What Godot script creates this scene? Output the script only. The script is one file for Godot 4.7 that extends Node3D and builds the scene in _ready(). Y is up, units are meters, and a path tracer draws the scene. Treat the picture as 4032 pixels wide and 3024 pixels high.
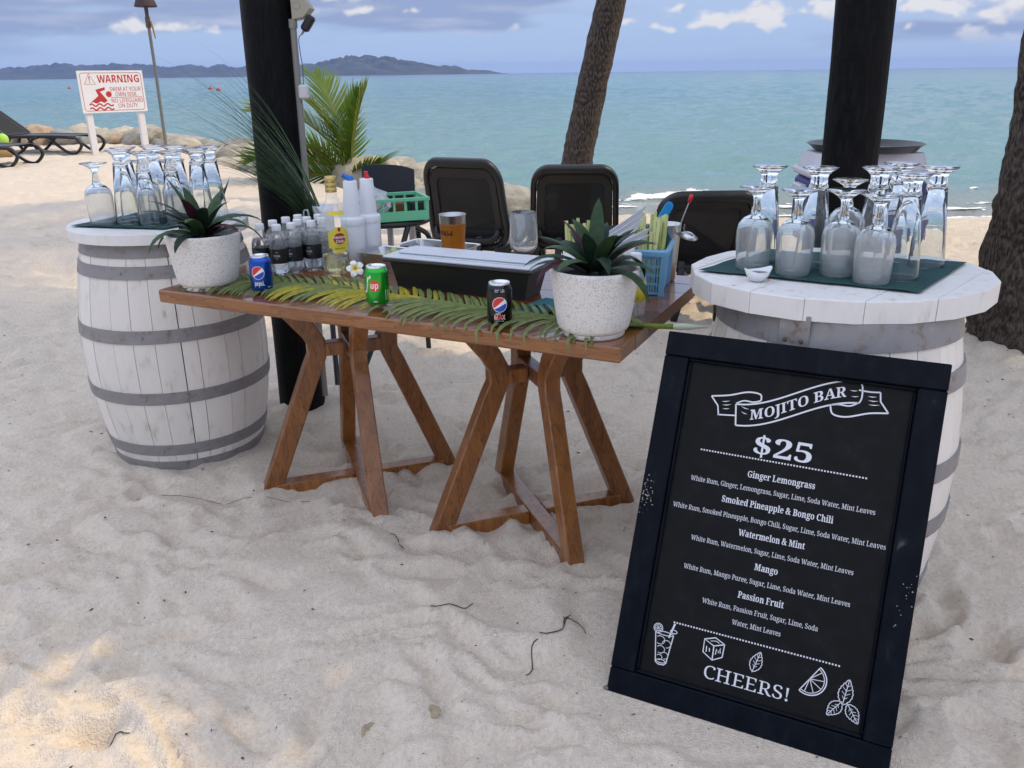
extends Node3D
# Beach cocktail bar: a hardwood table between two white barrels on shaded sand, sea and far hills behind.

var rng := RandomNumberGenerator.new()
var mats := {}
var texs := {}
var used := {}

# ------------------------------------------------------------------ geometry collector
class Geo:
	var st := SurfaceTool.new()
	var xf := Transform3D()
	var grp := 0
	var col := Color(1, 1, 1)
	func _init():
		st.begin(Mesh.PRIMITIVE_TRIANGLES)
	func flat():
		st.set_smooth_group(-1)
	func smooth():
		grp += 1
		st.set_smooth_group(grp)
	func vtx(p: Vector3, uv: Vector2):
		st.set_color(col)
		st.set_uv(uv)
		st.add_vertex(xf * p)
	func tri(a: Vector3, b: Vector3, c: Vector3):
		vtx(a, Vector2.ZERO); vtx(c, Vector2(1, 1)); vtx(b, Vector2(1, 0))
	func quad(a: Vector3, b: Vector3, c: Vector3, d: Vector3, ua := Vector2(0, 0), ub := Vector2(1, 0), uc := Vector2(1, 1), ud := Vector2(0, 1)):
		vtx(a, ua); vtx(c, uc); vtx(b, ub)
		vtx(a, ua); vtx(d, ud); vtx(c, uc)
	func poly(p: Array, outward: Vector3):
		var n: Vector3 = (p[1] - p[0]).cross(p[2] - p[0])
		var q := p.duplicate()
		if n.dot(outward) < 0.0:
			q.reverse()
		for i in range(1, q.size() - 1):
			tri(q[0], q[i], q[i + 1])
	func box(c: Vector3, s: Vector3, b := 0.0):
		flat()
		var h := s * 0.5
		b = minf(b, minf(h.x, minf(h.y, h.z)) * 0.9)
		for k in 3:
			var i := (k + 1) % 3
			var j := (k + 2) % 3
			for sg in [-1.0, 1.0]:
				var pts := []
				for w in [[-1.0, -1.0], [1.0, -1.0], [1.0, 1.0], [-1.0, 1.0]]:
					var p := Vector3.ZERO
					p[k] = sg * h[k]; p[i] = w[0] * (h[i] - b); p[j] = w[1] * (h[j] - b)
					pts.append(c + p)
				var o := Vector3.ZERO
				o[k] = sg
				poly(pts, o)
		if b <= 0.0:
			return
		for k in 3:
			var i := (k + 1) % 3
			var j := (k + 2) % 3
			for si in [-1.0, 1.0]:
				for sj in [-1.0, 1.0]:
					var pts := []
					for e in [-1.0, 1.0]:
						var p := Vector3.ZERO
						p[k] = e * (h[k] - b); p[i] = si * h[i]; p[j] = sj * (h[j] - b)
						var q := Vector3.ZERO
						q[k] = e * (h[k] - b); q[i] = si * (h[i] - b); q[j] = sj * h[j]
						if e < 0:
							pts.append(c + p); pts.append(c + q)
						else:
							pts.append(c + q); pts.append(c + p)
					var o := Vector3.ZERO
					o[i] = si; o[j] = sj
					poly(pts, o)
		for sx in [-1.0, 1.0]:
			for sy in [-1.0, 1.0]:
				for sz in [-1.0, 1.0]:
					var s3 := Vector3(sx, sy, sz)
					var a := Vector3(h.x, h.y - b, h.z - b) * s3
					var d := Vector3(h.x - b, h.y, h.z - b) * s3
					var e := Vector3(h.x - b, h.y - b, h.z) * s3
					poly([c + a, c + d, c + e], s3)
	# profile points (radius, height) from low to high on the outside
	func lathe(prof: Array, n := 24, a0 := 0.0, a1 := TAU):
		smooth()
		var acc := [0.0]
		for i in range(1, prof.size()):
			acc.append(acc[i - 1] + (prof[i] - prof[i - 1]).length())
		var tot: float = maxf(acc[-1], 1e-6)
		for i in prof.size() - 1:
			var p: Vector2 = prof[i]
			var q: Vector2 = prof[i + 1]
			for k in n:
				var t0 := a0 + (a1 - a0) * k / n
				var t1 := a0 + (a1 - a0) * (k + 1) / n
				if absf(a1 - a0 - TAU) < 1e-5 and k == n - 1:
					t1 = a0
				var a := Vector3(p.x * cos(t0), p.y, -p.x * sin(t0))
				var b := Vector3(p.x * cos(t1), p.y, -p.x * sin(t1))
				var c := Vector3(q.x * cos(t1), q.y, -q.x * sin(t1))
				var d := Vector3(q.x * cos(t0), q.y, -q.x * sin(t0))
				var u0 := float(k) / n
				var u1 := float(k + 1) / n
				var v0: float = 1.0 - acc[i] / tot
				var v1: float = 1.0 - acc[i + 1] / tot
				if p.x > 1e-6:
					vtx(a, Vector2(u0, v0)); vtx(c, Vector2(u1, v1)); vtx(b, Vector2(u1, v0))
				if q.x > 1e-6:
					vtx(a, Vector2(u0, v0)); vtx(d, Vector2(u0, v1)); vtx(c, Vector2(u1, v1))
	func sweep(pts: Array, sec: Array, up := Vector3.UP, scales := [], caps := true, soft := false, closed := false):
		# section points are CCW seen from the end towards which the path runs
		var n := pts.size()
		var rings := []
		for i in n:
			var t: Vector3
			if closed:
				t = pts[(i + 1) % n] - pts[(i + n - 1) % n]
			else:
				t = pts[mini(i + 1, n - 1)] - pts[maxi(i - 1, 0)]
			t = t.normalized()
			var x := up.cross(t)
			if x.length() < 0.05:
				x = Vector3(0, 0.3, 1).cross(t)
			x = x.normalized()
			var y := t.cross(x).normalized()
			var s: Vector2 = Vector2.ONE
			if scales.size() > 0:
				s = scales[i] if scales[i] is Vector2 else Vector2.ONE * float(scales[i])
			var r := []
			for q in sec:
				r.append(pts[i] + x * q.x * s.x + y * q.y * s.y)
			rings.append(r)
		if soft:
			smooth()
		else:
			flat()
		var m := sec.size()
		for i in (n if closed else n - 1):
			var i2 := (i + 1) % n
			for k in m:
				var k2 := (k + 1) % m
				quad(rings[i][k], rings[i][k2], rings[i2][k2], rings[i2][k], Vector2(float(k) / m, i * 0.1), Vector2(float(k + 1) / m, i * 0.1), Vector2(float(k + 1) / m, (i + 1) * 0.1), Vector2(float(k) / m, (i + 1) * 0.1))
		if caps and not closed:
			flat()
			poly(rings[0], pts[0] - pts[1])
			poly(rings[n - 1], pts[n - 1] - pts[n - 2])
	func tube(pts: Array, r, n := 8, up := Vector3.UP, caps := true, closed := false):
		var sec := []
		for k in n:
			var a := TAU * k / n
			sec.append(Vector2(cos(a), sin(a)))
		var sc := []
		for i in pts.size():
			sc.append(r[i] if r is Array else r)
		sweep(pts, sec, up, sc, caps, true, closed)
	func prism(p2: PackedVector2Array, y0: float, y1: float, bev := 0.0):
		# polygon in x,z ; walls and lids
		flat()
		var n := p2.size()
		var cen := Vector2.ZERO
		for p in p2:
			cen += p / n
		var top := []
		var low := []
		var topi := []
		for p in p2:
			var q: Vector2 = p + (cen - p).normalized() * bev
			top.append(Vector3(q.x, y1, q.y)); low.append(Vector3(p.x, y0, p.y)); topi.append(Vector3(p.x, y1 - bev, p.y))
		for k in n:
			var k2 := (k + 1) % n
			var mid: Vector2 = (p2[k] + p2[k2]) * 0.5
			var o := Vector3(mid.x - cen.x, 0, mid.y - cen.y)
			poly([low[k], low[k2], topi[k2], topi[k]], o)
			if bev > 0.0:
				poly([topi[k], topi[k2], top[k2], top[k]], o + Vector3.UP * o.length())
		poly(top, Vector3.UP)
		poly(low, Vector3.DOWN)
	func ball(c: Vector3, r: Vector3, n := 10, m := 7):
		var prof := []
		for i in m + 1:
			var a := -PI / 2 + PI * i / m
			prof.append(Vector2(maxf(cos(a), 0.0 if (i == 0 or i == m) else 0.001), sin(a)))
		prof[0].x = 0.0
		prof[m].x = 0.0
		var keep := xf
		xf = xf * Transform3D(Basis.from_scale(r), c)
		lathe(prof, n)
		xf = keep
	# flat stroke in the xy plane at z
	func stroke(pts: Array, w, z := 0.0, closed := false):
		flat()
		var n := pts.size()
		var l := []
		var r := []
		for i in n:
			var t: Vector2
			if closed:
				t = (pts[(i + 1) % n] - pts[(i + n - 1) % n])
			else:
				t = (pts[mini(i + 1, n - 1)] - pts[maxi(i - 1, 0)])
			t = t.normalized()
			var nn: Vector2 = Vector2(-t.y, t.x) * (w[i] if w is Array else w) * 0.5
			l.append(pts[i] + nn); r.append(pts[i] - nn)
		for i in (n if closed else n - 1):
			var j := (i + 1) % n
			quad(v3(r[i], z), v3(r[j], z), v3(l[j], z), v3(l[i], z))
	func fill(p2: PackedVector2Array, z := 0.0):
		flat()
		var ix := Geometry2D.triangulate_polygon(p2)
		for k in range(0, ix.size(), 3):
			poly([v3(p2[ix[k]], z), v3(p2[ix[k + 1]], z), v3(p2[ix[k + 2]], z)], Vector3(0, 0, 1))
	func v3(p: Vector2, z: float) -> Vector3:
		return Vector3(p.x, p.y, z)
	func done() -> ArrayMesh:
		st.generate_normals()
		return st.commit()

# ------------------------------------------------------------------ nodes, names, labels
func numbered(parent: Node, called: String) -> String:
	var key := str(parent.get_instance_id()) + "/" + called
	var n: int = used.get(key, 0)
	used[key] = n + 1
	return called if n == 0 else called + "_%03d" % n

func thing(called: String, label: String, category: String, at := Vector3.ZERO, turn := 0.0, group := "") -> Node3D:
	var o := Node3D.new()
	o.name = numbered(self, called)
	add_child(o)
	o.position = at
	o.rotation.y = turn
	tag(o, label, category, group)
	return o

func tag(o: Node, label: String, category: String, group := "", kind := ""):
	if label != "":
		o.set_meta("label", label)
	if category != "":
		o.set_meta("category", category)
	if group != "":
		o.set_meta("group", group)
	if kind != "":
		o.set_meta("kind", kind)

func part(called: String, m: Mesh, mt: Material, parent: Node = self, x := Transform3D()) -> MeshInstance3D:
	var o := MeshInstance3D.new()
	o.name = numbered(parent, called)
	o.mesh = m
	o.material_override = mt
	o.transform = x
	parent.add_child(o)
	return o

func copy(src: Node3D, label: String, at: Vector3, turn := 0.0, group := "") -> Node3D:
	var c: Node3D = src.duplicate()
	var base: String = src.name
	if base.length() > 4 and base[-4] == "_" and base.substr(base.length() - 3).is_valid_int():
		base = base.substr(0, base.length() - 4)
	c.name = numbered(self, base)
	add_child(c)
	c.position = at
	c.rotation.y = turn
	c.set_meta("label", label)
	if group != "":
		c.set_meta("group", group)
	return c

func X(p: Vector3, e := Vector3.ZERO, s := Vector3.ONE) -> Transform3D:
	return Transform3D(Basis.from_euler(e) * Basis.from_scale(s), p)

# ------------------------------------------------------------------ materials
func lin(r: float, g: float, b: float) -> Color:
	return Color(r, g, b).linear_to_srgb()

func M(key: String, c: Vector3, rough := 0.6, metal := 0.0, alpha := 1.0) -> StandardMaterial3D:
	if mats.has(key):
		return mats[key]
	var m := StandardMaterial3D.new()
	m.resource_name = key
	var k := lin(c.x, c.y, c.z)
	k.a = alpha
	m.albedo_color = k
	m.roughness = rough
	m.metallic = metal
	if alpha < 1.0:
		m.transparency = BaseMaterial3D.TRANSPARENCY_ALPHA
	mats[key] = m
	return m

func noise_tex(key: String, freq: float, stops: Array, size := 512, sd := 1, oct := 5, kind := FastNoiseLite.TYPE_SIMPLEX_SMOOTH, bump := 0.0) -> NoiseTexture2D:
	if texs.has(key):
		return texs[key]
	var t := NoiseTexture2D.new()
	t.width = size
	t.height = size
	t.seamless = true
	var n := FastNoiseLite.new()
	n.seed = sd
	n.noise_type = kind
	n.frequency = freq
	n.fractal_octaves = oct
	n.fractal_gain = 0.55 if oct < 7 else 0.72
	t.noise = n
	if bump > 0.0:
		t.as_normal_map = true
		t.bump_strength = bump
	else:
		var g := Gradient.new()
		var of := PackedFloat32Array()
		var co := PackedColorArray()
		for s in stops:
			of.append(s[0])
			co.append(lin(s[1], s[2], s[3]))
		g.offsets = of
		g.colors = co
		t.color_ramp = g
	texs[key] = t
	return t

func tri_map(m: StandardMaterial3D, s: Vector3, world := false):
	m.uv1_triplanar = true
	m.uv1_world_triplanar = world
	m.uv1_scale = s

func wood(key: String, a: Vector3, b: Vector3, rough: float, s: Vector3, sd := 5) -> StandardMaterial3D:
	if mats.has(key):
		return mats[key]
	var m := M(key, Vector3.ONE, rough)
	var mid := a.lerp(b, 0.55)
	m.albedo_texture = noise_tex(key, 0.012, [[0.0, a.x, a.y, a.z], [0.38, mid.x, mid.y, mid.z], [0.46, a.x * 0.9, a.y * 0.9, a.z * 0.9], [0.55, b.x, b.y, b.z], [0.63, mid.x, mid.y, mid.z], [1.0, b.x, b.y, b.z]], 512, sd, 4)
	tri_map(m, s)
	return m

func arc(c: Vector2, r: Vector2, a0: float, a1: float, n: int) -> Array:
	var o := []
	for i in n + 1:
		var a := a0 + (a1 - a0) * i / n
		o.append(c + Vector2(cos(a) * r.x, sin(a) * r.y))
	return o

func rounded(w: float, h: float, r: float, n := 4) -> Array:
	var o := []
	for k in 4:
		var c := Vector2((w * 0.5 - r) * (1 if k == 0 or k == 3 else -1), (h * 0.5 - r) * (1 if k < 2 else -1))
		for p in arc(c, Vector2(r, r), k * PI / 2, (k + 1) * PI / 2, n):
			o.append(p)
	return o

func curve(pts: Array, n := 8) -> Array:
	# Catmull-Rom through the points
	var o := []
	for i in pts.size() - 1:
		var p0 = pts[maxi(i - 1, 0)]
		var p1 = pts[i]
		var p2 = pts[i + 1]
		var p3 = pts[mini(i + 2, pts.size() - 1)]
		for k in n:
			o.append(p1.cubic_interpolate(p2, p0, p3, float(k) / n))
	o.append(pts[-1])
	return o

# lettering: flat glyph outlines, bent by fn(Vector2) -> Vector3 when it is given
func letters(txt: String, serif: bool, weight: int, height: float, width: float, at := Vector2.ZERO, fn = null, italic := false, depth := 0.0) -> ArrayMesh:
	var f := SystemFont.new()
	f.font_names = PackedStringArray(["Droid Serif" if serif else "Droid Sans"])
	f.font_weight = weight
	f.font_italic = italic
	var tm := TextMesh.new()
	tm.font = f
	tm.text = txt
	tm.font_size = 48
	tm.pixel_size = 0.01
	tm.depth = 0.0
	tm.curve_step = 2.0
	tm.horizontal_alignment = HORIZONTAL_ALIGNMENT_CENTER
	tm.vertical_alignment = VERTICAL_ALIGNMENT_CENTER
	var a := tm.get_mesh_arrays()
	var v: PackedVector3Array = a[Mesh.ARRAY_VERTEX]
	var ix: PackedInt32Array = a[Mesh.ARRAY_INDEX]
	var lo := Vector3(1e9, 1e9, 0)
	var hi := Vector3(-1e9, -1e9, 0)
	for p in v:
		lo = lo.min(p)
		hi = hi.max(p)
	var sx := width / maxf(hi.x - lo.x, 1e-6)
	var sy := height / 0.36   # capital height of the fonts at this size
	var cx := (hi.x + lo.x) * 0.5
	var w := []
	for p in v:
		var q := Vector2((p.x - cx) * sx, p.y * sy) + at
		w.append(fn.call(q) if fn != null else Vector3(q.x, q.y, depth))
	var g := Geo.new()
	g.flat()
	var n := ix.size() if ix.size() > 0 else v.size()
	for k in range(0, n, 3):
		for j in 3:
			var id: int = ix[k + j] if ix.size() > 0 else k + j
			g.vtx(w[id], Vector2.ZERO)
	return g.done()

func leaf_ribbon(g: Geo, pts: Array, w: Array, side: Vector3, fold := 0.25):
	# folded blade: centre line, half widths, sideways direction
	g.smooth()
	var n := pts.size()
	for i in n - 1:
		var t0: Vector3 = (pts[mini(i + 1, n - 1)] - pts[maxi(i - 1, 0)]).normalized()
		var t1: Vector3 = (pts[mini(i + 2, n - 1)] - pts[i]).normalized()
		var s0 := (side - t0 * side.dot(t0)).normalized()
		var s1 := (side - t1 * side.dot(t1)).normalized()
		var u0 := s0.cross(t0).normalized() * fold
		var u1 := s1.cross(t1).normalized() * fold
		var a0: Vector3 = pts[i] + (s0 + u0) * w[i]
		var b0: Vector3 = pts[i] + (-s0 + u0) * w[i]
		var a1: Vector3 = pts[i + 1] + (s1 + u1) * w[i + 1]
		var b1: Vector3 = pts[i + 1] + (-s1 + u1) * w[i + 1]
		g.quad(pts[i], a0, a1, pts[i + 1])
		g.quad(b0, pts[i], pts[i + 1], b1)

# ------------------------------------------------------------------ the ground's shape
const SEA := -0.42
var nz := {}
var dents := {}

func N(key: String, freq: float, sd: int, oct := 3) -> FastNoiseLite:
	if not nz.has(key):
		var n := FastNoiseLite.new()
		n.seed = sd
		n.noise_type = FastNoiseLite.TYPE_SIMPLEX_SMOOTH
		n.frequency = freq
		n.fractal_octaves = oct
		nz[key] = n
	return nz[key]

func shore(x: float) -> float:
	# how far out (metres along -z) the water's edge lies
	if x >= -0.6:
		return 11.0 + 0.25 * sin(x * 0.8)
	if x >= -2.6:
		return lerpf(13.6, 10.87, smoothstep(-2.6, -0.6, x))
	return lerpf(21.0, 13.6, smoothstep(-9.0, -2.6, x))

func dent(x: float, z: float, r: float, depth: float, turn := 0.0, stretch := 1.0, rim := 0.35):
	var reach := r * stretch * 1.7
	for i in range(floori((x - reach) * 2.0), floori((x + reach) * 2.0) + 1):
		for j in range(floori((z - reach) * 2.0), floori((z + reach) * 2.0) + 1):
			var k := Vector2i(i, j)
			if not dents.has(k):
				dents[k] = []
			dents[k].append([x, z, r, depth, cos(turn), sin(turn), stretch, rim])

func ground(x: float, z: float, fine := true) -> float:
	var d := -z
	var w := lerpf(1.2, 3.2, smoothstep(-4.0, -0.5, x))
	var e := (d - (shore(x) - w)) / w
	var y := 0.0
	if e > 0.0:
		y -= 0.43 * pow(e, 1.25) if e < 1.0 else 0.43 + (e - 1.0) * 0.5
	y = maxf(y, -2.2)
	y += N("a", 0.33, 11, 2).get_noise_2d(x, z) * 0.035 * smoothstep(0.2, 3.0, absf(z + 2.6) + 0.6)
	if not fine:
		return y
	var near := 1.0 - smoothstep(7.0, 16.0, d)
	var damp := 1.0 - smoothstep(0.55, 1.0, e)
	var wx := x + N("w", 1.3, 21, 2).get_noise_2d(x, z) * 0.25
	var wz := z + N("w", 1.3, 21, 2).get_noise_2d(x + 40.0, z) * 0.25
	var b := N("b", 2.2, 12, 2).get_noise_2d(wx, wz * 1.5)
	y += (1.0 - absf(b) * 2.0) * 0.027 * damp
	var c := N("c", 6.5, 13, 2).get_noise_2d(wx * 0.8, wz * 1.6)
	y += (c + (0.25 - absf(c)) * 0.9) * 0.018 * damp
	if near > 0.0:
		y += N("d", 19.0, 14, 3).get_noise_2d(x, z) * 0.0062 * near * damp
	# trodden flat where the menu board stands
	var bo := Vector2(x - 0.214, z + 1.655)
	var al := clampf(bo.dot(Vector2(0.8938, 0.4484)), 0.0, 0.62)
	var fl := 1.0 - smoothstep(0.03, 0.17, (bo - Vector2(0.8938, 0.4484) * al).length())
	y = lerpf(y, -0.003, fl)
	if fl > 0.4:
		return y
	var k := Vector2i(floori(x * 2.0), floori(z * 2.0))
	if dents.has(k):
		for s in dents[k]:
			var dx: float = x - s[0]
			var dz: float = z - s[1]
			var u: float = (dx * s[4] + dz * s[5]) / (s[2] * s[6])
			var v: float = (-dx * s[5] + dz * s[4]) / s[2]
			var q := u * u + v * v
			if q < 2.7:
				y += -s[3] * exp(-q * q * 1.7) + s[3] * s[7] * exp(-pow(sqrt(q) - 1.0, 2.0) * 34.0)
	return y

func make_sand():
	rng.seed = 77
	for i in 210:      # old footprints and scuffs
		var d := rng.randf_range(1.1, 8.0)
		var x := rng.randf_range(-0.62, 0.62) * (d + 0.6)
		dent(x, -d, rng.randf_range(0.035, 0.075), rng.randf_range(0.010, 0.026), rng.randf_range(0, PI), rng.randf_range(1.3, 2.8), rng.randf_range(0.15, 0.5))
	for i in 60:
		var d := rng.randf_range(4.0, 15.0)
		dent(rng.randf_range(-0.6, 0.6) * d, -d, rng.randf_range(0.09, 0.16), rng.randf_range(0.02, 0.04), rng.randf_range(0, PI), rng.randf_range(1.2, 2.0), 0.4)
	for f in [[-0.86, -2.70], [-0.45, -2.50], [-0.21, -2.90], [-0.635, -3.1], [-0.216, -2.38], [0.203, -2.155], [0.414, -2.571], [0.0, -2.83]]:
		dent(f[0] + 0.03, f[1] + 0.05, 0.075, -0.012, 0.4, 1.2, -0.3)
		for k in 5:
			dent(f[0] + rng.randf_range(-0.13, 0.13), f[1] + rng.randf_range(-0.1, 0.13), rng.randf_range(0.012, 0.03), -rng.randf_range(0.005, 0.012), rng.randf() * 3.0, 1.3, 0.0)
	for k in 26:       # crumbled clods between the table's feet
		dent(rng.randf_range(-0.6, 0.3), rng.randf_range(-2.75, -2.3), rng.randf_range(0.01, 0.024), -rng.randf_range(0.004, 0.01), rng.randf() * 3.0, 1.3, 0.0)
	var ds := []
	var q := -7.0
	while q < 0.7:
		ds.append(q)
		q += 0.35
	q = 0.75
	while q < 32.0:
		ds.append(q)
		q += maxf(0.011, q * 0.0085)
	var nc := 430
	var vs := PackedVector3Array()
	var cs := PackedColorArray()
	for d in ds:
		var half := 2.2 + 0.78 * maxf(d, 0.0)
		if d < 0.75:
			half = 2.8 + (0.75 - d) * 0.8
		for c in nc:
			var t := float(c) / (nc - 1) * 2.0 - 1.0
			if absf(t) > 0.93:
				t = signf(t) * (0.93 + (absf(t) - 0.93) * 22.0)
			var x: float = t * half
			var y := ground(x, -d)
			vs.append(Vector3(x, y, -d))
			var wet := smoothstep(-0.20, -0.36, y + N("wet", 0.9, 31).get_noise_2d(x, d) * 0.05) * smoothstep(6.0, 8.0, d)
			var tone := 1.0 + N("tone", 1.1, 33).get_noise_2d(x, d) * 0.05
			cs.append(Color(tone, tone, tone).lerp(Color(0.42, 0.40, 0.36), wet))
	var ix := PackedInt32Array()
	for r in ds.size() - 1:
		for c in nc - 1:
			var a := r * nc + c
			ix.append_array([a, a + nc + 1, a + 1, a, a + nc, a + nc + 1])
	var m := grid_mesh(vs, cs, ix, nc, ds.size())
	var mt := M("sand", Vector3.ONE, 0.95)
	mt.vertex_color_use_as_albedo = true
	mt.albedo_texture = noise_tex("sandc", 0.03, [[0.0, 0.32, 0.265, 0.205], [0.28, 0.54, 0.457, 0.37], [0.5, 0.62, 0.53, 0.435], [0.72, 0.665, 0.575, 0.475], [1.0, 0.80, 0.72, 0.62]], 1024, 3, 7)
	mt.normal_enabled = true
	mt.normal_texture = noise_tex("sandn", 0.09, [], 1024, 4, 5, FastNoiseLite.TYPE_SIMPLEX_SMOOTH, 5.0)
	mt.normal_scale = 1.4
	tri_map(mt, Vector3.ONE * 1.7, true)
	var o := part("sand", m, mt)
	o.set_meta("kind", "structure")

func grid_mesh(vs: PackedVector3Array, cs: PackedColorArray, ix: PackedInt32Array, nc: int, nr: int) -> ArrayMesh:
	var ns := PackedVector3Array()
	ns.resize(vs.size())
	for r in nr:
		for c in nc:
			var i := r * nc + c
			var dx := vs[r * nc + mini(c + 1, nc - 1)] - vs[r * nc + maxi(c - 1, 0)]
			var dz := vs[mini(r + 1, nr - 1) * nc + c] - vs[maxi(r - 1, 0) * nc + c]
			var n := dx.cross(dz).normalized()
			ns[i] = n if n.y > 0 else -n
	var a := []
	a.resize(Mesh.ARRAY_MAX)
	a[Mesh.ARRAY_VERTEX] = vs
	a[Mesh.ARRAY_NORMAL] = ns
	a[Mesh.ARRAY_COLOR] = cs
	a[Mesh.ARRAY_INDEX] = ix
	var m := ArrayMesh.new()
	m.add_surface_from_arrays(Mesh.PRIMITIVE_TRIANGLES, a)
	return m

func sea_y(x: float, z: float, d: float) -> float:
	var far := 1.0 - smoothstep(150.0, 900.0, d)
	var out := d - shore(x)
	var y := N("s1", 0.55, 41, 2).get_noise_2d(x * 0.32 + z * 0.06, z) * 0.13 * (1.0 - smoothstep(250.0, 1200.0, d)) * smoothstep(0.5, 6.0, out)
	y += N("s2", 1.7, 42, 3).get_noise_2d(x * 0.42 - z * 0.1, z) * 0.085 * (1.0 - smoothstep(80.0, 260.0, d)) * smoothstep(0.0, 3.0, out)
	y += N("s3", 4.2, 43, 2).get_noise_2d(x * 0.5, z) * 0.017 * (1.0 - smoothstep(25.0, 70.0, d))
	# far out only long, low swell is left for the mesh to carry
	y += N("s4", 0.09, 44, 2).get_noise_2d(x * 0.3, z) * 0.16 * smoothstep(60.0, 250.0, d) * (1.0 - smoothstep(1500.0, 4000.0, d))
	# a small breaker close in
	var brk := 2.1 + 0.5 * N("s5", 0.5, 45).get_noise_1d(x)
	y += 0.11 * exp(-pow((out - brk) / 0.3, 2.0)) * (0.55 + N("s6", 0.6, 46).get_noise_1d(x))
	y += 0.04 * exp(-pow((out - 0.9) / 0.22, 2.0)) * (0.5 + N("s6", 0.6, 46).get_noise_1d(x + 9.0))
	return SEA + y

func make_sea():
	var ds := []
	var q := 8.6
	while q < 13000.0:
		ds.append(q)
		q *= 1.0135 if q < 400.0 else 1.04
	var nc := 640
	var vs := PackedVector3Array()
	var cs := PackedColorArray()
	for d in ds:
		for c in nc:
			var t := float(c) / (nc - 1) * 2.0 - 1.0
			var x: float = d * (t * 0.86 if absf(t) < 0.9 else signf(t) * (0.774 + (absf(t) - 0.9) * 18.0))
			var out: float = d - shore(clampf(x, -14.0, 30.0))
			var z: float = -d
			vs.append(Vector3(x, sea_y(x, z, d), z))
			# water body colour: stirred-up sand by the beach, then turquoise over the sand flats, bluer where the bottom drops off
			var bank := N("bank", 0.02, 47, 3).get_noise_2d(x * 0.4, z) * 0.5 + 0.5
			var mix1 := smoothstep(0.4, 5.5, out + bank * 2.0)
			var mix2 := smoothstep(12.0, 90.0, out + bank * 20.0)
			var mix3 := smoothstep(60.0, 900.0, d * (0.35 + bank) + x * 0.9)
			var k := Color(0.24, 0.23, 0.18).lerp(Color(0.10, 0.22, 0.215), mix1).lerp(Color(0.036, 0.175, 0.205), mix2).lerp(Color(0.005, 0.085, 0.15), mix3)
			cs.append(k)
	var ix := PackedInt32Array()
	for r in ds.size() - 1:
		for c in nc - 1:
			var a := r * nc + c
			ix.append_array([a, a + nc + 1, a + 1, a, a + nc, a + nc + 1])
	var m := grid_mesh(vs, cs, ix, nc, ds.size())
	var mt := M("sea", Vector3.ONE, 0.12)
	mt.vertex_color_use_as_albedo = true
	mt.normal_enabled = true
	mt.normal_texture = noise_tex("rip", 0.03, [], 1024, 9, 4, FastNoiseLite.TYPE_SIMPLEX_SMOOTH, 6.0)
	mt.normal_scale = 1.1
	mt.metallic_specular = 0.42
	tri_map(mt, Vector3(0.30, 0.30, 0.85), true)
	var o := part("sea_water", m, mt)
	o.set_meta("kind", "structure")
	# foam of the breakers: ragged sheets lying on the water
	var g := Geo.new()
	var st := 0.045
	var so := 0.022
	var pt := func(ix2: int, io: int) -> Vector3:
		var x := -1.6 + ix2 * st + 0.012 * sin(ix2 * 7.3 + io * 3.1)
		var out := -0.4 + io * so + 0.006 * sin(ix2 * 4.7 + io * 9.1)
		var d := shore(x) + out
		return Vector3(x, maxf(sea_y(x, -d, d) + 0.012, ground(x, -d, false) + 0.010), -d)
	g.smooth()
	for ix2 in 320:
		for io in 165:
			var x := -1.6 + ix2 * st
			var out := -0.4 + io * so
			var brk := 2.1 + 0.5 * N("s5", 0.5, 45).get_noise_1d(x)
			var n := N("foam", 1.5, 51, 5).get_noise_2d(x * 0.7, out * 2.2)
			var l := 0.62 * exp(-pow((out - brk + 0.28) / 0.15, 2.0)) * (0.55 + 1.2 * N("s6", 0.6, 46).get_noise_1d(x))
			l += 0.50 * exp(-pow((out - 0.80) / 0.09, 2.0))
			l += 0.75 * exp(-pow((out - 0.10 - 0.25 * N("s7", 0.7, 53).get_noise_1d(x)) / 0.05, 2.0))
			if n + l > 0.50:
				g.quad(pt.call(ix2, io), pt.call(ix2 + 1, io), pt.call(ix2 + 1, io + 1), pt.call(ix2, io + 1))
	var fo := part("sea_foam", g.done(), M("foam", Vector3(0.74, 0.75, 0.74), 0.9))
	tag(fo, "white foam of small breakers along the beach", "foam", "", "stuff")

func ridge(called: String, a: Vector2, b: Vector2, tops: Array, depth: float, mt: Material, sd: int):
	# a range of hills between two map points; tops: heights along it
	var n := 260
	var rows := 26
	var vs := PackedVector3Array()
	var cs := PackedColorArray()
	var along := b - a
	var back := Vector2(along.y, -along.x).normalized()
	if back.y > 0:
		back = -back
	for r in rows:
		var v := float(r) / (rows - 1)
		for i in n:
			var u := float(i) / (n - 1)
			var f := u * (tops.size() - 1)
			var k := mini(int(f), tops.size() - 2)
			var h: float = lerpf(tops[k], tops[k + 1], smoothstep(0, 1, f - k))
			var prof := sin(clampf(v * 1.25, 0, 1) * PI * 0.5) if v < 0.8 else cos((v - 0.8) / 0.2 * PI * 0.5)
			var nn := N("hill" + str(sd), 0.0042, sd, 4).get_noise_2d(u * along.length(), v * depth * 1.6)
			var y := h * prof * (1.0 + nn * 0.5) + (nn * 12.0 * prof if h > 2.0 else 0.0)
			if r == 0 or r == rows - 1:
				y = -4.0
			var p := a + along * u + back * v * depth
			vs.append(Vector3(p.x, SEA + y, p.y))
			cs.append(Color.WHITE)
	var ix := PackedInt32Array()
	for r in rows - 1:
		for c in n - 1:
			var q := r * n + c
			ix.append_array([q, q + n + 1, q + 1, q, q + n, q + n + 1])
	var o := part(called, grid_mesh(vs, cs, ix, n, rows), mt)
	o.set_meta("kind", "structure")

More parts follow.
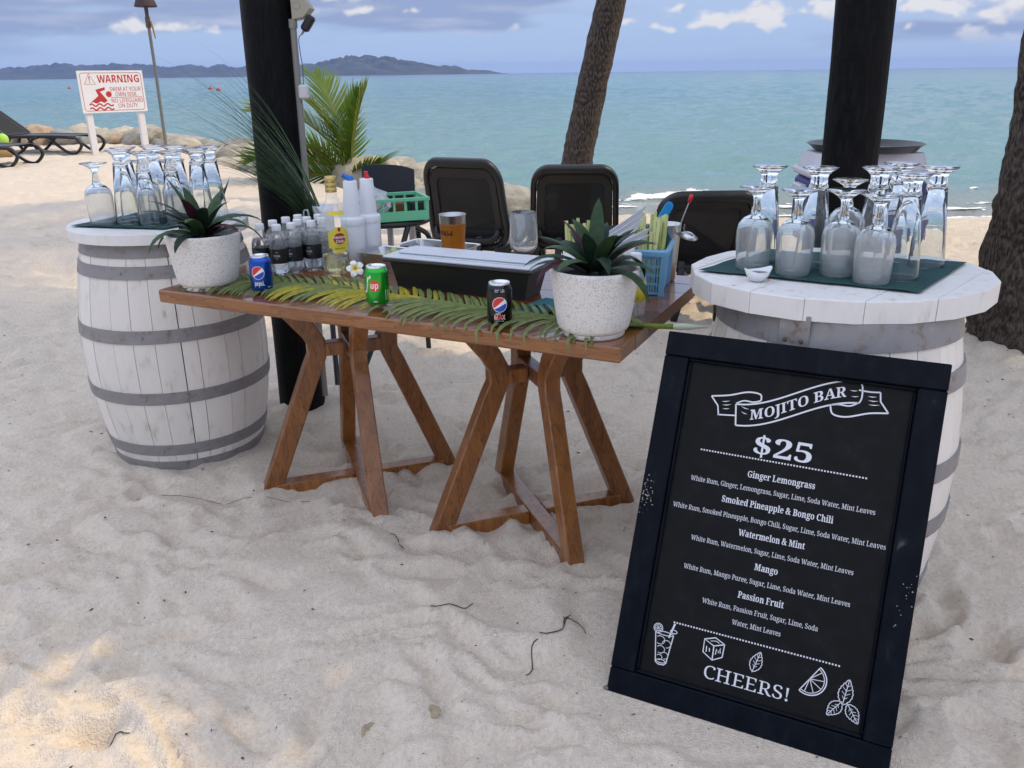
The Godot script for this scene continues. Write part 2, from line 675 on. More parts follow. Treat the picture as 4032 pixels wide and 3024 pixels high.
# ------------------------------------------------------------------ sky
func make_sky() -> Image:
	# air and clouds, the same recipe all round; fine rows only where the eye can resolve them
	var W := 4096
	var H := 2048
	var low := Image.create(512, 256, false, Image.FORMAT_RGBF)
	for y in 256:
		for x in 512:
			low.set_pixel(x, y, sky_at((x + 0.5) / 512.0, (y + 0.5) / 256.0))
	low.resize(W, H, Image.INTERPOLATE_CUBIC)
	for y in range(900, 1026):
		for k in range(-560, 560):
			var x := (k + W) % W
			var c := sky_at((x + 0.5) / W, (y + 0.5) / H)
			var e := minf((560 - absi(k)) / 120.0, (y - 900) / 24.0)
			if e < 1.0:
				c = low.get_pixel(x, y).lerp(c, e)
			low.set_pixel(x, y, c)
	return low

func sky_at(u: float, v: float) -> Color:
	var az := u * TAU if u < 0.5 else (u - 1.0) * TAU
	var el := PI * (0.5 - v)
	if el < -0.01:
		return Color(0.30, 0.38, 0.48)
	var s := sin(maxf(el, 0.0))
	var k := pow(1.0 - s, 6.0)
	var air := Color(0.37, 0.455, 0.65).lerp(Color(0.33, 0.44, 0.62), k)
	# round the compass the noise is read on a circle, so nothing breaks behind the viewer
	var q := Vector3(sin(az), 0, -cos(az))
	var h := 1.0 / (s + 0.055)
	var bank := N("c0", 0.16, 61, 2).get_noise_2d(q.x * h + 3.0, q.z * h * 0.6)
	bank += 0.24 * cos(az + 0.85) * smoothstep(0.5, 0.0, s)     # a rain bank stands over the islands
	# streaky grey deck, solid in the rain bank
	var d1 := N("c1", 2.1, 62, 5).get_noise_3d(q.x * 2.4, el * 17.0, q.z * 2.4)
	bank += 0.72 * exp(-pow((az + 0.42) / 0.36, 2.0)) * smoothstep(0.02, 0.05, el) * smoothstep(0.5, 0.1, el)
	var deck := smoothstep(-0.05, 0.5, bank + d1 * 0.7 - 0.05) * smoothstep(0.005, 0.045, el)
	var shade := 0.5 + 0.5 * N("c2", 3.2, 63, 5).get_noise_3d(q.x * 2.2, el * 20.0, q.z * 2.2)
	var grey := Color(0.195, 0.25, 0.41).lerp(Color(0.46, 0.50, 0.62), clampf(shade * 1.7 - 0.45 - bank * 0.35, 0, 1))
	grey = grey.lerp(Color(0.66, 0.68, 0.74), smoothstep(0.15, 0.6, s))
	var c := air.lerp(grey, deck * 0.85)
	# heaped white clouds, larger and thinner overhead
	var hi := smoothstep(0.08, 0.6, s)
	var st := lerpf(8.5, 3.0, hi)
	var w1 := N("c3", 5.2, 64, 6).get_noise_3d(q.x * 4.2, el * st, q.z * 4.2)
	var w2 := N("c4", 1.3, 65, 2).get_noise_3d(q.x * 1.6, el * 6.0, q.z * 1.6 + 7.0)
	var puff := w2 * 0.7 - 0.30 + 0.42 * hi
	for b in [[0.25, 0.056, 0.11, 0.022, 0.78], [0.53, 0.058, 0.09, 0.022, 0.66], [-0.15, 0.076, 0.075, 0.026, 0.86], [0.02, 0.046, 0.06, 0.010, 0.46], [0.12, 0.044, 0.05, 0.012, 0.60], [-0.38, 0.046, 0.09, 0.007, 0.42]]:
		puff += b[4] * exp(-pow((az - b[0]) / b[2], 2.0) - pow((el - b[1]) / b[3], 2.0))
	var heap := smoothstep(0.0, 0.24, w1 * 0.75 + puff - maxf(bank, 0.0) * 0.12) * smoothstep(0.018, 0.042, el)
	var w3 := N("c3", 5.2, 64, 6).get_noise_3d((q.x + 0.008) * 4.2, (el + 0.010) * st, q.z * 4.2)
	var lit := clampf(0.62 + (w1 - w3) * 2.0 + w1 * 0.5 - maxf(bank, 0.0) * 0.25, 0, 1)
	c = c.lerp(Color(0.40, 0.45, 0.56).lerp(Color(0.66, 0.645, 0.64), lit), heap * 0.9)
	# added gain: sky brightened towards the zenith to fill the shade below
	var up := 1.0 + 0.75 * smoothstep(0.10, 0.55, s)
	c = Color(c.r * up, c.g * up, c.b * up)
	# paler air right above the sea
	c = c.lerp(Color(0.41, 0.51, 0.66), 0.75 * smoothstep(0.035, 0.0, el))
	return c

# ------------------------------------------------------------------ barrels
func barrel_r(y: float, h: float, rb: float, rt: float) -> float:
	var t := (y / h) * 2.0 - 1.0
	return rb + (rt - rb) * pow(absf(t), 1.9)

func make_barrel(label: String, at: Vector3, turn: float, hoops: Array, sd: int, rust: bool, RB: float, RT: float) -> Node3D:
	var o := thing("barrel", label, "barrel", at, turn, "white barrels beside the table")
	var H := 0.85
	rng.seed = sd
	var core := Geo.new()
	var prof := []
	for i in 13:
		var y := -0.03 + (H + 0.03) * i / 12.0
		prof.append(Vector2(barrel_r(y, H, RB, RT) - 0.014, y))
	core.lathe(prof, 40)
	part("inner_wood", core.done(), M("barrel_gap", Vector3(0.10, 0.085, 0.07), 0.9), o)
	var whites := [white_paint("barrel_white_a", Vector3(0.74, 0.69, 0.63), 101), white_paint("barrel_white_b", Vector3(0.70, 0.655, 0.60), 102), white_paint("barrel_white_c", Vector3(0.77, 0.72, 0.66), 103)]
	var a := 0.0
	var widths := []
	var sum := 0.0
	for i in 27:
		var w := rng.randf_range(0.6, 1.35)
		widths.append(w)
		sum += w
	for i in 27:
		var w: float = widths[i] / sum * TAU
		var gap := rng.randf_range(0.0016, 0.0058) if rng.randf() < 0.72 else 0.0006
		var dr := rng.randf_range(-0.0018, 0.0018)
		var g := Geo.new()
		var pr := []
		for k in 15:
			var y := -0.03 + (H + 0.03) * k / 14.0
			pr.append(Vector2(barrel_r(y, H, RB, RT) + dr, y))
		pr.push_front(Vector2(pr[0].x - 0.016, pr[0].y))
		pr.append(Vector2(pr[-1].x - 0.016, pr[-1].y))
		g.lathe(pr, 4, a + gap, a + w - gap)
		g.flat()
		for e in [a + gap, a + w - gap]:    # stave edges
			for k in pr.size() - 3:
				var p: Vector2 = pr[k + 1]
				var q: Vector2 = pr[k + 2]
				g.poly([Vector3(p.x * cos(e), p.y, -p.x * sin(e)), Vector3(q.x * cos(e), q.y, -q.x * sin(e)), Vector3((q.x - 0.013) * cos(e), q.y, -(q.x - 0.013) * sin(e)), Vector3((p.x - 0.013) * cos(e), p.y, -(p.x - 0.013) * sin(e))], Vector3(-sin(e), 0, -cos(e)) * (-1.0 if e < a + w * 0.5 else 1.0))
		part("stave", g.done(), whites[rng.randi() % 3], o)
		a += w
	var grey := M("hoop_grey", Vector3(0.235, 0.225, 0.225), 0.5)
	if not grey.albedo_texture:
		grey.albedo_color = Color.WHITE
		grey.albedo_texture = noise_tex("hoop", 0.02, [[0.0, 0.10, 0.055, 0.03], [0.2, 0.19, 0.155, 0.13], [0.34, 0.235, 0.222, 0.22], [0.7, 0.25, 0.24, 0.242], [1.0, 0.31, 0.30, 0.30]], 512, 6, 6)
		tri_map(grey, Vector3.ONE * 2.0)
	for hp in hoops:
		var g := Geo.new()
		var y0: float = hp[0] - hp[1] * 0.5
		var y1: float = hp[0] + hp[1] * 0.5
		var r0 := barrel_r(y0, H, RB, RT) + 0.0035
		var r1 := barrel_r(y1, H, RB, RT) + 0.0035
		g.lathe([Vector2(r0 - 0.006, y0 - 0.0005), Vector2(r0 + 0.001, y0)], 48)
		g.lathe([Vector2(r0 + 0.001, y0), Vector2(r1 + 0.001, y1)], 48)
		g.lathe([Vector2(r1 + 0.001, y1), Vector2(r1 - 0.006, y1 + 0.0005)], 48)
		var hb := part("hoop", g.done(), grey, o)
		for k in 3:
			var an := rng.randf() * TAU
			var rg := Geo.new()
			rg.xf = X(Vector3(cos(an) * (r0 + r1) * 0.5, hp[0], -sin(an) * (r0 + r1) * 0.5))
			rg.ball(Vector3.ZERO, Vector3(0.006, 0.006, 0.006), 8, 5)
			part("rivet", rg.done(), M("rust", Vector3(0.13, 0.08, 0.05), 0.85) if rust and k == 0 else grey, hb)
	if rust:
		# bolted clamp plates on the top hoop and rust that has run down from the lower hoops
		var y: float = hoops[0][0]
		for an in [4.05, 2.75]:
			var r := barrel_r(y, H, RB, RT) + 0.0075
			var px := Transform3D(Basis(Vector3.UP, an + PI / 2 - turn), Vector3.ZERO)
			var pg := Geo.new()
			pg.box(Vector3(0, y + 0.004, r), Vector3(0.072, 0.078, 0.004), 0.001)
			var pl := part("clamp_plate", pg.done(), grey, o, px)
			for bx in [-0.019, 0.019]:
				pg = Geo.new()
				pg.ball(Vector3(bx, y - 0.018, r + 0.003), Vector3(0.0055, 0.0055, 0.004), 8, 5)
				part("bolt", pg.done(), M("rust", Vector3(0.13, 0.08, 0.05), 0.85), pl)
		for st in [[0.42, 0.30, 0.10], [0.25, 0.27, 0.17], [0.16, 0.44, 0.11], [0.55, 0.27, 0.12], [0.36, 0.26, 0.15], [0.05, 0.43, 0.10], [0.30, 0.085, 0.05]]:
			var rg := Geo.new()
			rg.smooth()
			var a0: float = st[0] + 0.15 - turn
			for k in 8:
				var f0 := k / 8.0
				var f1 := (k + 1) / 8.0
				var w0 := 0.013 * (1.0 - f0 * 0.75)
				var w1 := 0.013 * (1.0 - f1 * 0.75)
				var ya: float = st[1] - 0.028 - st[2] * f0
				var yb: float = st[1] - 0.028 - st[2] * f1
				var ra := barrel_r(ya, H, RB, RT) + 0.0026
				var rb := barrel_r(yb, H, RB, RT) + 0.0026
				var ja := 0.012 * sin(f0 * 7.0 + st[0] * 20.0)
				var jb := 0.012 * sin(f1 * 7.0 + st[0] * 20.0)
				rg.quad(Vector3(cos(a0 + jb - w1) * rb, yb, -sin(a0 + jb - w1) * rb), Vector3(cos(a0 + jb + w1) * rb, yb, -sin(a0 + jb + w1) * rb), Vector3(cos(a0 + ja + w0) * ra, ya, -sin(a0 + ja + w0) * ra), Vector3(cos(a0 + ja - w0) * ra, ya, -sin(a0 + ja - w0) * ra))
			part("rust_streak", rg.done(), M("rust_run", Vector3(0.42, 0.23, 0.09), 0.8, 0.0, 0.5), o)
	return o

func white_paint(key: String, c: Vector3, sd: int) -> StandardMaterial3D:
	if mats.has(key):
		return mats[key]
	var m := M(key, Vector3.ONE, 0.55)
	m.albedo_texture = noise_tex(key, 0.014, [[0.0, c.x * 0.42, c.y * 0.37, c.z * 0.31], [0.17, c.x * 0.86, c.y * 0.87, c.z * 0.82], [0.36, c.x, c.y, c.z], [0.7, c.x * 1.03, c.y * 1.03, c.z * 1.04], [1.0, c.x * 0.97, c.y * 0.95, c.z * 0.92]], 512, sd, 6)
	m.normal_enabled = true
	m.normal_texture = noise_tex("paintn", 0.03, [], 512, 8, 4, FastNoiseLite.TYPE_SIMPLEX_SMOOTH, 2.0)
	m.normal_scale = 0.25
	tri_map(m, Vector3(2.6, 0.9, 2.6))
	return m

# ------------------------------------------------------------------ table
const TO := Vector3(-1.099, 0, -2.607)
const TTURN := -0.4497
func tw(u: float, v: float, h: float) -> Vector3:
	return TO + Vector3(0.9005 * u + 0.4349 * v, h, 0.4349 * u - 0.9005 * v)

func make_table():
	var o := thing("bar_table", "brown varnished hardwood table with crossed angled legs standing on sand", "table", TO, TTURN)
	var tones := [wood("teak_a", Vector3(0.125, 0.036, 0.009), Vector3(0.235, 0.083, 0.022), 0.22, Vector3(0.5, 5, 5), 201), wood("teak_b", Vector3(0.15, 0.046, 0.012), Vector3(0.275, 0.105, 0.03), 0.22, Vector3(0.5, 5, 5), 202), wood("teak_c", Vector3(0.105, 0.03, 0.008), Vector3(0.195, 0.066, 0.017), 0.22, Vector3(0.5, 5, 5), 203)]
	for t in tones:
		t.clearcoat_enabled = true
		t.clearcoat = 0.6
		t.clearcoat_roughness = 0.12
	rng.seed = 5
	var n := 7
	for i in n:
		var w := 0.82 / n
		var g := Geo.new()
		g.box(Vector3(0.755, 0.73, -w * (i + 0.5)), Vector3(1.51, 0.04, w - 0.0006), 0.0015 if i > 0 and i < n - 1 else 0.004)
		part("plank", g.done(), tones[[1, 0, 2, 1, 0, 2, 1][i]], o)
	var lw := [wood("teak_leg_a", Vector3(0.15, 0.047, 0.010), Vector3(0.38, 0.15, 0.038), 0.35, Vector3(4, 0.6, 4), 204), wood("teak_leg_b", Vector3(0.12, 0.037, 0.009), Vector3(0.32, 0.122, 0.03), 0.35, Vector3(4, 0.6, 4), 205)]
	for m in lw:
		m.clearcoat_enabled = true
		m.clearcoat = 0.35
		m.clearcoat_roughness = 0.2
	for bx in [0.419, 1.10]:
		var base := Transform3D(Basis(), Vector3(bx, 0, -0.41))
		for k in 4:
			var an := PI / 4 + k * PI / 2
			var d := Vector3(cos(an), 0, sin(an))
			var side := Vector3(-sin(an), 0, cos(an))
			var pts := [d * 0.335 + Vector3.UP * -0.06, d * 0.322 + Vector3.UP * 0.0, d * 0.142 + Vector3.UP * 0.44, d * 0.122 + Vector3.UP * 0.485, d * 0.122 + Vector3.UP * 0.535, d * 0.142 + Vector3.UP * 0.575, d * 0.25 + Vector3.UP * 0.712]
			var g := Geo.new()
			var c := 0.004
			var hw := 0.025
			var hd := 0.031
			g.sweep(pts, [Vector2(hw, -hd + c), Vector2(hw, hd - c), Vector2(hw - c, hd), Vector2(-hw + c, hd), Vector2(-hw, hd - c), Vector2(-hw, -hd + c), Vector2(-hw + c, -hd), Vector2(hw - c, -hd)], d)
			part("leg", g.done(), lw[k % 2], o, base)
		for k in 2:
			var an := PI / 4 + k * PI / 2
			for lv in [[0.505, 0.26, 0.045, 0.046], [0.012, 0.60, 0.055, 0.05]]:
				for sg in ([1.0] if k == 0 else [-1.0, 1.0]):
					var g := Geo.new()
					var L: float = lv[1] if k == 0 else lv[1] * 0.5 - 0.028
					var cx: float = 0.0 if k == 0 else sg * (lv[1] * 0.25 + 0.014)
					g.box(Vector3(cx, lv[0], 0), Vector3(L, lv[3], lv[2]), 0.003)
					part("stretcher", g.done(), lw[(k + 1) % 2], o, base * Transform3D(Basis(Vector3.UP, -an), Vector3.ZERO))

# ------------------------------------------------------------------ glassware
func clear_glass() -> StandardMaterial3D:
	var m := M("clear_glass", Vector3(0.96, 0.97, 0.97), 0.02, 0.0, 0.07)
	m.metallic_specular = 0.9
	return m

func solid_glass() -> StandardMaterial3D:
	var m := M("solid_glass", Vector3(0.97, 0.98, 0.98), 0.02, 0.0, 0.0)
	m.refraction_enabled = true
	m.refraction_scale = 0.05
	m.albedo_color = Color(0.97, 0.98, 0.98, 0.0)
	return m

func frost(key: String, a: float) -> StandardMaterial3D:
	var m := M("frost" + key, Vector3(0.88, 0.90, 0.90), 0.55, 0.0, a)
	return m

func make_goblet(upright: bool) -> Node3D:
	# water goblet 208 mm tall, mouth down unless upright
	var o := Node3D.new()
	var flip := Transform3D() if upright else Transform3D(Basis(Vector3.RIGHT, PI), Vector3(0, 0.208, 0))
	var g := Geo.new()
	var outer := [Vector2(0.0, 0.071), Vector2(0.012, 0.0715), Vector2(0.024, 0.079), Vector2(0.0335, 0.094), Vector2(0.0365, 0.112), Vector2(0.0365, 0.135), Vector2(0.035, 0.165), Vector2(0.0325, 0.208)]
	g.lathe(outer, 32)
	var inner := [Vector2(0.0315, 0.208), Vector2(0.0335, 0.165), Vector2(0.0345, 0.135), Vector2(0.0345, 0.112), Vector2(0.0315, 0.096), Vector2(0.022, 0.083), Vector2(0.0, 0.078)]
	g.lathe(inner, 32)
	g.lathe([Vector2(0.0325, 0.208), Vector2(0.032, 0.2086), Vector2(0.0315, 0.208)], 32)
	part("bowl", g.done(), solid_glass(), o, flip)
	g = Geo.new()
	g.lathe([Vector2(0.0371, 0.122), Vector2(0.0370, 0.135), Vector2(0.0355, 0.165), Vector2(0.0330, 0.206)], 32)
	g = Geo.new()
	g.lathe([Vector2(0.0255, 0.081), Vector2(0.0345, 0.095), Vector2(0.0374, 0.112), Vector2(0.0373, 0.135), Vector2(0.0358, 0.165), Vector2(0.0334, 0.206)], 32)
	part("mist", g.done(), frost("b", 0.21), o, flip)
	g = Geo.new()
	g.lathe([Vector2(0.0, 0.0), Vector2(0.0365, 0.0), Vector2(0.0373, 0.0012), Vector2(0.0365, 0.0026), Vector2(0.026, 0.0075), Vector2(0.015, 0.016), Vector2(0.0088, 0.025), Vector2(0.0075, 0.035), Vector2(0.008, 0.048), Vector2(0.0105, 0.060), Vector2(0.0118, 0.0708), Vector2(0.0, 0.0706)], 28)
	part("stem", g.done(), solid_glass(), o, flip)
	return o

func make_tall(kind: int) -> Node3D:
	# tall footed glass 250 mm: kind 0 straight cone on a thick foot, kind 1 with a short knobbed stem
	var o := Node3D.new()
	var H := 0.25 if kind == 0 else 0.245
	var flip := Transform3D(Basis(Vector3.RIGHT, PI), Vector3(0, H, 0))
	var b := 0.042 if kind == 0 else 0.058
	var r0 := 0.0195 if kind == 0 else 0.0185
	var r1 := 0.0365 if kind == 0 else 0.033
	var g := Geo.new()
	g.lathe([Vector2(0.0, b), Vector2(r0 * 0.9, b), Vector2(r0, b + 0.004), Vector2(lerpf(r0, r1, 0.5), (b + H) * 0.5), Vector2(r1, H)], 30)
	g.lathe([Vector2(r1 - 0.0012, H), Vector2(lerpf(r0, r1, 0.5) - 0.0016, (b + H) * 0.5), Vector2(r0 - 0.003, b + 0.012), Vector2(0.0, b + 0.009)], 30)
	g.lathe([Vector2(r1, H), Vector2(r1 - 0.0006, H + 0.0006), Vector2(r1 - 0.0012, H)], 30)
	part("bowl", g.done(), solid_glass(), o, flip)
	g = Geo.new()
	var pr := [Vector2(0.0, 0.0), Vector2(0.0355, 0.0), Vector2(0.0365, 0.0012), Vector2(0.0355, 0.0026), Vector2(0.026, 0.010), Vector2(0.0180, 0.020), Vector2(0.0168, 0.028), Vector2(0.0175, 0.0415), Vector2(0.0, 0.0405)]
	if kind == 1:
		pr = [Vector2(0.0, 0.0), Vector2(0.035, 0.0), Vector2(0.036, 0.0015), Vector2(0.035, 0.003), Vector2(0.022, 0.008), Vector2(0.012, 0.016), Vector2(0.0105, 0.028), Vector2(0.0125, 0.034), Vector2(0.0115, 0.038), Vector2(0.016, 0.048), Vector2(0.0165, 0.0575), Vector2(0.0, 0.0565)]
	g.lathe(pr, 28)
	part("foot", g.done(), solid_glass(), o, flip)
	return o

func place_glass(proto: Node3D, called: String, label: String, cat: String, at: Vector3, group: String, turn := 0.0):
	var c: Node3D = proto.duplicate()
	c.name = numbered(self, called)
	add_child(c)
	c.position = at
	c.rotation.y = turn
	if cat == "glass":
		c.scale = Vector3(1.22, 1.0, 1.22)
	tag(c, label, cat, group)

# ------------------------------------------------------------------ drinks
func bend(r: float, y0: float, phase := 0.0) -> Callable:
	# flat lettering -> round a cylinder whose front is +z
	return func(q: Vector2) -> Vector3:
		var a := q.x / r + phase
		return Vector3(sin(a) * r, y0 + q.y, cos(a) * r)

func patch(g: Geo, r: float, pts: PackedVector2Array, y0: float, phase := 0.0):
	var ix := Geometry2D.triangulate_polygon(pts)
	g.smooth()
	for k in range(0, ix.size(), 3):
		var t := []
		for j in 3:
			var q := pts[ix[k + j]]
			var a := q.x / r + phase
			t.append(Vector3(sin(a) * r, y0 + q.y, cos(a) * r))
		g.poly(t, t[0] * Vector3(1, 0, 1))

func disc_band(g: Geo, r: float, rad: float, lo: Callable, hi: Callable, y0: float, phase := 0.0):
	# the part of a disc between two curves, wrapped on a cylinder in narrow strips
	g.smooth()
	var n := 28
	for i in n:
		var x0 := -rad + 2.0 * rad * i / n
		var x1 := -rad + 2.0 * rad * (i + 1) / n
		var c := []
		for x in [x0, x1]:
			var e := sqrt(maxf(rad * rad - x * x, 0.0))
			c.append([clampf(lo.call(x), -e, e), clampf(hi.call(x), -e, e)])
		var f := func(x: float, y: float) -> Vector3: return Vector3(sin(x / r + phase) * r, y0 + y, cos(x / r + phase) * r)
		g.quad(f.call(x0, c[0][0]), f.call(x1, c[1][0]), f.call(x1, c[1][1]), f.call(x0, c[0][1]))

func make_can(label: String, at: Vector3, turn: float, shell: StandardMaterial3D) -> Node3D:
	var o := thing("soda_can", label, "can", at, turn, "soda cans along the table's front edge")
	var g := Geo.new()
	g.lathe([Vector2(0.0265, 0.006), Vector2(0.031, 0.0105), Vector2(0.033, 0.015), Vector2(0.033, 0.0955), Vector2(0.032, 0.1005), Vector2(0.0275, 0.1095)], 40)
	part("shell", g.done(), shell, o)
	var al := M("aluminium", Vector3(0.80, 0.80, 0.81), 0.28, 1.0)
	g = Geo.new()
	g.lathe([Vector2(0.0, 0.008), Vector2(0.018, 0.005), Vector2(0.0235, 0.0), Vector2(0.0265, 0.006)], 32)
	part("base_rim", g.done(), al, o)
	g = Geo.new()
	g.lathe([Vector2(0.0275, 0.1095), Vector2(0.0278, 0.1125), Vector2(0.0268, 0.1143), Vector2(0.0258, 0.1125), Vector2(0.0245, 0.1098), Vector2(0.0, 0.1098)], 36)
	var lid := part("lid", g.done(), al, o)
	g = Geo.new()
	g.xf = X(Vector3(0, 0.1112, 0.002))
	var ring := []
	for p in arc(Vector2(0, 0.004), Vector2(0.0075, 0.0095), 0, TAU, 16):
		ring.append(Vector3(p.x, 0, p.y))
	ring.pop_back()
	g.sweep(ring, [Vector2(0.0016, -0.0006), Vector2(0.0016, 0.0006), Vector2(-0.0016, 0.0006), Vector2(-0.0016, -0.0006)], Vector3.UP, [], false, false, true)
	g.box(Vector3(0, 0.0, -0.004), Vector3(0.013, 0.0014, 0.007), 0.0005)
	part("ring_pull", g.done(), al, lid)
	return o

func globe(o: Node3D, rad: float, y0: float, phase := 0.0):
	var r := 0.0331
	var g := Geo.new()
	disc_band(g, r, rad * 1.07, func(_x): return -1.0, func(_x): return 1.0, y0, phase)
	part("emblem_ring", g.done(), M("print_white", Vector3(0.8, 0.8, 0.8), 0.4), o)
	r += 0.00012
	var wav := func(x: float) -> float: return x * 0.55 + sin(x / rad * 2.2) * rad * 0.10
	g = Geo.new()
	disc_band(g, r, rad, func(x): return wav.call(x) + rad * (0.05 + 0.24 * (x / rad * 0.5 + 0.5)), func(_x): return 1.0, y0, phase)
	part("emblem_red", g.done(), M("print_red", Vector3(0.62, 0.028, 0.03), 0.35), o)
	g = Geo.new()
	disc_band(g, r, rad, func(_x): return -1.0, func(x): return wav.call(x) * 0.72 - rad * 0.26, y0, phase)
	part("emblem_blue", g.done(), M("print_blue", Vector3(0.015, 0.055, 0.42), 0.35), o)

func metal_paint(key: String, c: Vector3) -> StandardMaterial3D:
	var m := M(key, c, 0.26, 0.72)
	m.clearcoat_enabled = true
	m.clearcoat = 0.5
	m.clearcoat_roughness = 0.08
	return m

func make_cans():
	var wh := M("print_white", Vector3(0.8, 0.8, 0.8), 0.4)
	var r := 0.03325
	# blue can
	var o := make_can("blue cola can beside the planter at the far end of the table", Vector3(-0.756, 0.7515, -2.555), 0.20, metal_paint("can_blue", Vector3(0.006, 0.07, 0.42)))
	globe(o, 0.0185, 0.066, -0.2)
	part("lettering", letters("pepsi.", false, 700, 0.0135, 0.030, Vector2.ZERO, bend(r, 0.0335, -0.14)), wh, o)
	part("volume_mark", letters("330ml", false, 600, 0.0035, 0.010, Vector2.ZERO, bend(r, 0.021, 0.75)), wh, o)
	# green can
	o = make_can("green lime soda can standing on the palm leaf mid table", Vector3(-0.376, 0.758, -2.356), -0.05, metal_paint("can_green", Vector3(0.012, 0.40, 0.03)))
	var g := Geo.new()
	disc_band(g, r, 0.0165, func(_x): return -1.0, func(_x): return 1.0, 0.062, -0.02)
	part("red_dot", g.done(), M("print_orange_red", Vector3(0.68, 0.06, 0.02), 0.4), o)
	part("lettering", letters("up", false, 800, 0.0185, 0.0225, Vector2.ZERO, bend(r + 0.0001, 0.063, -0.02)), wh, o)
	part("numeral", letters("7", false, 900, 0.052, 0.034, Vector2.ZERO, bend(r + 0.0002, 0.0655, -0.80)), wh, o)
	g = Geo.new()
	patch(g, r, PackedVector2Array([Vector2(-0.006, -0.014), Vector2(0.006, -0.014), Vector2(0.006, 0.014), Vector2(-0.006, 0.014)]), 0.034, 1.12)
	part("bar_panel", g.done(), M("print_pale", Vector3(0.55, 0.57, 0.56), 0.4), o)
	g = Geo.new()
	patch(g, r, PackedVector2Array([Vector2(-0.006, -0.008), Vector2(0.006, -0.008), Vector2(0.006, 0.008), Vector2(-0.006, 0.008)]), 0.088, 1.12)
	part("recycling_panel", g.done(), M("print_black", Vector3(0.012, 0.012, 0.014), 0.4), o)
	part("volume_mark", letters("330ml", false, 600, 0.004, 0.012, Vector2.ZERO, bend(r, 0.018, 0.0)), wh, o)
	# black can
	o = make_can("black cola can on the table's front edge beside the nearer planter", Vector3(-0.03, 0.7515, -2.164), 0.03, metal_paint("can_black", Vector3(0.008, 0.008, 0.011)))
	globe(o, 0.0185, 0.061, 0.0)
	part("lettering", letters("pepsi", false, 700, 0.0045, 0.0125, Vector2.ZERO, bend(r, 0.0375, -0.14)), wh, o)
	part("max_lettering_back", letters("MAX", false, 900, 0.0125, 0.0285, Vector2.ZERO, bend(r, 0.0275, 0.0), true), wh, o)
	part("max_lettering", letters("MAX", false, 900, 0.0112, 0.0255, Vector2.ZERO, bend(r + 0.0001, 0.0277, 0.0), true), M("print_red", Vector3.ONE), o)
	part("tag_line", letters("maximum taste", false, 500, 0.003, 0.024, Vector2.ZERO, bend(r, 0.0185, -0.05)), wh, o)
	part("tag_line", letters("no sugar", false, 500, 0.002, 0.009, Vector2.ZERO, bend(r, 0.0145, -0.3)), wh, o)
	part("volume_mark", letters("330 ml", false, 600, 0.0035, 0.010, Vector2.ZERO, bend(r, 0.0135, 0.68)), wh, o)
	part("neck_lettering", letters("max  •  no", false, 700, 0.003, 0.024, Vector2.ZERO, bend(0.0325, 0.1000, 0.0)), wh, o)
	part("neck_lettering", letters("taste      sugar", false, 700, 0.003, 0.026, Vector2.ZERO, bend(0.0331, 0.0955, 0.0)), wh, o)

func make_soda_bottle() -> Node3D:
	var o := Node3D.new()
	var pet := M("pet_plastic", Vector3(0.93, 0.95, 0.96), 0.06, 0.0, 0.10)
	var g := Geo.new()
	g.lathe([Vector2(0.0, 0.006), Vector2(0.018, 0.0), Vector2(0.026, 0.002), Vector2(0.0305, 0.012), Vector2(0.0315, 0.03), Vector2(0.0305, 0.045), Vector2(0.0305, 0.085), Vector2(0.0315, 0.092), Vector2(0.030, 0.105), Vector2(0.023, 0.125), Vector2(0.0135, 0.138), Vector2(0.0125, 0.146)], 26)
	part("shell", g.done(), pet, o)
	g = Geo.new()
	g.lathe([Vector2(0.0, 0.008), Vector2(0.017, 0.0035), Vector2(0.0245, 0.005), Vector2(0.029, 0.013), Vector2(0.0298, 0.03), Vector2(0.029, 0.046), Vector2(0.029, 0.085), Vector2(0.0298, 0.092), Vector2(0.0285, 0.104), Vector2(0.024, 0.117), Vector2(0.0, 0.117)], 22)
	var w := M("soda_water", Vector3.ONE, 0.02, 0.0, 0.0)
	w.refraction_enabled = true
	w.refraction_scale = 0.033
	w.albedo_color = Color(0.97, 0.98, 0.98, 0.0)
	part("soda_water", g.done(), w, o)
	g = Geo.new()
	g.lathe([Vector2(0.0314, 0.040), Vector2(0.0314, 0.088)], 26)
	var lb := part("paper_label", g.done(), M("label_black", Vector3(0.012, 0.012, 0.014), 0.35), o)
	var wh := M("print_white", Vector3(0.8, 0.8, 0.8), 0.4)
	for ph in [0.0, PI]:
		part("lettering", letters("SODA", false, 500, 0.0075, 0.022, Vector2.ZERO, bend(0.0316, 0.066, ph)), wh, lb)
		part("lettering", letters("CLUB", false, 400, 0.003, 0.010, Vector2.ZERO, bend(0.0316, 0.078, ph)), wh, lb)
		part("lettering", letters("WATER", false, 400, 0.0025, 0.010, Vector2.ZERO, bend(0.0316, 0.057, ph)), wh, lb)
	g = Geo.new()
	g.lathe([Vector2(0.0145, 0.146), Vector2(0.0148, 0.148), Vector2(0.0148, 0.162), Vector2(0.0138, 0.1645), Vector2(0.0, 0.1648)], 20)
	g.lathe([Vector2(0.0, 0.146), Vector2(0.0145, 0.146)], 20)
	part("cap", g.done(), M("cap_white", Vector3(0.76, 0.77, 0.78), 0.4), o)
	g = Geo.new()
	g.lathe([Vector2(0.0, 0.143), Vector2(0.0155, 0.143), Vector2(0.0158, 0.1445), Vector2(0.0145, 0.1458)], 20)
	part("neck_ring", g.done(), pet, o)
	return o

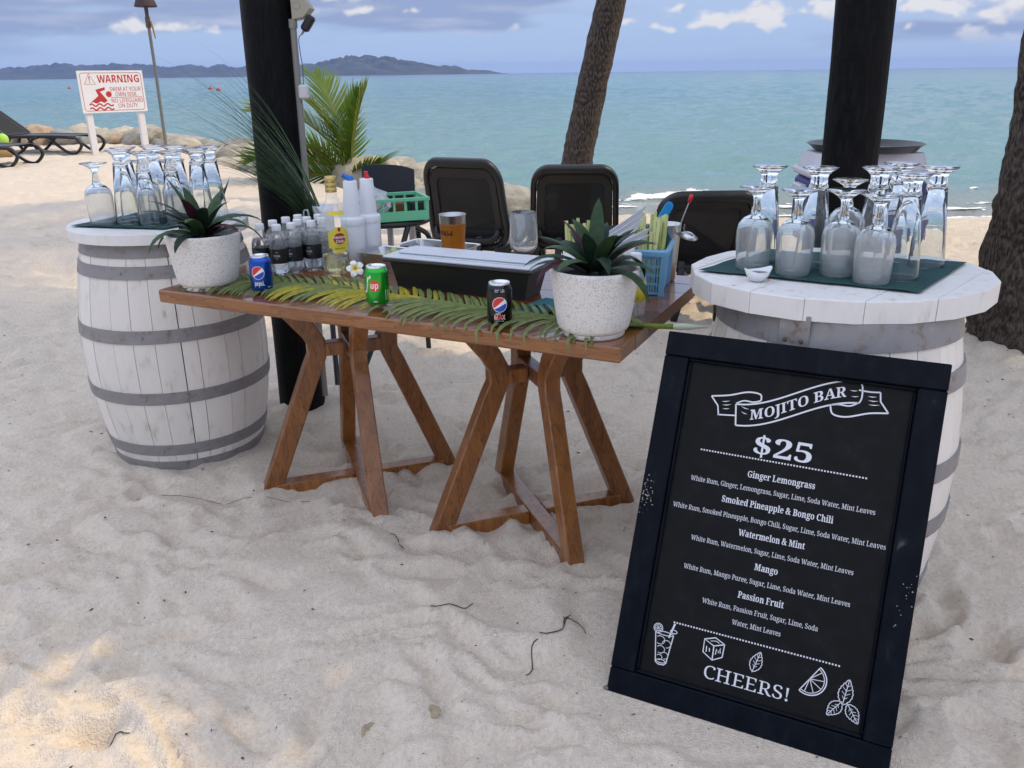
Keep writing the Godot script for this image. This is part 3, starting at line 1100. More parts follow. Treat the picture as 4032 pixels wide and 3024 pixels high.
func make_rum():
	var o := thing("rum_bottle", "tall clear liquor bottle with gold cap and yellow label", "bottle", Vector3(-0.583, 0.7505, -2.845), 0.12)
	o.scale = Vector3(1.14, 1.0, 1.14)
	var gl := M("bottle_glass", Vector3(0.90, 0.95, 0.90), 0.02, 0.0, 0.10)
	gl.metallic_specular = 0.9
	var out := [Vector2(0.0, 0.0045), Vector2(0.03, 0.001), Vector2(0.0375, 0.0), Vector2(0.0398, 0.006), Vector2(0.0402, 0.05), Vector2(0.0402, 0.165), Vector2(0.0385, 0.185), Vector2(0.031, 0.208), Vector2(0.021, 0.228), Vector2(0.0158, 0.245), Vector2(0.0148, 0.265), Vector2(0.0148, 0.30)]
	var g := Geo.new()
	g.lathe(out, 36)
	part("shell", g.done(), gl, o)
	g = Geo.new()
	g.lathe([Vector2(0.0, 0.010), Vector2(0.034, 0.0065), Vector2(0.0372, 0.012), Vector2(0.0374, 0.06), Vector2(0.0, 0.06)], 30)
	var rum := M("pale_rum", Vector3.ONE, 0.02, 0.0, 0.0)
	rum.refraction_enabled = true
	rum.refraction_scale = 0.034
	rum.albedo_color = Color(0.93, 0.90, 0.66, 0.0)
	part("rum", g.done(), rum, o)
	g = Geo.new()
	g.lathe([Vector2(0.0160, 0.262), Vector2(0.0164, 0.264), Vector2(0.0164, 0.276), Vector2(0.0156, 0.2775), Vector2(0.0164, 0.279), Vector2(0.0164, 0.290), Vector2(0.0156, 0.2915), Vector2(0.0162, 0.293), Vector2(0.0162, 0.311), Vector2(0.0150, 0.3128), Vector2(0.0, 0.313)], 24)
	part("cap", g.done(), M("gold_cap", Vector3(0.62, 0.44, 0.16), 0.32, 0.85), o)
	var ye := M("label_yellow", Vector3(0.72, 0.58, 0.06), 0.5)
	var rd := M("label_red", Vector3(0.36, 0.02, 0.02), 0.5)
	var wh := M("print_white", Vector3(0.8, 0.8, 0.8), 0.4)
	var dk := M("label_dark", Vector3(0.03, 0.03, 0.02), 0.5)
	var R := 0.0405
	var P := 0.42
	g = Geo.new()
	var hi := func(x: float) -> float:
		var t: float = absf(x) / 0.033
		return 0.042 if t < 0.4 else (0.036 if t < 0.72 else 0.028) - 0.002 * t
	g.smooth()
	var n := 36
	for i in n:
		var x0 := -0.033 + 0.066 * i / n
		var x1 := -0.033 + 0.066 * (i + 1) / n
		var f := func(x: float, y: float) -> Vector3: return Vector3(sin(x / R + P) * R, 0.112 + y, cos(x / R + P) * R)
		g.quad(f.call(x0, -hi.call(x0)), f.call(x1, -hi.call(x1)), f.call(x1, hi.call(x1)), f.call(x0, hi.call(x0)))
	var lab := part("paper_label", g.done(), ye, o)
	g = Geo.new()
	disc_band(g, R + 0.0001, 0.0185, func(_x): return -1.0, func(_x): return 1.0, 0.116, P)
	part("red_roundel", g.done(), rd, lab)
	part("lettering", letters("Havana", false, 800, 0.0098, 0.036, Vector2.ZERO, bend(R + 0.0002, 0.121, P)), wh, lab)
	part("lettering", letters("Club", false, 800, 0.0098, 0.023, Vector2.ZERO, bend(R + 0.0002, 0.1075, P)), wh, lab)
	part("lettering", letters("ORIGINAL", true, 600, 0.0058, 0.032, Vector2.ZERO, bend(R + 0.0002, 0.084, P)), dk, lab)
	part("lettering", letters("EL RON DE CUBA", false, 400, 0.0022, 0.026, Vector2.ZERO, bend(R + 0.0002, 0.0935, P)), dk, lab)
	part("small_figure", letters("♦", false, 400, 0.010, 0.008, Vector2.ZERO, bend(R + 0.0002, 0.144, P)), rd, lab)
	g = Geo.new()
	patch(g, R, PackedVector2Array([Vector2(-0.016, -0.0045), Vector2(0.016, -0.0045), Vector2(0.016, 0.0045), Vector2(-0.016, 0.0045)]), 0.048, P + 0.1)
	part("lower_label", g.done(), M("label_grey", Vector3(0.32, 0.36, 0.38), 0.5), o)
	# neck band, on the sloping shoulder
	g = Geo.new()
	g.lathe([Vector2(0.0368, 0.1915), Vector2(0.0326, 0.2045)], 14, -PI / 2 - 0.35, -PI / 2 + 1.15)
	part("neck_band", g.done(), ye, o)

func make_pour_bottles():
	var wh := M("pour_white", Vector3(0.74, 0.75, 0.78), 0.38)
	wh.subsurf_scatter_enabled = true
	wh.subsurf_scatter_strength = 0.15
	for i in 2:
		var at: Vector3 = [Vector3(-0.538, 0.7505, -2.945), Vector3(-0.492, 0.7505, -3.005)][i]
		var o := thing("pour_bottle", ["white plastic pour bottle with blue spout", "white plastic pour bottle with red spout behind its blue-topped twin"][i], "bottle", at, 0.0, "white pour bottles")
		o.scale = Vector3(0.9, 1.0, 0.9)
		var g := Geo.new()
		g.lathe([Vector2(0.0, 0.001), Vector2(0.041, 0.0), Vector2(0.0435, 0.004), Vector2(0.0435, 0.135), Vector2(0.0425, 0.141)], 32)
		part("jar", g.done(), wh, o)
		g = Geo.new()
		g.lathe([Vector2(0.0448, 0.139), Vector2(0.0452, 0.141), Vector2(0.0452, 0.160), Vector2(0.043, 0.1635), Vector2(0.0335, 0.166), Vector2(0.0325, 0.169)], 32)
		g.lathe([Vector2(0.03, 0.139), Vector2(0.0448, 0.139)], 32)
		part("collar", g.done(), wh, o)
		g = Geo.new()
		g.lathe([Vector2(0.0325, 0.169), Vector2(0.0255, 0.284), Vector2(0.024, 0.2865), Vector2(0.0, 0.2868)], 32)
		part("neck", g.done(), wh, o)
		var sp := M(["spout_blue", "spout_red"][i], [Vector3(0.01, 0.16, 0.62), Vector3(0.62, 0.012, 0.02)][i], 0.2)
		g = Geo.new()
		var tip: Vector3 = [Vector3(-0.022, 0.304, 0.008), Vector3(0.0, 0.307, 0.0)][i]
		g.tube([Vector3(0.006, 0.283, 0), Vector3(0.001, 0.293, 0.001), tip], [0.0105, 0.0095, 0.0068], 14)
		if i == 0:
			g.xf = X(Vector3(0.002, 0.293, 0.0), Vector3(0, 0, 0.5))
			g.box(Vector3(0.004, 0, 0), Vector3(0.018, 0.011, 0.012), 0.003)
			g.xf = Transform3D()
		g.tube([tip, tip + (tip - Vector3(0, 0.29, 0)).normalized() * 0.003], [0.0078, 0.0078], 14)
		part("spout", g.done(), sp, o)

# ------------------------------------------------------------------ planters
func terrazzo() -> StandardMaterial3D:
	if mats.has("terrazzo"):
		return mats["terrazzo"]
	var m := M("terrazzo", Vector3.ONE, 0.5)
	var S := 768
	var im := Image.create(S, S, false, Image.FORMAT_RGB8)
	im.fill(lin(0.72, 0.70, 0.67))
	rng.seed = 909
	for i in 2600:
		var cx := rng.randi() % S
		var cy := rng.randi() % S
		var a := rng.randf() * PI
		var l := rng.randf_range(2.0, 6.5)
		var w := l * rng.randf_range(0.35, 0.8)
		var k := rng.randf()
		var c := lin(0.33, 0.29, 0.24) if k < 0.4 else (lin(0.45, 0.385, 0.30) if k < 0.7 else (lin(0.26, 0.245, 0.23) if k < 0.85 else lin(0.52, 0.38, 0.26)))
		for dy in range(-6, 7):
			for dx in range(-6, 7):
				var u := (dx * cos(a) + dy * sin(a)) / l
				var v := (-dx * sin(a) + dy * cos(a)) / w
				if absf(u) + absf(v) * 0.8 < 1.0 and absf(v) < 0.8:
					im.set_pixel((cx + dx + S) % S, (cy + dy + S) % S, c)
	im.generate_mipmaps()
	m.albedo_texture = ImageTexture.create_from_image(im)
	tri_map(m, Vector3.ONE * 3.6)
	return m

func make_pot(label: String, at: Vector3, s: float, plant_label: String, sd: int, turn: float):
	var o := thing("planter", label, "planter", at, 0.0, "speckled white planters on the table")
	var g := Geo.new()
	g.lathe([Vector2(0.0, 0.0), Vector2(0.071, 0.0), Vector2(0.0745, 0.003), Vector2(0.0745, 0.0125)].map(func(p): return p * s), 44)
	part("foot_ring", g.done(), terrazzo(), o)
	g = Geo.new()
	g.lathe([Vector2(0.07, 0.0125), Vector2(0.076, 0.0135), Vector2(0.0815, 0.017), Vector2(0.086, 0.026), Vector2(0.0915, 0.06), Vector2(0.1045, 0.150), Vector2(0.1053, 0.1575), Vector2(0.1035, 0.160), Vector2(0.099, 0.160), Vector2(0.0965, 0.157), Vector2(0.094, 0.135)].map(func(p): return p * s), 44)
	part("bowl", g.done(), terrazzo(), o)
	g = Geo.new()
	var pr := []
	for i in 6:
		pr.append(Vector2(0.0945 * (5 - i) / 5.0, 0.132 + 0.006 * sin(i * 1.4)) * s)
	g.lathe(pr, 24)
	var soil := M("soil", Vector3(0.028, 0.02, 0.014), 0.95)
	part("soil", g.done(), soil, o)
	# the plant: a rosette of sword leaves, dark green above and purple below
	rng.seed = sd
	var p := thing("rosette_plant", plant_label, "plant", at + Vector3(0, 0.13 * s, 0), turn, "purple backed rosette plants")
	var greens := [leafmat("rosette_a", Vector3(0.028, 0.058, 0.026), 0.5), leafmat("rosette_b", Vector3(0.042, 0.082, 0.034), 0.5), leafmat("rosette_c", Vector3(0.016, 0.034, 0.022), 0.5)]
	var pur := leafmat("rosette_purple", Vector3(0.05, 0.014, 0.022), 0.45)
	var n := 25
	for i in n:
		var t := float(i) / n
		var an := i * 2.39996 + rng.randf_range(-0.25, 0.25)
		var rise := lerpf(0.25, 0.85, pow(t, 1.6)) + rng.randf_range(-0.15, 0.15)
		var L := lerpf(0.195, 0.13, t) * rng.randf_range(0.85, 1.15) * s
		if i == n - 1:
			L = 0.165 * s
			rise = 0.95
			an = 1.0
		var droop := lerpf(2.3, 0.75, t) * rng.randf_range(0.75, 1.25)
		var dir := Vector3(cos(an), 0, -sin(an))
		var side := Vector3(-sin(an), 0, -cos(an))
		var pts := []
		var w := []
		var pos := dir * 0.008 + Vector3(0, lerpf(0.012, 0.045, t), 0)
		var ang := rise + 0.35
		var seg := 9
		for k in seg + 1:
			var f := float(k) / seg
			pts.append(pos)
			w.append(maxf(0.0006, 0.0178 * s * pow(sin(PI * clampf(0.16 + f * 0.84, 0, 1)), 0.75)))
			pos += (dir * cos(ang) + Vector3.UP * sin(ang)) * (L / seg)
			ang -= droop / seg * (0.4 + f * 1.2)
		var g2 := Geo.new()
		leaf_ribbon(g2, pts, w, side, 0.32)
		part("leaf", g2.done(), pur if i % 9 == 4 else greens[rng.randi() % 3], p)

func leafmat(key: String, c: Vector3, rough: float, back := 0.25) -> StandardMaterial3D:
	if mats.has(key):
		return mats[key]
	var m := M(key, Vector3.ONE, rough)
	m.albedo_texture = noise_tex(key, 0.02, [[0.0, c.x * 0.6, c.y * 0.6, c.z * 0.6], [0.5, c.x, c.y, c.z], [1.0, c.x * 1.5, c.y * 1.4, c.z * 1.3]], 256, 300 + mats.size(), 4)
	tri_map(m, Vector3(8, 8, 8))
	m.metallic_specular = 0.3
	m.backlight_enabled = true
	m.backlight = Color(back, back, back * 0.6)
	return m

# ------------------------------------------------------------------ palm fronds
func frond_curve(pts: Array, n: int) -> Array:
	return curve(pts, n)

func lay(u: float, v: float, lift: float) -> Vector3:
	# table coordinates -> world; what hangs over the front edge falls down in front of it
	if v >= -0.004:
		return tw(u, v, 0.7505 + lift)
	var e := -0.004 - v
	return tw(u, -0.006 - minf(e, 0.02) * 0.35 - e * 0.16, 0.7505 + lift - e * 0.95)

func make_table_frond(label: String, rachis: Array, len_f: Callable, len_b: Callable, mats_f: Array, tip_mats: Array, n: int, w0: float, sd: int, stalk: bool):
	rng.seed = sd
	var o := thing("palm_frond", label, "palm frond", Vector3.ZERO, 0.0, "palm fronds laid on the table")
	var path := curve(rachis, 10)
	var g := Geo.new()
	var rr := []
	var pp := []
	for i in path.size():
		var t := float(i) / (path.size() - 1)
		rr.append(lerpf(0.0078 if stalk else 0.005, 0.0012, pow(t, 0.8)))
		pp.append(lay(path[i].x, path[i].y, rr[i] * 0.8 + 0.001))
	g.tube(pp, rr, 8)
	part("rachis", g.done(), leafmat("rachis", Vector3(0.16, 0.21, 0.03), 0.4, 0.1), o)
	if stalk:
		g = Geo.new()
		var e0: Vector3 = pp[0]
		var ed: Vector3 = (pp[0] - pp[2]).normalized()
		g.tube([e0 - ed * 0.004, e0 + ed * 0.03, e0 + ed * 0.085], [0.0084, 0.0085, 0.0012], 8)
		part("cut_end", g.done(), M("stalk_pith", Vector3(0.52, 0.56, 0.42), 0.6), o)
	var total := path.size() - 1
	for i in n:
		var t := (i + 0.5) / n
		var f := t * total
		var k := mini(int(f), total - 1)
		var p: Vector2 = path[k].lerp(path[k + 1], f - k)
		var dir: Vector2 = (path[k + 1] - path[k]).normalized()
		for sg in [1.0, -1.0]:      # 1: towards the front edge, -1: towards the back
			var lf: Callable = len_f if sg > 0 else len_b
			var L: float = lf.call(t) * rng.randf_range(0.9, 1.08)
			if L < 0.02:
				continue
			var nrm := Vector2(dir.y, -dir.x)
			if nrm.y > 0:
				nrm = -nrm
			nrm *= sg
			var a := rng.randf_range(0.55, 0.72)     # how far it leans to the tip
			var seg := 9
			var q := p
			var pts := []
			var w := []
			for j in seg + 1:
				var s := float(j) / seg
				var lift := 0.0035 + sin(s * PI) * (0.010 if sg > 0 else 0.014) + 0.003 * float(i % 2)
				pts.append(lay(q.x, q.y, lift))
				w.append(maxf(0.0004, w0 * pow(sin(PI * clampf(0.12 + s * 0.88, 0, 1)), 0.6)))
				var lean := 1.25 - s * 1.55 + (a - 0.63) if sg > 0 else a * (1.0 + s * 0.25)
				q += (nrm * cos(lean) + dir * sin(lean)) * (L / seg)
			var g2 := Geo.new()
			leaf_ribbon(g2, pts, w, Vector3(dir.x * 0.9 + dir.y * 0.43, 0.25, dir.x * 0.43 - dir.y * 0.9), 0.35)
			var pool: Array = tip_mats if t > 0.62 else mats_f
			part("leaflet", g2.done(), pool[rng.randi() % pool.size()], o)

func frond_mesh(L: float, leaf_l: float, n: int, w: float, droop: float, sd: int, arch := 0.6, hang := 0.5) -> Array:
	# a whole coconut frond along +x, arching up then down; returns [rachis mesh, leaflets mesh]
	rng.seed = sd
	var pts := []
	var pos := Vector3.ZERO
	var ang := arch
	var seg := 22
	for i in seg + 1:
		pts.append(pos)
		pos += Vector3(cos(ang), sin(ang), 0) * (L / seg)
		ang -= droop / seg * (0.5 + float(i) / seg)
	var rr := []
	for i in seg + 1:
		rr.append(lerpf(L * 0.009, L * 0.0012, float(i) / seg))
	var g := Geo.new()
	g.tube(pts, rr, 6)
	var rach := g.done()
	g = Geo.new()
	for i in n:
		var t := lerpf(0.14, 0.995, float(i) / (n - 1))
		var f := t * seg
		var k := mini(int(f), seg - 1)
		var p: Vector3 = pts[k].lerp(pts[k + 1], f - k)
		var d: Vector3 = (pts[k + 1] - pts[k]).normalized()
		var up := Vector3(0, 0, 1).cross(d).normalized()
		if up.y < 0 and absf(d.x) > 0.05:
			up = -up
		for sg in [-1.0, 1.0]:
			var l := leaf_l * (0.45 + 0.75 * sin(PI * clampf(t * 0.85 + 0.1, 0, 1))) * rng.randf_range(0.85, 1.12)
			if t > 0.9:
				l *= 0.75
			var lean := lerpf(0.42, 0.95, t) + rng.randf_range(-0.06, 0.06)
			var v := (Vector3(0, 0, sg) * cos(lean) + d * sin(lean) + up * 0.22).normalized()
			var q := p
			var pp := []
			var ww := []
			var sgm := 4
			for j in sgm + 1:
				var s := float(j) / sgm
				pp.append(q)
				ww.append(maxf(0.0008, w * pow(sin(PI * clampf(0.18 + s * 0.82, 0, 1)), 0.7)))
				q += v * (l / sgm)
				v = (v + Vector3.DOWN * hang * (0.06 + 0.24 * s) * rng.randf_range(0.7, 1.3)).normalized()
			leaf_ribbon(g, pp, ww, d, 0.2)
	return [rach, g.done()]

func make_palm(label: String, at: Vector3, trunk_pts: Array, radii: Array, crown: bool, sd: int, called := "coconut_palm") -> Node3D:
	var o := thing(called, label, "palm tree", at)
	rng.seed = sd
	var path := curve(trunk_pts, 26)
	var rad := []
	var n := path.size()
	var g := Geo.new()
	g.smooth()
	var m := 40
	var rings := []
	for i in n:
		var f := float(i) / (n - 1) * (radii.size() - 1)
		var k := mini(int(f), radii.size() - 2)
		var r := lerpf(radii[k], radii[k + 1], f - k)
		var ring := []
		for j in m:
			var a := TAU * j / m
			var y: float = path[i].y
			var b := N("bark1", 3.0, sd, 4).get_noise_3d(cos(a) * r * 6.0, y * 1.6, sin(a) * r * 6.0) * 0.11
			b += N("bark2", 9.0, sd + 1, 3).get_noise_3d(cos(a) * r * 9.0, y * 1.1, sin(a) * r * 9.0) * 0.07
			b += sin(y * 62.0 + N("bark3", 2.0, 3).get_noise_2d(a * 2.0, y) * 3.0) * 0.012
			if y < 0.5:
				b += (0.5 - y) * 0.5 * maxf(0.0, N("root", 1.2, 5, 2).get_noise_2d(a * 2.0, 3.0) + 0.15)
			ring.append(path[i] + Vector3(cos(a), 0, -sin(a)) * r * (1.0 + b))
		rings.append(ring)
	for i in n - 1:
		for j in m:
			var j2 := (j + 1) % m
			g.quad(rings[i][j], rings[i][j2], rings[i + 1][j2], rings[i + 1][j])
	var bark := M("bark", Vector3.ONE, 0.92)
	if not bark.albedo_texture:
		bark.albedo_texture = noise_tex("bark", 0.022, [[0.0, 0.006, 0.005, 0.005], [0.36, 0.014, 0.011, 0.009], [0.46, 0.050, 0.036, 0.027], [0.6, 0.085, 0.062, 0.046], [0.8, 0.12, 0.092, 0.072], [1.0, 0.20, 0.19, 0.155]], 512, 81, 6)
		bark.normal_enabled = true
		bark.normal_texture = noise_tex("barkn", 0.03, [], 512, 82, 5, FastNoiseLite.TYPE_SIMPLEX_SMOOTH, 8.0)
		tri_map(bark, Vector3(5.0, 1.5, 5.0))
	part("trunk", g.done(), bark, o)
	if crown:
		var top: Vector3 = path[-1]
		var variants := []
		for k in 3:
			variants.append(frond_mesh(4.0, 0.95, 52, 0.024, 1.7 + k * 0.25, sd + 10 + k, 0.75 - k * 0.2, 0.6))
		for k in 12:
			var vr: Array = variants[k % 3]
			var e := rng.randf_range(-0.45, 0.5)
			var x := Transform3D(Basis(Vector3.UP, k * 2.4 + rng.randf() * 0.4) * Basis(Vector3(0, 0, 1), e), top)
			var fr := part("frond", vr[1], leafmat("palm_green", Vector3(0.055, 0.105, 0.018), 0.4, 0.5), o, x)
			part("rachis", vr[0], leafmat("palm_rib", Vector3(0.20, 0.17, 0.05), 0.5, 0.1), fr)
	return o

# ------------------------------------------------------------------ things on the table
func make_table_things():
	var steel := M("steel", Vector3(0.56, 0.56, 0.57), 0.28, 1.0)
	# garnish box with its clouded lid
	var c := tw(1.0, 0.275, 0.7505)
	var o := thing("garnish_box", "long black garnish tray with clouded plastic lid on the table", "container", Vector3(-0.130, 0.7505, -2.555), TTURN)
	var blk := M("black_plastic", Vector3(0.010, 0.010, 0.011), 0.38)
	var g := Geo.new()
	g.flat()
	var L := 0.47
	var D := 0.135
	for s in [[0.0, 0.086, 1.0], [0.0, 0.0, 0.0]]:
		pass
	var lo := [Vector3(-L * 0.5 + 0.02, 0, D * 0.5 - 0.012), Vector3(L * 0.5 - 0.02, 0, D * 0.5 - 0.012), Vector3(L * 0.5 - 0.02, 0, -D * 0.5 + 0.012), Vector3(-L * 0.5 + 0.02, 0, -D * 0.5 + 0.012)]
	var hi := [Vector3(-L * 0.5, 0.086, D * 0.5), Vector3(L * 0.5, 0.086, D * 0.5), Vector3(L * 0.5, 0.086, -D * 0.5), Vector3(-L * 0.5, 0.086, -D * 0.5)]
	for k in 4:
		var k2 := (k + 1) % 4
		g.poly([lo[k], lo[k2], hi[k2], hi[k]], (lo[k] + lo[k2]) * Vector3(1, 0, 1))
	g.poly(lo, Vector3.DOWN)
	part("tub", g.done(), blk, o)
	g = Geo.new()
	g.box(Vector3(0, 0.089, 0), Vector3(L + 0.034, 0.010, D + 0.034), 0.003)
	part("rim", g.done(), blk, o)
	var lidm := M("clouded_lid", Vector3(0.62, 0.64, 0.69), 0.32, 0.0, 0.86)
	g = Geo.new()
	g.box(Vector3(0, 0.0985, 0), Vector3(L + 0.03, 0.008, D + 0.03), 0.003)
	var lid := part("lid", g.done(), lidm, o)
	g = Geo.new()
	g.box(Vector3(0, 0.1065, -0.012), Vector3(L - 0.03, 0.0075, D - 0.035), 0.003)
	part("raised_panel", g.done(), lidm, lid)
	g = Geo.new()
	g.box(Vector3(0.05, 0.1035, D * 0.5 - 0.012), Vector3(L - 0.14, 0.0025, 0.006), 0.001)
	part("grip_ridge", g.done(), lidm, lid)
	# steel pans with cut limes
	for i in 2:
		var at := [tw(0.545, 0.545, 0.7505), tw(0.60, 0.71, 0.7505)]
		var p := thing("steel_pan", ["shallow steel pan of cut limes behind the garnish tray", "second steel pan of mint, touching the shaker side"][i], "pan", at[i], TTURN - 0.06, "steel pans on the table")
		var w := 0.26
		var d := 0.13
		var sec := rounded(w, d, 0.025)
		var ring0 := []
		var ring1 := []
		var ring2 := []
		g = Geo.new()
		for q in sec:
			ring0.append(Vector3(q.x * 0.88, 0.0, q.y * 0.84))
			ring1.append(Vector3(q.x, 0.058, q.y))
			ring2.append(Vector3(q.x * 1.07, 0.06, q.y * 1.13))
		g.smooth()
		var n := sec.size()
		for k in n:
			var k2 := (k + 1) % n
			g.quad(ring0[k2], ring0[k], ring1[k], ring1[k2])
		g.smooth()
		for k in n:
			var k2 := (k + 1) % n
			g.quad(ring1[k2], ring1[k], ring2[k], ring2[k2])
		g.poly(ring0, Vector3.UP)
		part("pan_body", g.done(), steel, p)
		rng.seed = 31 + i
		for k in 9:
			var lg := Geo.new()
			var lm := M("lime_flesh", Vector3(0.42, 0.46, 0.16), 0.5) if k % 2 == 0 else M("lime_skin", Vector3(0.12, 0.22, 0.03), 0.45)
			var bs := Transform3D(Basis.from_euler(Vector3(rng.randf() * 6, rng.randf() * 6, 0)), Vector3(rng.randf_range(-0.09, 0.09), 0.03 + 0.012 * (k % 3), rng.randf_range(-0.035, 0.035)))
			lg.xf = bs
			if i == 0:
				lg.ball(Vector3.ZERO, Vector3(0.017, 0.012, 0.024), 9, 5)
				part("lime_wedge", lg.done(), lm, p)
			else:
				leaf_ribbon(lg, [Vector3(-0.03, 0, 0), Vector3(-0.01, 0.006, 0), Vector3(0.012, 0.006, 0), Vector3(0.03, 0, 0)], [0.001, 0.013, 0.012, 0.001], Vector3(0, 0, 1), 0.2)
				part("mint_leaf", lg.done(), leafmat("mint", Vector3(0.10, 0.20, 0.04), 0.5, 0.3), p)
	# shaker tin in an orange sleeve, its writing upside down
	o = thing("shaker_tin", "steel cocktail shaker in orange sleeve with inverted lettering", "shaker", Vector3(-0.194, 0.7505, -2.903), 0.30)
	g = Geo.new()
	g.lathe([Vector2(0.0, 0.001), Vector2(0.031, 0.0), Vector2(0.034, 0.003), Vector2(0.0365, 0.04), Vector2(0.045, 0.174), Vector2(0.0462, 0.176), Vector2(0.0455, 0.1775), Vector2(0.0445, 0.1755), Vector2(0.0355, 0.04), Vector2(0.0, 0.006)], 36)
	part("tin", g.done(), steel, o)
	g = Geo.new()
	g.lathe([Vector2(0.0345, 0.004), Vector2(0.0373, 0.04), Vector2(0.0442, 0.146), Vector2(0.0452, 0.147), Vector2(0.0438, 0.1475)], 36)
	var sl := part("sleeve", g.done(), M("orange_sleeve", Vector3(0.47, 0.155, 0.012), 0.42), o)
	var f := func(q: Vector2) -> Vector3:
		var r := 0.0432 + 0.0002
		var a := -q.x / r - 0.95
		return Vector3(sin(a) * r, 0.119 - q.y, cos(a) * r)
	part("lettering", letters("PYRAT", true, 700, 0.016, 0.060, Vector2.ZERO, f), M("print_black", Vector3(0.012, 0.012, 0.014), 0.4), sl)
	# a goblet standing upright, filled with mist
	var gob := make_goblet(true)
	place_glass(gob, "water_goblet", "misted goblet standing upright behind the garnish tray", "glass", Vector3(0.043, 0.7505, -2.726), "", 0.0)
	# blue strainer basket full of cut stalks
	make_basket()
	# cloth under the garnish tray
	o = thing("bar_cloth", "teal cloth folded under the garnish tray's near end", "cloth", tw(1.19, 0.27, 0.7505), TTURN - 0.2)
	g = Geo.new()
	g.box(Vector3(0, 0.003, 0), Vector3(0.10, 0.005, 0.17), 0.002)
	part("fold", g.done(), M("teal_cloth", Vector3(0.02, 0.115, 0.14), 0.9), o)
	# frangipani blossom
	o = thing("frangipani_flower", "white frangipani blossom with yellow heart lying beside the liquor bottle", "flower", Vector3(-0.508, 0.775, -2.765), 0.2)
	o.rotation.x = 1.0
	for k in 5:
		var a := TAU * k / 5 + 0.3
		var dir := Vector3(cos(a), 0, -sin(a))
		var sd := Vector3(-sin(a), 0, -cos(a))
		g = Geo.new()
		g.col = Color(0.80, 0.52, 0.04)
		var pts := []
		var w := []
		for j in 6:
			var t := j / 5.0
			pts.append(dir * (0.003 + 0.026 * t) + sd * 0.005 * sin(t * 2.5) + Vector3(0, 0.006 * sin(t * PI), 0))
			w.append([0.0025, 0.007, 0.0105, 0.0115, 0.009, 0.002][j])
		# yellow throat then white blade
		leaf_ribbon(g, [pts[0], pts[1]], [w[0], w[1]], sd, 0.12)
		g.col = Color(0.84, 0.76, 0.42)
		leaf_ribbon(g, [pts[1], pts[2]], [w[1], w[2]], sd, 0.12)
		g.col = Color(0.84, 0.83, 0.80)
		leaf_ribbon(g, [pts[2], pts[3], pts[4], pts[5]], [w[2], w[3], w[4], w[5]], sd, 0.12)
		var pm := M("petal", Vector3.ONE, 0.5)
		pm.vertex_color_use_as_albedo = true
		part("petal", g.done(), pm, o)
	o = thing("flower_bud", "small white flower bud leaning by the frangipani blossom", "flower", Vector3(-0.470, 0.762, -2.80), 0.0)
	g = Geo.new()
	g.xf = X(Vector3(0, 0.0, 0), Vector3(0.3, 0, -0.4))
	g.lathe([Vector2(0.002, -0.012), Vector2(0.003, 0.0), Vector2(0.0085, 0.012), Vector2(0.007, 0.022), Vector2(0.0, 0.028)], 10)
	part("bud", g.done(), M("bud_white", Vector3(0.78, 0.77, 0.72), 0.5), o)
	# white jug with a sheaf of long grass
	var ja := tw(0.09, 0.735, 0.7505)
	o = thing("white_jug", "white ceramic jug behind the soda bottles holding long grass", "jug", ja)
	o.scale = Vector3(0.8, 0.95, 0.8)
	g = Geo.new()
	g.lathe([Vector2(0.0, 0.0), Vector2(0.042, 0.0), Vector2(0.046, 0.006), Vector2(0.05, 0.06), Vector2(0.046, 0.15), Vector2(0.050, 0.175), Vector2(0.047, 0.175), Vector2(0.043, 0.15), Vector2(0.0, 0.12)], 28)
	part("body", g.done(), M("ceramic_white", Vector3(0.74, 0.75, 0.77), 0.25), o)
	g = Geo.new()
	g.tube(curve([Vector3(0.046, 0.15, 0), Vector3(0.082, 0.14, 0), Vector3(0.085, 0.09, 0), Vector3(0.05, 0.05, 0)], 6), 0.006, 8, Vector3(0, 0, 1))
	part("handle", g.done(), M("ceramic_white", Vector3.ONE), o)
	rng.seed = 404
	o = thing("grass_bunch", "sheaf of long dark green grass blades arching out of the jug", "grass", ja + Vector3(0, 0.05, 0))
	var gm := [leafmat("blade_a", Vector3(0.045, 0.085, 0.028), 0.5, 0.3), leafmat("blade_b", Vector3(0.07, 0.12, 0.040), 0.5, 0.3), leafmat("blade_c", Vector3(0.022, 0.045, 0.022), 0.5, 0.3)]
	for k in 120:
		var base := Vector3(rng.randf_range(-0.03, 0.03), 0.0, rng.randf_range(-0.03, 0.03))
		var an := rng.randf_range(-0.55, 0.45)        # mostly towards the far barrel
		var lean := rng.randf_range(0.55, 1.25)
		var dir := Vector3(-cos(an), 0, sin(an))
		var len := rng.randf_range(0.46, 0.74)
		if rng.randf() < 0.12:
			len *= 1.2
		var bendy := rng.randf_range(0.25, 1.1)
		var pts := []
		var w := []
		var pos := base
		var a := PI / 2 - lean * 0.55
		for j in 9:
			var t := j / 8.0
			pts.append(pos)
			w.append(maxf(0.0005, 0.0036 * (1.0 - t * 0.85)))
			pos += (dir * cos(a) + Vector3.UP * sin(a)) * (len / 8.0)
			a -= (lean * 0.5 + bendy * t) / 8.0 * 1.2
		g = Geo.new()
		leaf_ribbon(g, pts, w, Vector3(sin(an), 0, cos(an)), 0.35)
		part("blade", g.done(), gm[rng.randi() % 3], o)
	# tongs standing among the bottles
	o = thing("steel_tongs", "bright steel tongs standing up among the soda bottles", "tongs", tw(0.16, 0.55, 0.7505))
	g = Geo.new()
	var tp := curve([Vector3(-0.008, 0.0, 0), Vector3(-0.011, 0.09, 0), Vector3(-0.008, 0.168, 0), Vector3(0.0, 0.177, 0), Vector3(0.008, 0.168, 0), Vector3(0.011, 0.09, 0), Vector3(0.008, 0.0, 0)], 7)
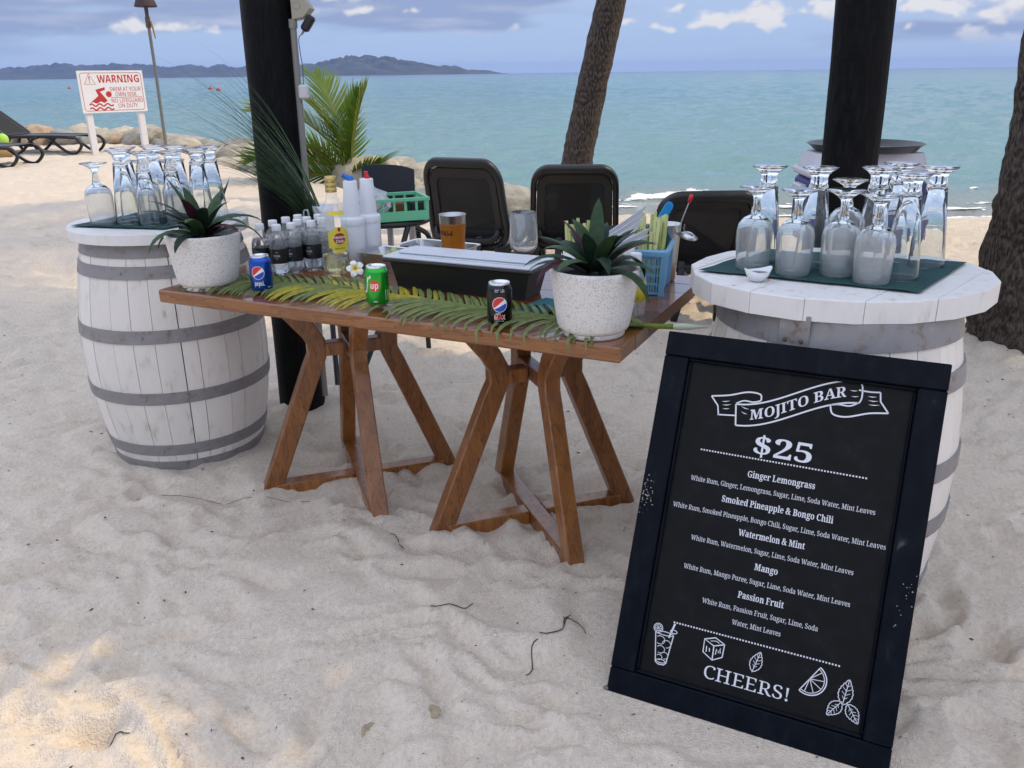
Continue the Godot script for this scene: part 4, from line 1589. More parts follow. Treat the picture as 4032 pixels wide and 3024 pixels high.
	g.sweep(tp, [Vector2(0.0012, -0.008), Vector2(0.0012, 0.008), Vector2(-0.0012, 0.008), Vector2(-0.0012, -0.008)], Vector3(0, 0, 1))
	part("spring_arms", g.done(), steel, o)

func make_basket():
	var o := thing("blue_basket", "pale blue slotted plastic basket holding green cut stalks", "basket", Vector3(0.418, 0.7505, -2.545), -0.28)
	var bl := M("basket_blue", Vector3(0.17, 0.40, 0.62), 0.42)
	var W := 0.108
	var D := 0.19
	var H := 0.128
	var k := 0.86       # narrower at the foot
	var g := Geo.new()
	g.box(Vector3(0, 0.003, 0), Vector3(W * k - 0.004, 0.005, D * k - 0.004), 0.001)
	part("floor_panel", g.done(), bl, o)
	var sh := func(x: float, y: float, z: float) -> Vector3:
		var s := lerpf(k, 1.0, y / H)
		return Vector3(x * s, y, z * s)
	# corner posts, bands and thin slats: every slot is an opening
	for sx in [-1.0, 1.0]:
		for sz in [-1.0, 1.0]:
			g = Geo.new()
			g.sweep([sh.call(sx * W * 0.5, 0.0, sz * D * 0.5), sh.call(sx * W * 0.5, H, sz * D * 0.5)], [Vector2(0.008, -0.008), Vector2(0.008, 0.008), Vector2(-0.008, 0.008), Vector2(-0.008, -0.008)], Vector3(0, 0, 1))
			part("corner_post", g.done(), bl, o)
	for y in [0.006, 0.034, 0.061, 0.088, 0.113]:
		g = Geo.new()
		var ring := []
		for q in [[-1, 1], [1, 1], [1, -1], [-1, -1]]:
			ring.append(sh.call(q[0] * W * 0.5, y, q[1] * D * 0.5))
		for i in 4:
			g.sweep([ring[i], ring[(i + 1) % 4]], [Vector2(0.0012, -0.0036), Vector2(0.0012, 0.0036), Vector2(-0.0012, 0.0036), Vector2(-0.0012, -0.0036)], Vector3.UP)
		part("band", g.done(), bl, o)
	for side in 4:
		var n := 12 if side % 2 == 0 else 22
		for i in n:
			var t := (i + 1.0) / (n + 1) - 0.5
			var p: Array = [[t * W, D * 0.5], [W * 0.5, t * D], [t * W, -D * 0.5], [-W * 0.5, t * D]][side]
			g = Geo.new()
			g.sweep([sh.call(p[0], 0.006, p[1]), sh.call(p[0], 0.118, p[1])], [Vector2(0.0018, -0.0018), Vector2(0.0018, 0.0018), Vector2(-0.0018, 0.0018), Vector2(-0.0018, -0.0018)], Vector3(0, 0, 1))
			part("slat", g.done(), bl, o)
	g = Geo.new()
	var rim := []
	for q in rounded(W + 0.008, D + 0.008, 0.015):
		rim.append(Vector3(q.x, H, q.y))
	g.sweep(rim, [Vector2(0.006, -0.009), Vector2(0.007, 0.004), Vector2(0.003, 0.009), Vector2(-0.003, 0.009), Vector2(-0.004, -0.009)], Vector3.UP, [], false, false, true)
	part("rim", g.done(), bl, o)
	# the stalks, each a short hollow straw of cut lemongrass
	rng.seed = 55
	var sm := [M("stalk_a", Vector3(0.42, 0.45, 0.16), 0.55), M("stalk_b", Vector3(0.33, 0.38, 0.11), 0.55), M("stalk_c", Vector3(0.52, 0.54, 0.23), 0.55)]
	g = Geo.new()
	g.lathe([Vector2(0.0050, 0.0), Vector2(0.0048, 0.198), Vector2(0.0033, 0.198), Vector2(0.0033, 0.18), Vector2(0.0, 0.18)], 9)
	var straw := g.done()
	var basis := Basis(Vector3.UP, -0.28)
	var n := 0
	while n < 62:
		var lx := rng.randf_range(-0.035, 0.035)
		var lz := rng.randf_range(-0.076, 0.076)
		var at := o.position + basis * Vector3(lx, 0.012, lz)
		var s := MeshInstance3D.new()
		s.name = numbered(self, "green_stalk")
		s.mesh = straw
		s.material_override = sm[rng.randi() % 3]
		s.transform = Transform3D(basis * Basis.from_euler(Vector3(lz * 1.3 + rng.randf_range(-0.05, 0.05), rng.randf() * TAU, 0).rotated(Vector3.UP, 0.0)) * Basis.from_scale(Vector3(1, rng.randf_range(0.86, 1.06), 1)), at)
		s.transform.basis = basis * Basis(Vector3(0, 0, 1), -lx * 2.2 + rng.randf_range(-0.05, 0.05)) * Basis(Vector3(1, 0, 0), lz * 0.9 + rng.randf_range(-0.04, 0.04)) * Basis.from_scale(Vector3(1, rng.randf_range(0.86, 1.06), 1))
		add_child(s)
		tag(s, "cut green drinking stalk standing in the blue basket", "stalk", "green stalks in the blue basket")
		n += 1
	# a white tub behind the near planter with more stalks
	var tb := tw(1.215, 0.47, 0.7505)
	var t := thing("white_tub", "white plastic tub of green stalks behind the nearer planter", "tub", tb)
	g = Geo.new()
	g.lathe([Vector2(0.0, 0.002), Vector2(0.036, 0.0), Vector2(0.038, 0.003), Vector2(0.045, 0.125), Vector2(0.043, 0.125), Vector2(0.037, 0.008), Vector2(0.0, 0.006)], 28)
	part("tub_body", g.done(), M("tub_white", Vector3(0.70, 0.72, 0.74), 0.4), t)
	for i in 24:
		var r := 0.030 * sqrt(rng.randf())
		var a := rng.randf() * TAU
		var s := MeshInstance3D.new()
		s.name = numbered(self, "green_stalk")
		s.mesh = straw
		s.material_override = sm[rng.randi() % 3]
		s.transform = Transform3D(Basis(Vector3(cos(a + PI / 2), 0, sin(a + PI / 2)), -r * 3.0 + 0.02) * Basis.from_scale(Vector3(1, rng.randf_range(0.93, 1.05), 1)), tb + Vector3(cos(a) * r, 0.01, sin(a) * r))
		add_child(s)
		tag(s, "cut green drinking stalk standing in the white tub", "stalk", "green stalks in the white tub")
	# folded paper napkins leaning out
	var np := tw(1.295, 0.40, 0.7505)
	var nb := thing("napkin_glass", "short clear tumbler holding the folded paper napkins", "glass", np)
	g = Geo.new()
	g.lathe([Vector2(0.0, 0.001), Vector2(0.034, 0.0), Vector2(0.036, 0.09), Vector2(0.0345, 0.09), Vector2(0.033, 0.006), Vector2(0.0, 0.005)], 24)
	part("tumbler", g.done(), clear_glass(), nb)
	for i in 5:
		var nk := thing("paper_napkin", ["hindmost pointed paper napkin of the fan above the nearer planter", "second pointed paper napkin of the fan, counted from the sea side", "middle pointed paper napkin of the white fan", "fourth pointed paper napkin of the fan, counted from the sea side", "foremost pointed paper napkin of the fan above the nearer planter"][i], "napkin", np + Vector3(-0.002 + 0.003 * i, 0.075 + 0.004 * i, -0.012 + 0.006 * i), 0.0, "folded napkins")
		nk.scale = Vector3.ONE * 1.25
		g = Geo.new()
		var tip := Vector3(0.115 - 0.008 * (i % 3), 0.155 - 0.016 * i, 0.012 * i)
		var b0 := Vector3(-0.045, 0.045 - 0.008 * i, 0.0)
		var b1 := Vector3(0.012, -0.008, 0.004)
		var up := (tip - b0).cross(b1 - b0).normalized() * 0.0025
		for e in [-1.0, 1.0]:
			g.poly([b0 + up * e, b1 + up * e, tip.lerp(b1, 0.22) + up * e * 1.8, tip + up * e * 0.3, tip.lerp(b0, 0.3) + up * e * 2.2], up * e)
		g.poly([b1 - up, b1 + up, tip.lerp(b1, 0.22) + up * 1.8, tip.lerp(b1, 0.22) - up * 1.8], Vector3(1, 0, 0))
		part("fold", g.done(), M("paper_white", Vector3(0.76, 0.77, 0.80), 0.8), nk)
	# two clear bottles with yellow labels behind the planter
	for i in 2:
		var bo := thing("tonic_bottle", ["clear bottle with yellow label and white cap beside the blue basket", "clear white-capped bottle peeping out behind the yellow labelled one"][i], "bottle", [tw(1.445, 0.30, 0.7505), tw(1.40, 0.375, 0.7505)][i], 0.3, "yellow labelled bottles")
		g = Geo.new()
		g.lathe([Vector2(0.0, 0.006), Vector2(0.022, 0.0), Vector2(0.0285, 0.004), Vector2(0.0295, 0.03), Vector2(0.0295, 0.095), Vector2(0.026, 0.115), Vector2(0.015, 0.138), Vector2(0.0135, 0.148)], 24)
		part("shell", g.done(), M("pet_plastic", Vector3.ONE), bo)
		g = Geo.new()
		g.lathe([Vector2(0.0296, 0.042), Vector2(0.0302, 0.0425), Vector2(0.0302, 0.094), Vector2(0.0296, 0.0945)], 24)
		var lb := part("paper_label", g.done(), M("label_yellow2", Vector3(0.60, 0.46, 0.03), 0.5), bo)
		g = Geo.new()
		patch(g, 0.0304, PackedVector2Array([Vector2(-0.011, -0.012), Vector2(0.011, -0.012), Vector2(0.011, 0.012), Vector2(-0.011, 0.012)]), 0.075, 0.2)
		part("label_panel", g.done(), M("label_grey", Vector3(0.32, 0.36, 0.38), 0.5), lb)
		g = Geo.new()
		patch(g, 0.0304, PackedVector2Array([Vector2(-0.010, -0.005), Vector2(0.010, -0.005), Vector2(0.010, 0.005), Vector2(-0.010, 0.005)]), 0.052, 0.2)
		part("label_panel", g.done(), M("label_dark", Vector3(0.03, 0.03, 0.02), 0.5), lb)
		g = Geo.new()
		g.lathe([Vector2(0.0, 0.147), Vector2(0.0152, 0.147), Vector2(0.0156, 0.149), Vector2(0.0156, 0.166), Vector2(0.0145, 0.169), Vector2(0.0, 0.1695)], 22)
		part("cap", g.done(), M("cap_white", Vector3.ONE), bo)
	# steel tin with tools behind the basket
	var ta := tw(1.405, 0.735, 0.7505)
	var tin := thing("tool_tin", "tall steel mixing tin of bar tools behind the blue basket", "tin", ta)
	var steel := M("steel", Vector3.ONE)
	g = Geo.new()
	g.lathe([Vector2(0.0, 0.001), Vector2(0.030, 0.0), Vector2(0.033, 0.004), Vector2(0.044, 0.176), Vector2(0.0448, 0.1775), Vector2(0.0435, 0.1775), Vector2(0.032, 0.008), Vector2(0.0, 0.007)], 30)
	part("tin_body", g.done(), steel, tin)
	var sp := thing("bar_spoon", "twisted bar spoon with red tip leaning in the tool tin", "spoon", ta)
	g = Geo.new()
	g.tube([Vector3(-0.015, 0.012, 0.0), Vector3(0.062, 0.243, 0.01)], 0.0018, 6)
	part("shaft", g.done(), steel, sp)
	g = Geo.new()
	g.xf = X(Vector3(0.0655, 0.2535, 0.0105), Vector3(0, 0, -0.32))
	g.lathe([Vector2(0.0, -0.014), Vector2(0.005, -0.011), Vector2(0.0062, 0.002), Vector2(0.0058, 0.011), Vector2(0.0, 0.014)], 10)
	part("red_tip", g.done(), M("spout_red", Vector3(0.62, 0.012, 0.02)), sp)
	var tg := thing("blue_spatula", "bright blue silicone spatula standing in the tool tin", "spatula", ta)
	g = Geo.new()
	g.xf = X(Vector3(-0.012, 0.012, -0.004), Vector3(0.05, 0.3, 0.05))
	g.box(Vector3(0, 0.09, 0), Vector3(0.012, 0.17, 0.004), 0.0015)
	part("handle", g.done(), M("spatula_blue", Vector3(0.008, 0.25, 0.55), 0.4), tg)
	g = Geo.new()
	g.xf = X(Vector3(-0.022, 0.178, -0.012), Vector3(0.0, 0.3, -0.55))
	g.prism(PackedVector2Array([Vector2(-0.014, -0.002), Vector2(0.014, -0.002), Vector2(0.014, 0.002), Vector2(-0.014, 0.002)]), 0.0, 0.062, 0.001)
	g.xf = g.xf * X(Vector3(0, 0.062, 0))
	g.ball(Vector3.ZERO, Vector3(0.0136, 0.010, 0.002), 12, 6)
	part("blade", g.done(), M("spatula_blue", Vector3.ONE), tg)
	var jg := thing("cocktail_strainer", "small round steel strainer hooked on the rim of the tool tin", "strainer", ta + Vector3(0.062, 0.140, 0.024))
	g = Geo.new()
	g.xf = X(Vector3.ZERO, Vector3(0.25, 0, -0.2))
	g.lathe([Vector2(0.0, 0.012), Vector2(0.012, 0.010), Vector2(0.030, 0.0), Vector2(0.031, 0.001), Vector2(0.012, 0.0125), Vector2(0.0, 0.0145)], 24)
	g.tube([Vector3(-0.012, 0.011, 0), Vector3(-0.02, 0.022, -0.002), Vector3(-0.021, 0.036, -0.004)], 0.0015, 6)
	part("dish", g.done(), steel, jg)
	# dark bucket behind the stalks
	var bk := thing("ice_bucket", "dark oval bucket with wire handle behind the green stalks", "bucket", tw(1.30, 0.70, 0.7505))
	g = Geo.new()
	g.xf = X(Vector3.ZERO, Vector3.ZERO, Vector3(1.25, 1, 0.8))
	g.lathe([Vector2(0.0, 0.001), Vector2(0.058, 0.0), Vector2(0.075, 0.155), Vector2(0.079, 0.160), Vector2(0.076, 0.163), Vector2(0.072, 0.155), Vector2(0.056, 0.006), Vector2(0.0, 0.005)], 34)
	part("pail", g.done(), M("bucket_dark", Vector3(0.045, 0.05, 0.055), 0.35, 0.4), bk)
	g = Geo.new()
	g.tube([Vector3(0.012, 0.15, 0.058), Vector3(0.012, 0.178, 0.058), Vector3(0.042, 0.181, 0.056), Vector3(0.042, 0.15, 0.056)], 0.0016, 6, Vector3(0, 0, 1))
	part("wire_handle", g.done(), steel, bk)

# ------------------------------------------------------------------ on the barrels
func make_cloth(label: String, pts: Array, y: float, sd: int, curl: bool):
	var o := thing("table_cloth", label, "cloth", Vector3(0, y, 0), 0.0, "green cloths on the barrels")
	var g := Geo.new()
	g.smooth()
	var n := 30
	var P := []
	for i in n + 1:
		var row := []
		for j in n + 1:
			var u := float(i) / n
			var v := float(j) / n
			var p: Vector3 = pts[0].lerp(pts[1], u).lerp(pts[3].lerp(pts[2], u), v)
			var h := 0.0035 + 0.0022 * N("cloth", 7.0, sd, 2).get_noise_2d(p.x * 1.5 + p.z, p.z * 0.7 - p.x) + 0.002 * smoothstep(0.86, 1.0, maxf(absf(u - 0.5), absf(v - 0.5)) * 2.0)
			if curl and u + v > 1.42:
				var e := u + v - 1.42
				h += e * e * 0.42
				p = p.lerp(pts[2].lerp(Vector3(-1.2, 0, -3.1), 0.5), e * 0.35)
			row.append(p + Vector3(0, h, 0))
		P.append(row)
	for i in n:
		for j in n:
			g.quad(P[i][j], P[i + 1][j], P[i + 1][j + 1], P[i][j + 1])
	var m := M("green_cloth", Vector3.ONE, 0.9)
	if not m.albedo_texture:
		m.albedo_texture = noise_tex("clothc", 0.05, [[0.0, 0.007, 0.042, 0.045], [0.5, 0.010, 0.060, 0.062], [1.0, 0.015, 0.078, 0.080]], 256, 91, 3)
		tri_map(m, Vector3.ONE * 9.0)
	part("weave", g.done(), m, o)

func make_barrel_tops(lb: Node3D, rb: Node3D):
	var paint := white_paint("top_white", Vector3(0.72, 0.70, 0.68), 111)
	# far barrel: two-board round lid
	var disc := PackedVector2Array(arc(Vector2.ZERO, Vector2(0.307, 0.307), 0, TAU, 56))
	disc.remove_at(disc.size() - 1)
	planked_top(lb, disc, [-0.31, -0.105, 0.105, 0.31], 0.5, 0.848, 0.885, paint, 0.006)
	# near barrel: sawn to a many-sided round from seven boards
	var p := PackedVector2Array()
	rng.seed = 8
	for k in 19:
		var a := TAU * k / 19 + 0.12
		var r := 0.376 * rng.randf_range(0.99, 1.015)
		var w := Vector2(cos(a) * r, sin(a) * r * 0.855)
		p.append((w + Vector2(0.010, -0.035)).rotated(1.9))      # the barrel itself is turned by 1.9
	planked_top(rb, p, [-0.40, -0.27, -0.155, -0.04, 0.085, 0.2, 0.31, 0.40], -1.065, 0.832, 0.885, paint, 0.006)

func planked_top(b: Node3D, outline: PackedVector2Array, cuts: Array, turn: float, y0: float, y1: float, m: Material, bev: float):
	# cut lines run along the direction `turn`; each board is a part
	var d := Vector2(cos(turn), -sin(turn))
	var nn := Vector2(d.y, -d.x)
	var nodes := []
	for i in cuts.size() - 1:
		var a: float = cuts[i] + 0.0006
		var c: float = cuts[i + 1] - 0.0006
		var strip := PackedVector2Array([d * -1.0 + nn * a, d * 1.0 + nn * a, d * 1.0 + nn * c, d * -1.0 + nn * c])
		for q in Geometry2D.intersect_polygons(outline, strip):
			var g := Geo.new()
			g.prism(q, y0, y1 - 0.0008 * (i % 2), 0.0025)
			part("top_board", g.done(), m, b)
	var cl := Geo.new()
	cl.lathe([Vector2(0.0, y0 - 0.004), Vector2(0.262, y0 - 0.004), Vector2(0.262, y0 - 0.0005)], 40)
	part("head", cl.done(), M("barrel_gap", Vector3.ONE), b)

func make_dip_bowl():
	var o := thing("dip_bowl", "little white pointed dish with dark red syrup on the near barrel's edge", "dish", Vector3(0.602, 0.8862, -2.05), 0.3)
	var g := Geo.new()
	g.smooth()
	var n := 32
	var rings := []
	for s in [[0.012, 0.0, 0.0], [0.017, 0.002, 0.0], [0.027, 0.013, 0.3], [0.0325, 0.027, 1.0], [0.031, 0.027, 1.0], [0.025, 0.014, 0.3], [0.014, 0.005, 0.0]]:
		var r := []
		for k in n:
			var a := TAU * k / n
			var tip: float = s[2] * pow(absf(cos(a)), 6.0)
			r.append(Vector3(cos(a) * (s[0] + 0.005 * tip), s[1] + 0.006 * tip + s[2] * 0.002 * cos(2.0 * a), -sin(a) * s[0] * 0.82))
		rings.append(r)
	for i in rings.size() - 1:
		for k in n:
			var k2 := (k + 1) % n
			g.quad(rings[i][k], rings[i][k2], rings[i + 1][k2], rings[i + 1][k])
	g.poly(rings[0], Vector3.DOWN)
	g.poly(rings[6], Vector3.UP)
	part("dish_body", g.done(), M("ceramic_white", Vector3.ONE), o)
	g = Geo.new()
	g.xf = X(Vector3(0, 0.0205, 0), Vector3.ZERO, Vector3(1, 1, 0.82))
	g.lathe([Vector2(0.0275, 0.0), Vector2(0.0, 0.0008)], 26)
	part("syrup", g.done(), M("syrup", Vector3(0.045, 0.004, 0.012), 0.06), o)
	g = Geo.new()
	g.flat()
	g.xf = X(Vector3(0.012, 0.0085, 0.0218), Vector3(-0.9, 0.2, 0))
	g.fill(PackedVector2Array([Vector2(-0.001, -0.006), Vector2(0.004, -0.007), Vector2(0.007, 0.008), Vector2(0.002, 0.009), Vector2(0.0005, 0.0)]))
	part("drip_stain", g.done(), M("rust_stain", Vector3(0.36, 0.16, 0.07), 0.6), o)

# ------------------------------------------------------------------ menu board
func make_board():
	var yaw := 0.465
	var lean := 0.445
	var r := Vector3(cos(yaw), 0, sin(yaw))
	var n0 := Vector3(-sin(yaw), 0, cos(yaw))
	var up := Vector3.UP * cos(lean) - n0 * sin(lean)
	var o := thing("menu_board", "black framed menu board with white lettering leaning on the near barrel", "menu board")
	o.transform = Transform3D(Basis(r, up, r.cross(up)), Vector3(0.214, -0.004, -1.655))
	var W := 0.616
	var H := 0.869
	var fr := M("frame_black", Vector3.ONE, 0.30)
	fr.albedo_texture = noise_tex("framec", 0.016, [[0.0, 0.002, 0.003, 0.006], [0.55, 0.0035, 0.005, 0.009], [0.82, 0.006, 0.008, 0.012], [0.92, 0.03, 0.03, 0.03], [1.0, 0.10, 0.095, 0.085]], 512, 92, 6)
	fr.metallic_specular = 0.2
	tri_map(fr, Vector3(2.2, 1.2, 2.2))
	fr.roughness_texture = noise_tex("framer", 0.02, [[0.0, 0.7, 0.7, 0.7], [1.0, 1.0, 1.0, 1.0]], 256, 93, 4)
	var w := 0.058
	for m in [[W * 0.5, w * 0.5, W, w], [W * 0.5, H - w * 0.5, W, w], [w * 0.5, H * 0.5, w, H - 2 * w - 0.001], [W - w * 0.5, H * 0.5, w, H - 2 * w - 0.001]]:
		var g := Geo.new()
		g.box(Vector3(m[0], m[1], -0.016), Vector3(m[2], m[3], 0.034), 0.0025)
		part("frame_rail", g.done(), fr, o)
	for m in [[W * 0.5, w + 0.004, W - 2 * w, 0.008], [W * 0.5, H - w - 0.004, W - 2 * w, 0.008], [w + 0.004, H * 0.5, 0.008, H - 2 * w - 0.018], [W - w - 0.004, H * 0.5, 0.008, H - 2 * w - 0.018]]:
		var g := Geo.new()
		g.box(Vector3(m[0], m[1], -0.012), Vector3(m[2], m[3], 0.012), 0.003)
		part("bead", g.done(), fr, o)
	var g2 := Geo.new()
	g2.box(Vector3(W * 0.5, H * 0.5, -0.022), Vector3(W - 2 * w + 0.004, H - 2 * w + 0.004, 0.012), 0.0)
	var face := M("board_face", Vector3.ONE, 0.45)
	face.albedo_texture = noise_tex("facec", 0.014, [[0.0, 0.005, 0.005, 0.005], [0.6, 0.007, 0.007, 0.0075], [0.85, 0.010, 0.010, 0.010], [1.0, 0.022, 0.022, 0.022]], 512, 94, 6)
	face.metallic_specular = 0.25
	tri_map(face, Vector3(2.4, 2.4, 2.4))
	part("panel", g2.done(), face, o)
	var ink := M("chalk_ink", Vector3(0.66, 0.66, 0.70), 0.6)
	var z := -0.0155
	var put := func(txt: String, bold: bool, h: float, wd: float, x: float, y: float):
		part("lettering", letters(txt, true, 700 if bold else 500, h, wd, Vector2(x, y), null, false, z), ink, o)
	put.call("$25", true, 0.047, 0.128, 0.303, 0.632)
	put.call("Ginger Lemongrass", true, 0.0158, 0.148, 0.310, 0.5635)
	put.call("White Rum, Ginger, Lemongrass, Sugar, Lime, Soda Water, Mint Leaves", false, 0.0118, 0.405, 0.311, 0.531)
	put.call("Smoked Pineapple & Bongo Chili", true, 0.0158, 0.245, 0.310, 0.497)
	put.call("White Rum, Smoked Pineapple, Bongo Chili, Sugar, Lime, Soda Water, Mint Leaves", false, 0.0118, 0.467, 0.311, 0.462)
	put.call("Watermelon & Mint", true, 0.0158, 0.146, 0.310, 0.4285)
	put.call("White Rum, Watermelon, Sugar, Lime, Soda Water, Mint Leaves", false, 0.0118, 0.357, 0.311, 0.3945)
	put.call("Mango", true, 0.0158, 0.051, 0.310, 0.360)
	put.call("White Rum, Mango Puree, Sugar, Lime, Soda Water, Mint Leaves", false, 0.0118, 0.366, 0.310, 0.326)
	put.call("Passion Fruit", true, 0.0158, 0.101, 0.309, 0.291)
	put.call("White Rum, Passion Fruit, Sugar, Lime, Soda", false, 0.0118, 0.255, 0.3095, 0.2585)
	put.call("Water, Mint Leaves", false, 0.0118, 0.107, 0.309, 0.2275)
	put.call("CHEERS!", false, 0.0305, 0.186, 0.306, 0.103)
	# dotted rules
	for d in [[0.120, 0.488, 0.6005], [0.126, 0.495, 0.193]]:
		var g := Geo.new()
		var x: float = d[0]
		while x < d[1]:
			g.fill(PackedVector2Array([Vector2(x, d[2] - 0.0018), Vector2(x + 0.0036, d[2] - 0.0018), Vector2(x + 0.0036, d[2] + 0.0018), Vector2(x, d[2] + 0.0018)]), z)
			x += 0.0066
		part("dotted_rule", g.done(), ink, o)
	# ribbon banner
	var mid := func(x: float) -> float: return 0.740 + 0.046 * sin(clampf((x - 0.316) / 0.125, -1.15, 1.15) * 1.45)
	var g := Geo.new()
	var top := []
	var low := []
	for i in 25:
		var x := 0.186 + 0.256 * i / 24.0
		top.append(Vector2(x - 0.003, mid.call(x) + 0.0245))
		low.append(Vector2(x + 0.004, mid.call(x) - 0.0245))
	g.stroke(top, 0.0036, z)
	g.stroke(low, 0.0036, z)
	g.stroke([top[0], low[0]], 0.0036, z)
	g.stroke(curve([top[24], top[24] + Vector2(0.009, -0.012), low[24] + Vector2(0.004, 0.012), low[24]], 5), 0.0032, z)
	# tails
	g.stroke(curve([Vector2(0.186, 0.692), Vector2(0.147, 0.688), Vector2(0.148, 0.6885)], 4), 0.0032, z)
	g.stroke([Vector2(0.147, 0.688), Vector2(0.142, 0.709), Vector2(0.124, 0.729)], 0.0032, z)
	g.stroke(curve([Vector2(0.124, 0.729), Vector2(0.165, 0.737), Vector2(0.205, 0.750), Vector2(0.234, 0.749), Vector2(0.238, 0.735)], 6), 0.0036, z)
	g.stroke(curve([Vector2(0.238, 0.735), Vector2(0.222, 0.729), Vector2(0.200, 0.729), Vector2(0.183, 0.720)], 6), 0.0032, z)
	g.stroke(curve([Vector2(0.442, 0.790), Vector2(0.465, 0.789), Vector2(0.486, 0.791)], 4), 0.0032, z)
	g.stroke([Vector2(0.486, 0.791), Vector2(0.489, 0.771), Vector2(0.508, 0.748)], 0.0032, z)
	g.stroke(curve([Vector2(0.508, 0.748), Vector2(0.470, 0.742), Vector2(0.425, 0.727), Vector2(0.396, 0.729), Vector2(0.388, 0.748)], 6), 0.0036, z)
	g.stroke(curve([Vector2(0.388, 0.748), Vector2(0.405, 0.752), Vector2(0.428, 0.752), Vector2(0.446, 0.762)], 6), 0.0032, z)
	for t in [[0.150, 0.720, 0.168, 0.724], [0.152, 0.712, 0.172, 0.716], [0.154, 0.704, 0.170, 0.706], [0.462, 0.779, 0.480, 0.780], [0.464, 0.770, 0.484, 0.771], [0.466, 0.761, 0.488, 0.763], [0.196, 0.715, 0.214, 0.711], [0.198, 0.703, 0.212, 0.699], [0.424, 0.787, 0.440, 0.788], [0.428, 0.774, 0.444, 0.776]]:
		g.stroke([Vector2(t[0], t[1]), Vector2((t[0] + t[2]) * 0.5, (t[1] + t[3]) * 0.5 - 0.001), Vector2(t[2], t[3])], [0.0003, 0.0022, 0.0003], z)
	part("ribbon_drawing", g.done(), ink, o)
	var wave := func(q: Vector2) -> Vector3:
		var sl: float = (mid.call(q.x + 0.005) - mid.call(q.x - 0.005)) / 0.01
		return Vector3(q.x - q.y * sl * 0.35, mid.call(q.x) + q.y, z)
	part("lettering", letters("MOJITO BAR", true, 600, 0.0245, 0.198, Vector2(0.318, 0.0), wave), ink, o)
	# little drawings along the foot
	g = Geo.new()
	var lw := 0.0018
	g.stroke([Vector2(0.088, 0.163), Vector2(0.099, 0.094), Vector2(0.106, 0.090), Vector2(0.119, 0.091), Vector2(0.124, 0.096), Vector2(0.131, 0.162)], 0.0024, z)
	g.stroke(arc(Vector2(0.1095, 0.162), Vector2(0.0215, 0.004), 0, TAU, 18), lw, z, true)
	g.stroke(arc(Vector2(0.111, 0.098), Vector2(0.011, 0.004), 0, TAU, 14), lw, z, true)
	g.stroke(arc(Vector2(0.093, 0.171), Vector2(0.0105, 0.0105), 0, TAU, 16), lw, z, true)
	g.stroke(arc(Vector2(0.093, 0.171), Vector2(0.0075, 0.0075), 0, TAU, 14), lw * 0.7, z, true)
	for k in 4:
		g.stroke([Vector2(0.093, 0.171) + Vector2(cos(k * PI / 4), sin(k * PI / 4)) * 0.007, Vector2(0.093, 0.171) - Vector2(cos(k * PI / 4), sin(k * PI / 4)) * 0.007], lw * 0.6, z)
	g.stroke([Vector2(0.121, 0.155), Vector2(0.130, 0.190)], 0.0042, z)
	g.stroke(arc(Vector2(0.130, 0.171), Vector2(0.008, 0.004), 0, TAU, 12), lw, z, true)
	for c in [[0.102, 0.145, 0.011], [0.118, 0.139, 0.010], [0.106, 0.124, 0.010], [0.117, 0.112, 0.009], [0.106, 0.106, 0.007]]:
		g.stroke(arc(Vector2(c[0], c[1]), Vector2(c[2], c[2] * 0.85), c[0] * 40.0, c[0] * 40.0 + 4.6, 12), lw * 0.8, z)
	part("glass_drawing", g.done(), ink, o)
	g = Geo.new()
	var q := [Vector2(0.202, 0.174), Vector2(0.226, 0.183), Vector2(0.248, 0.173), Vector2(0.247, 0.144), Vector2(0.226, 0.132), Vector2(0.203, 0.145), Vector2(0.225, 0.164)]
	g.stroke([q[0], q[1], q[2], q[3], q[4], q[5], q[0], q[6], q[2]], 0.0026, z)
	g.stroke([q[6], q[4]], 0.0026, z)
	g.stroke([Vector2(0.209, 0.160), Vector2(0.210, 0.147)], 0.0022, z)
	g.stroke([Vector2(0.216, 0.157), Vector2(0.217, 0.149)], 0.0022, z)
	g.stroke([Vector2(0.231, 0.146), Vector2(0.232, 0.159), Vector2(0.236, 0.151), Vector2(0.241, 0.163), Vector2(0.241, 0.151)], 0.0022, z)
	g.stroke([Vector2(0.216, 0.173), Vector2(0.228, 0.176), Vector2(0.236, 0.173)], 0.0016, z)
	part("ice_cube_drawing", g.done(), ink, o)
	leaf_drawing(o, Vector2(0.322, 0.155), 0.047, 0.024, 1.32, ink, z)
	leaf_drawing(o, Vector2(0.5125, 0.143), 0.055, 0.027, 1.45, ink, z)
	leaf_drawing(o, Vector2(0.494, 0.103), 0.042, 0.024, 0.95 + PI, ink, z)
	leaf_drawing(o, Vector2(0.532, 0.102), 0.042, 0.024, 2.2 + PI, ink, z)
	# lime slice
	g = Geo.new()
	var c := Vector2(0.437, 0.150)
	var tl := 1.02
	var rot := func(a: float, rr: float) -> Vector2: return c + Vector2(cos(a), sin(a)) * rr
	var rim := []
	var rim2 := []
	for i in 21:
		var a := tl - PI + PI * i / 20.0
		rim.append(rot.call(a, 0.0345))
		rim2.append(rot.call(a, 0.030))
	g.stroke(rim, 0.0026, z)
	g.stroke(rim2, 0.0016, z)
	g.stroke([rim[0], rim[20]], 0.0022, z)
	for i in 5:
		g.stroke([c, rim2[2 + i * 4]], 0.0016, z)
	part("lime_drawing", g.done(), ink, o)
	# scuffs where the black has worn through on the stile
	rng.seed = 17
	g = Geo.new()
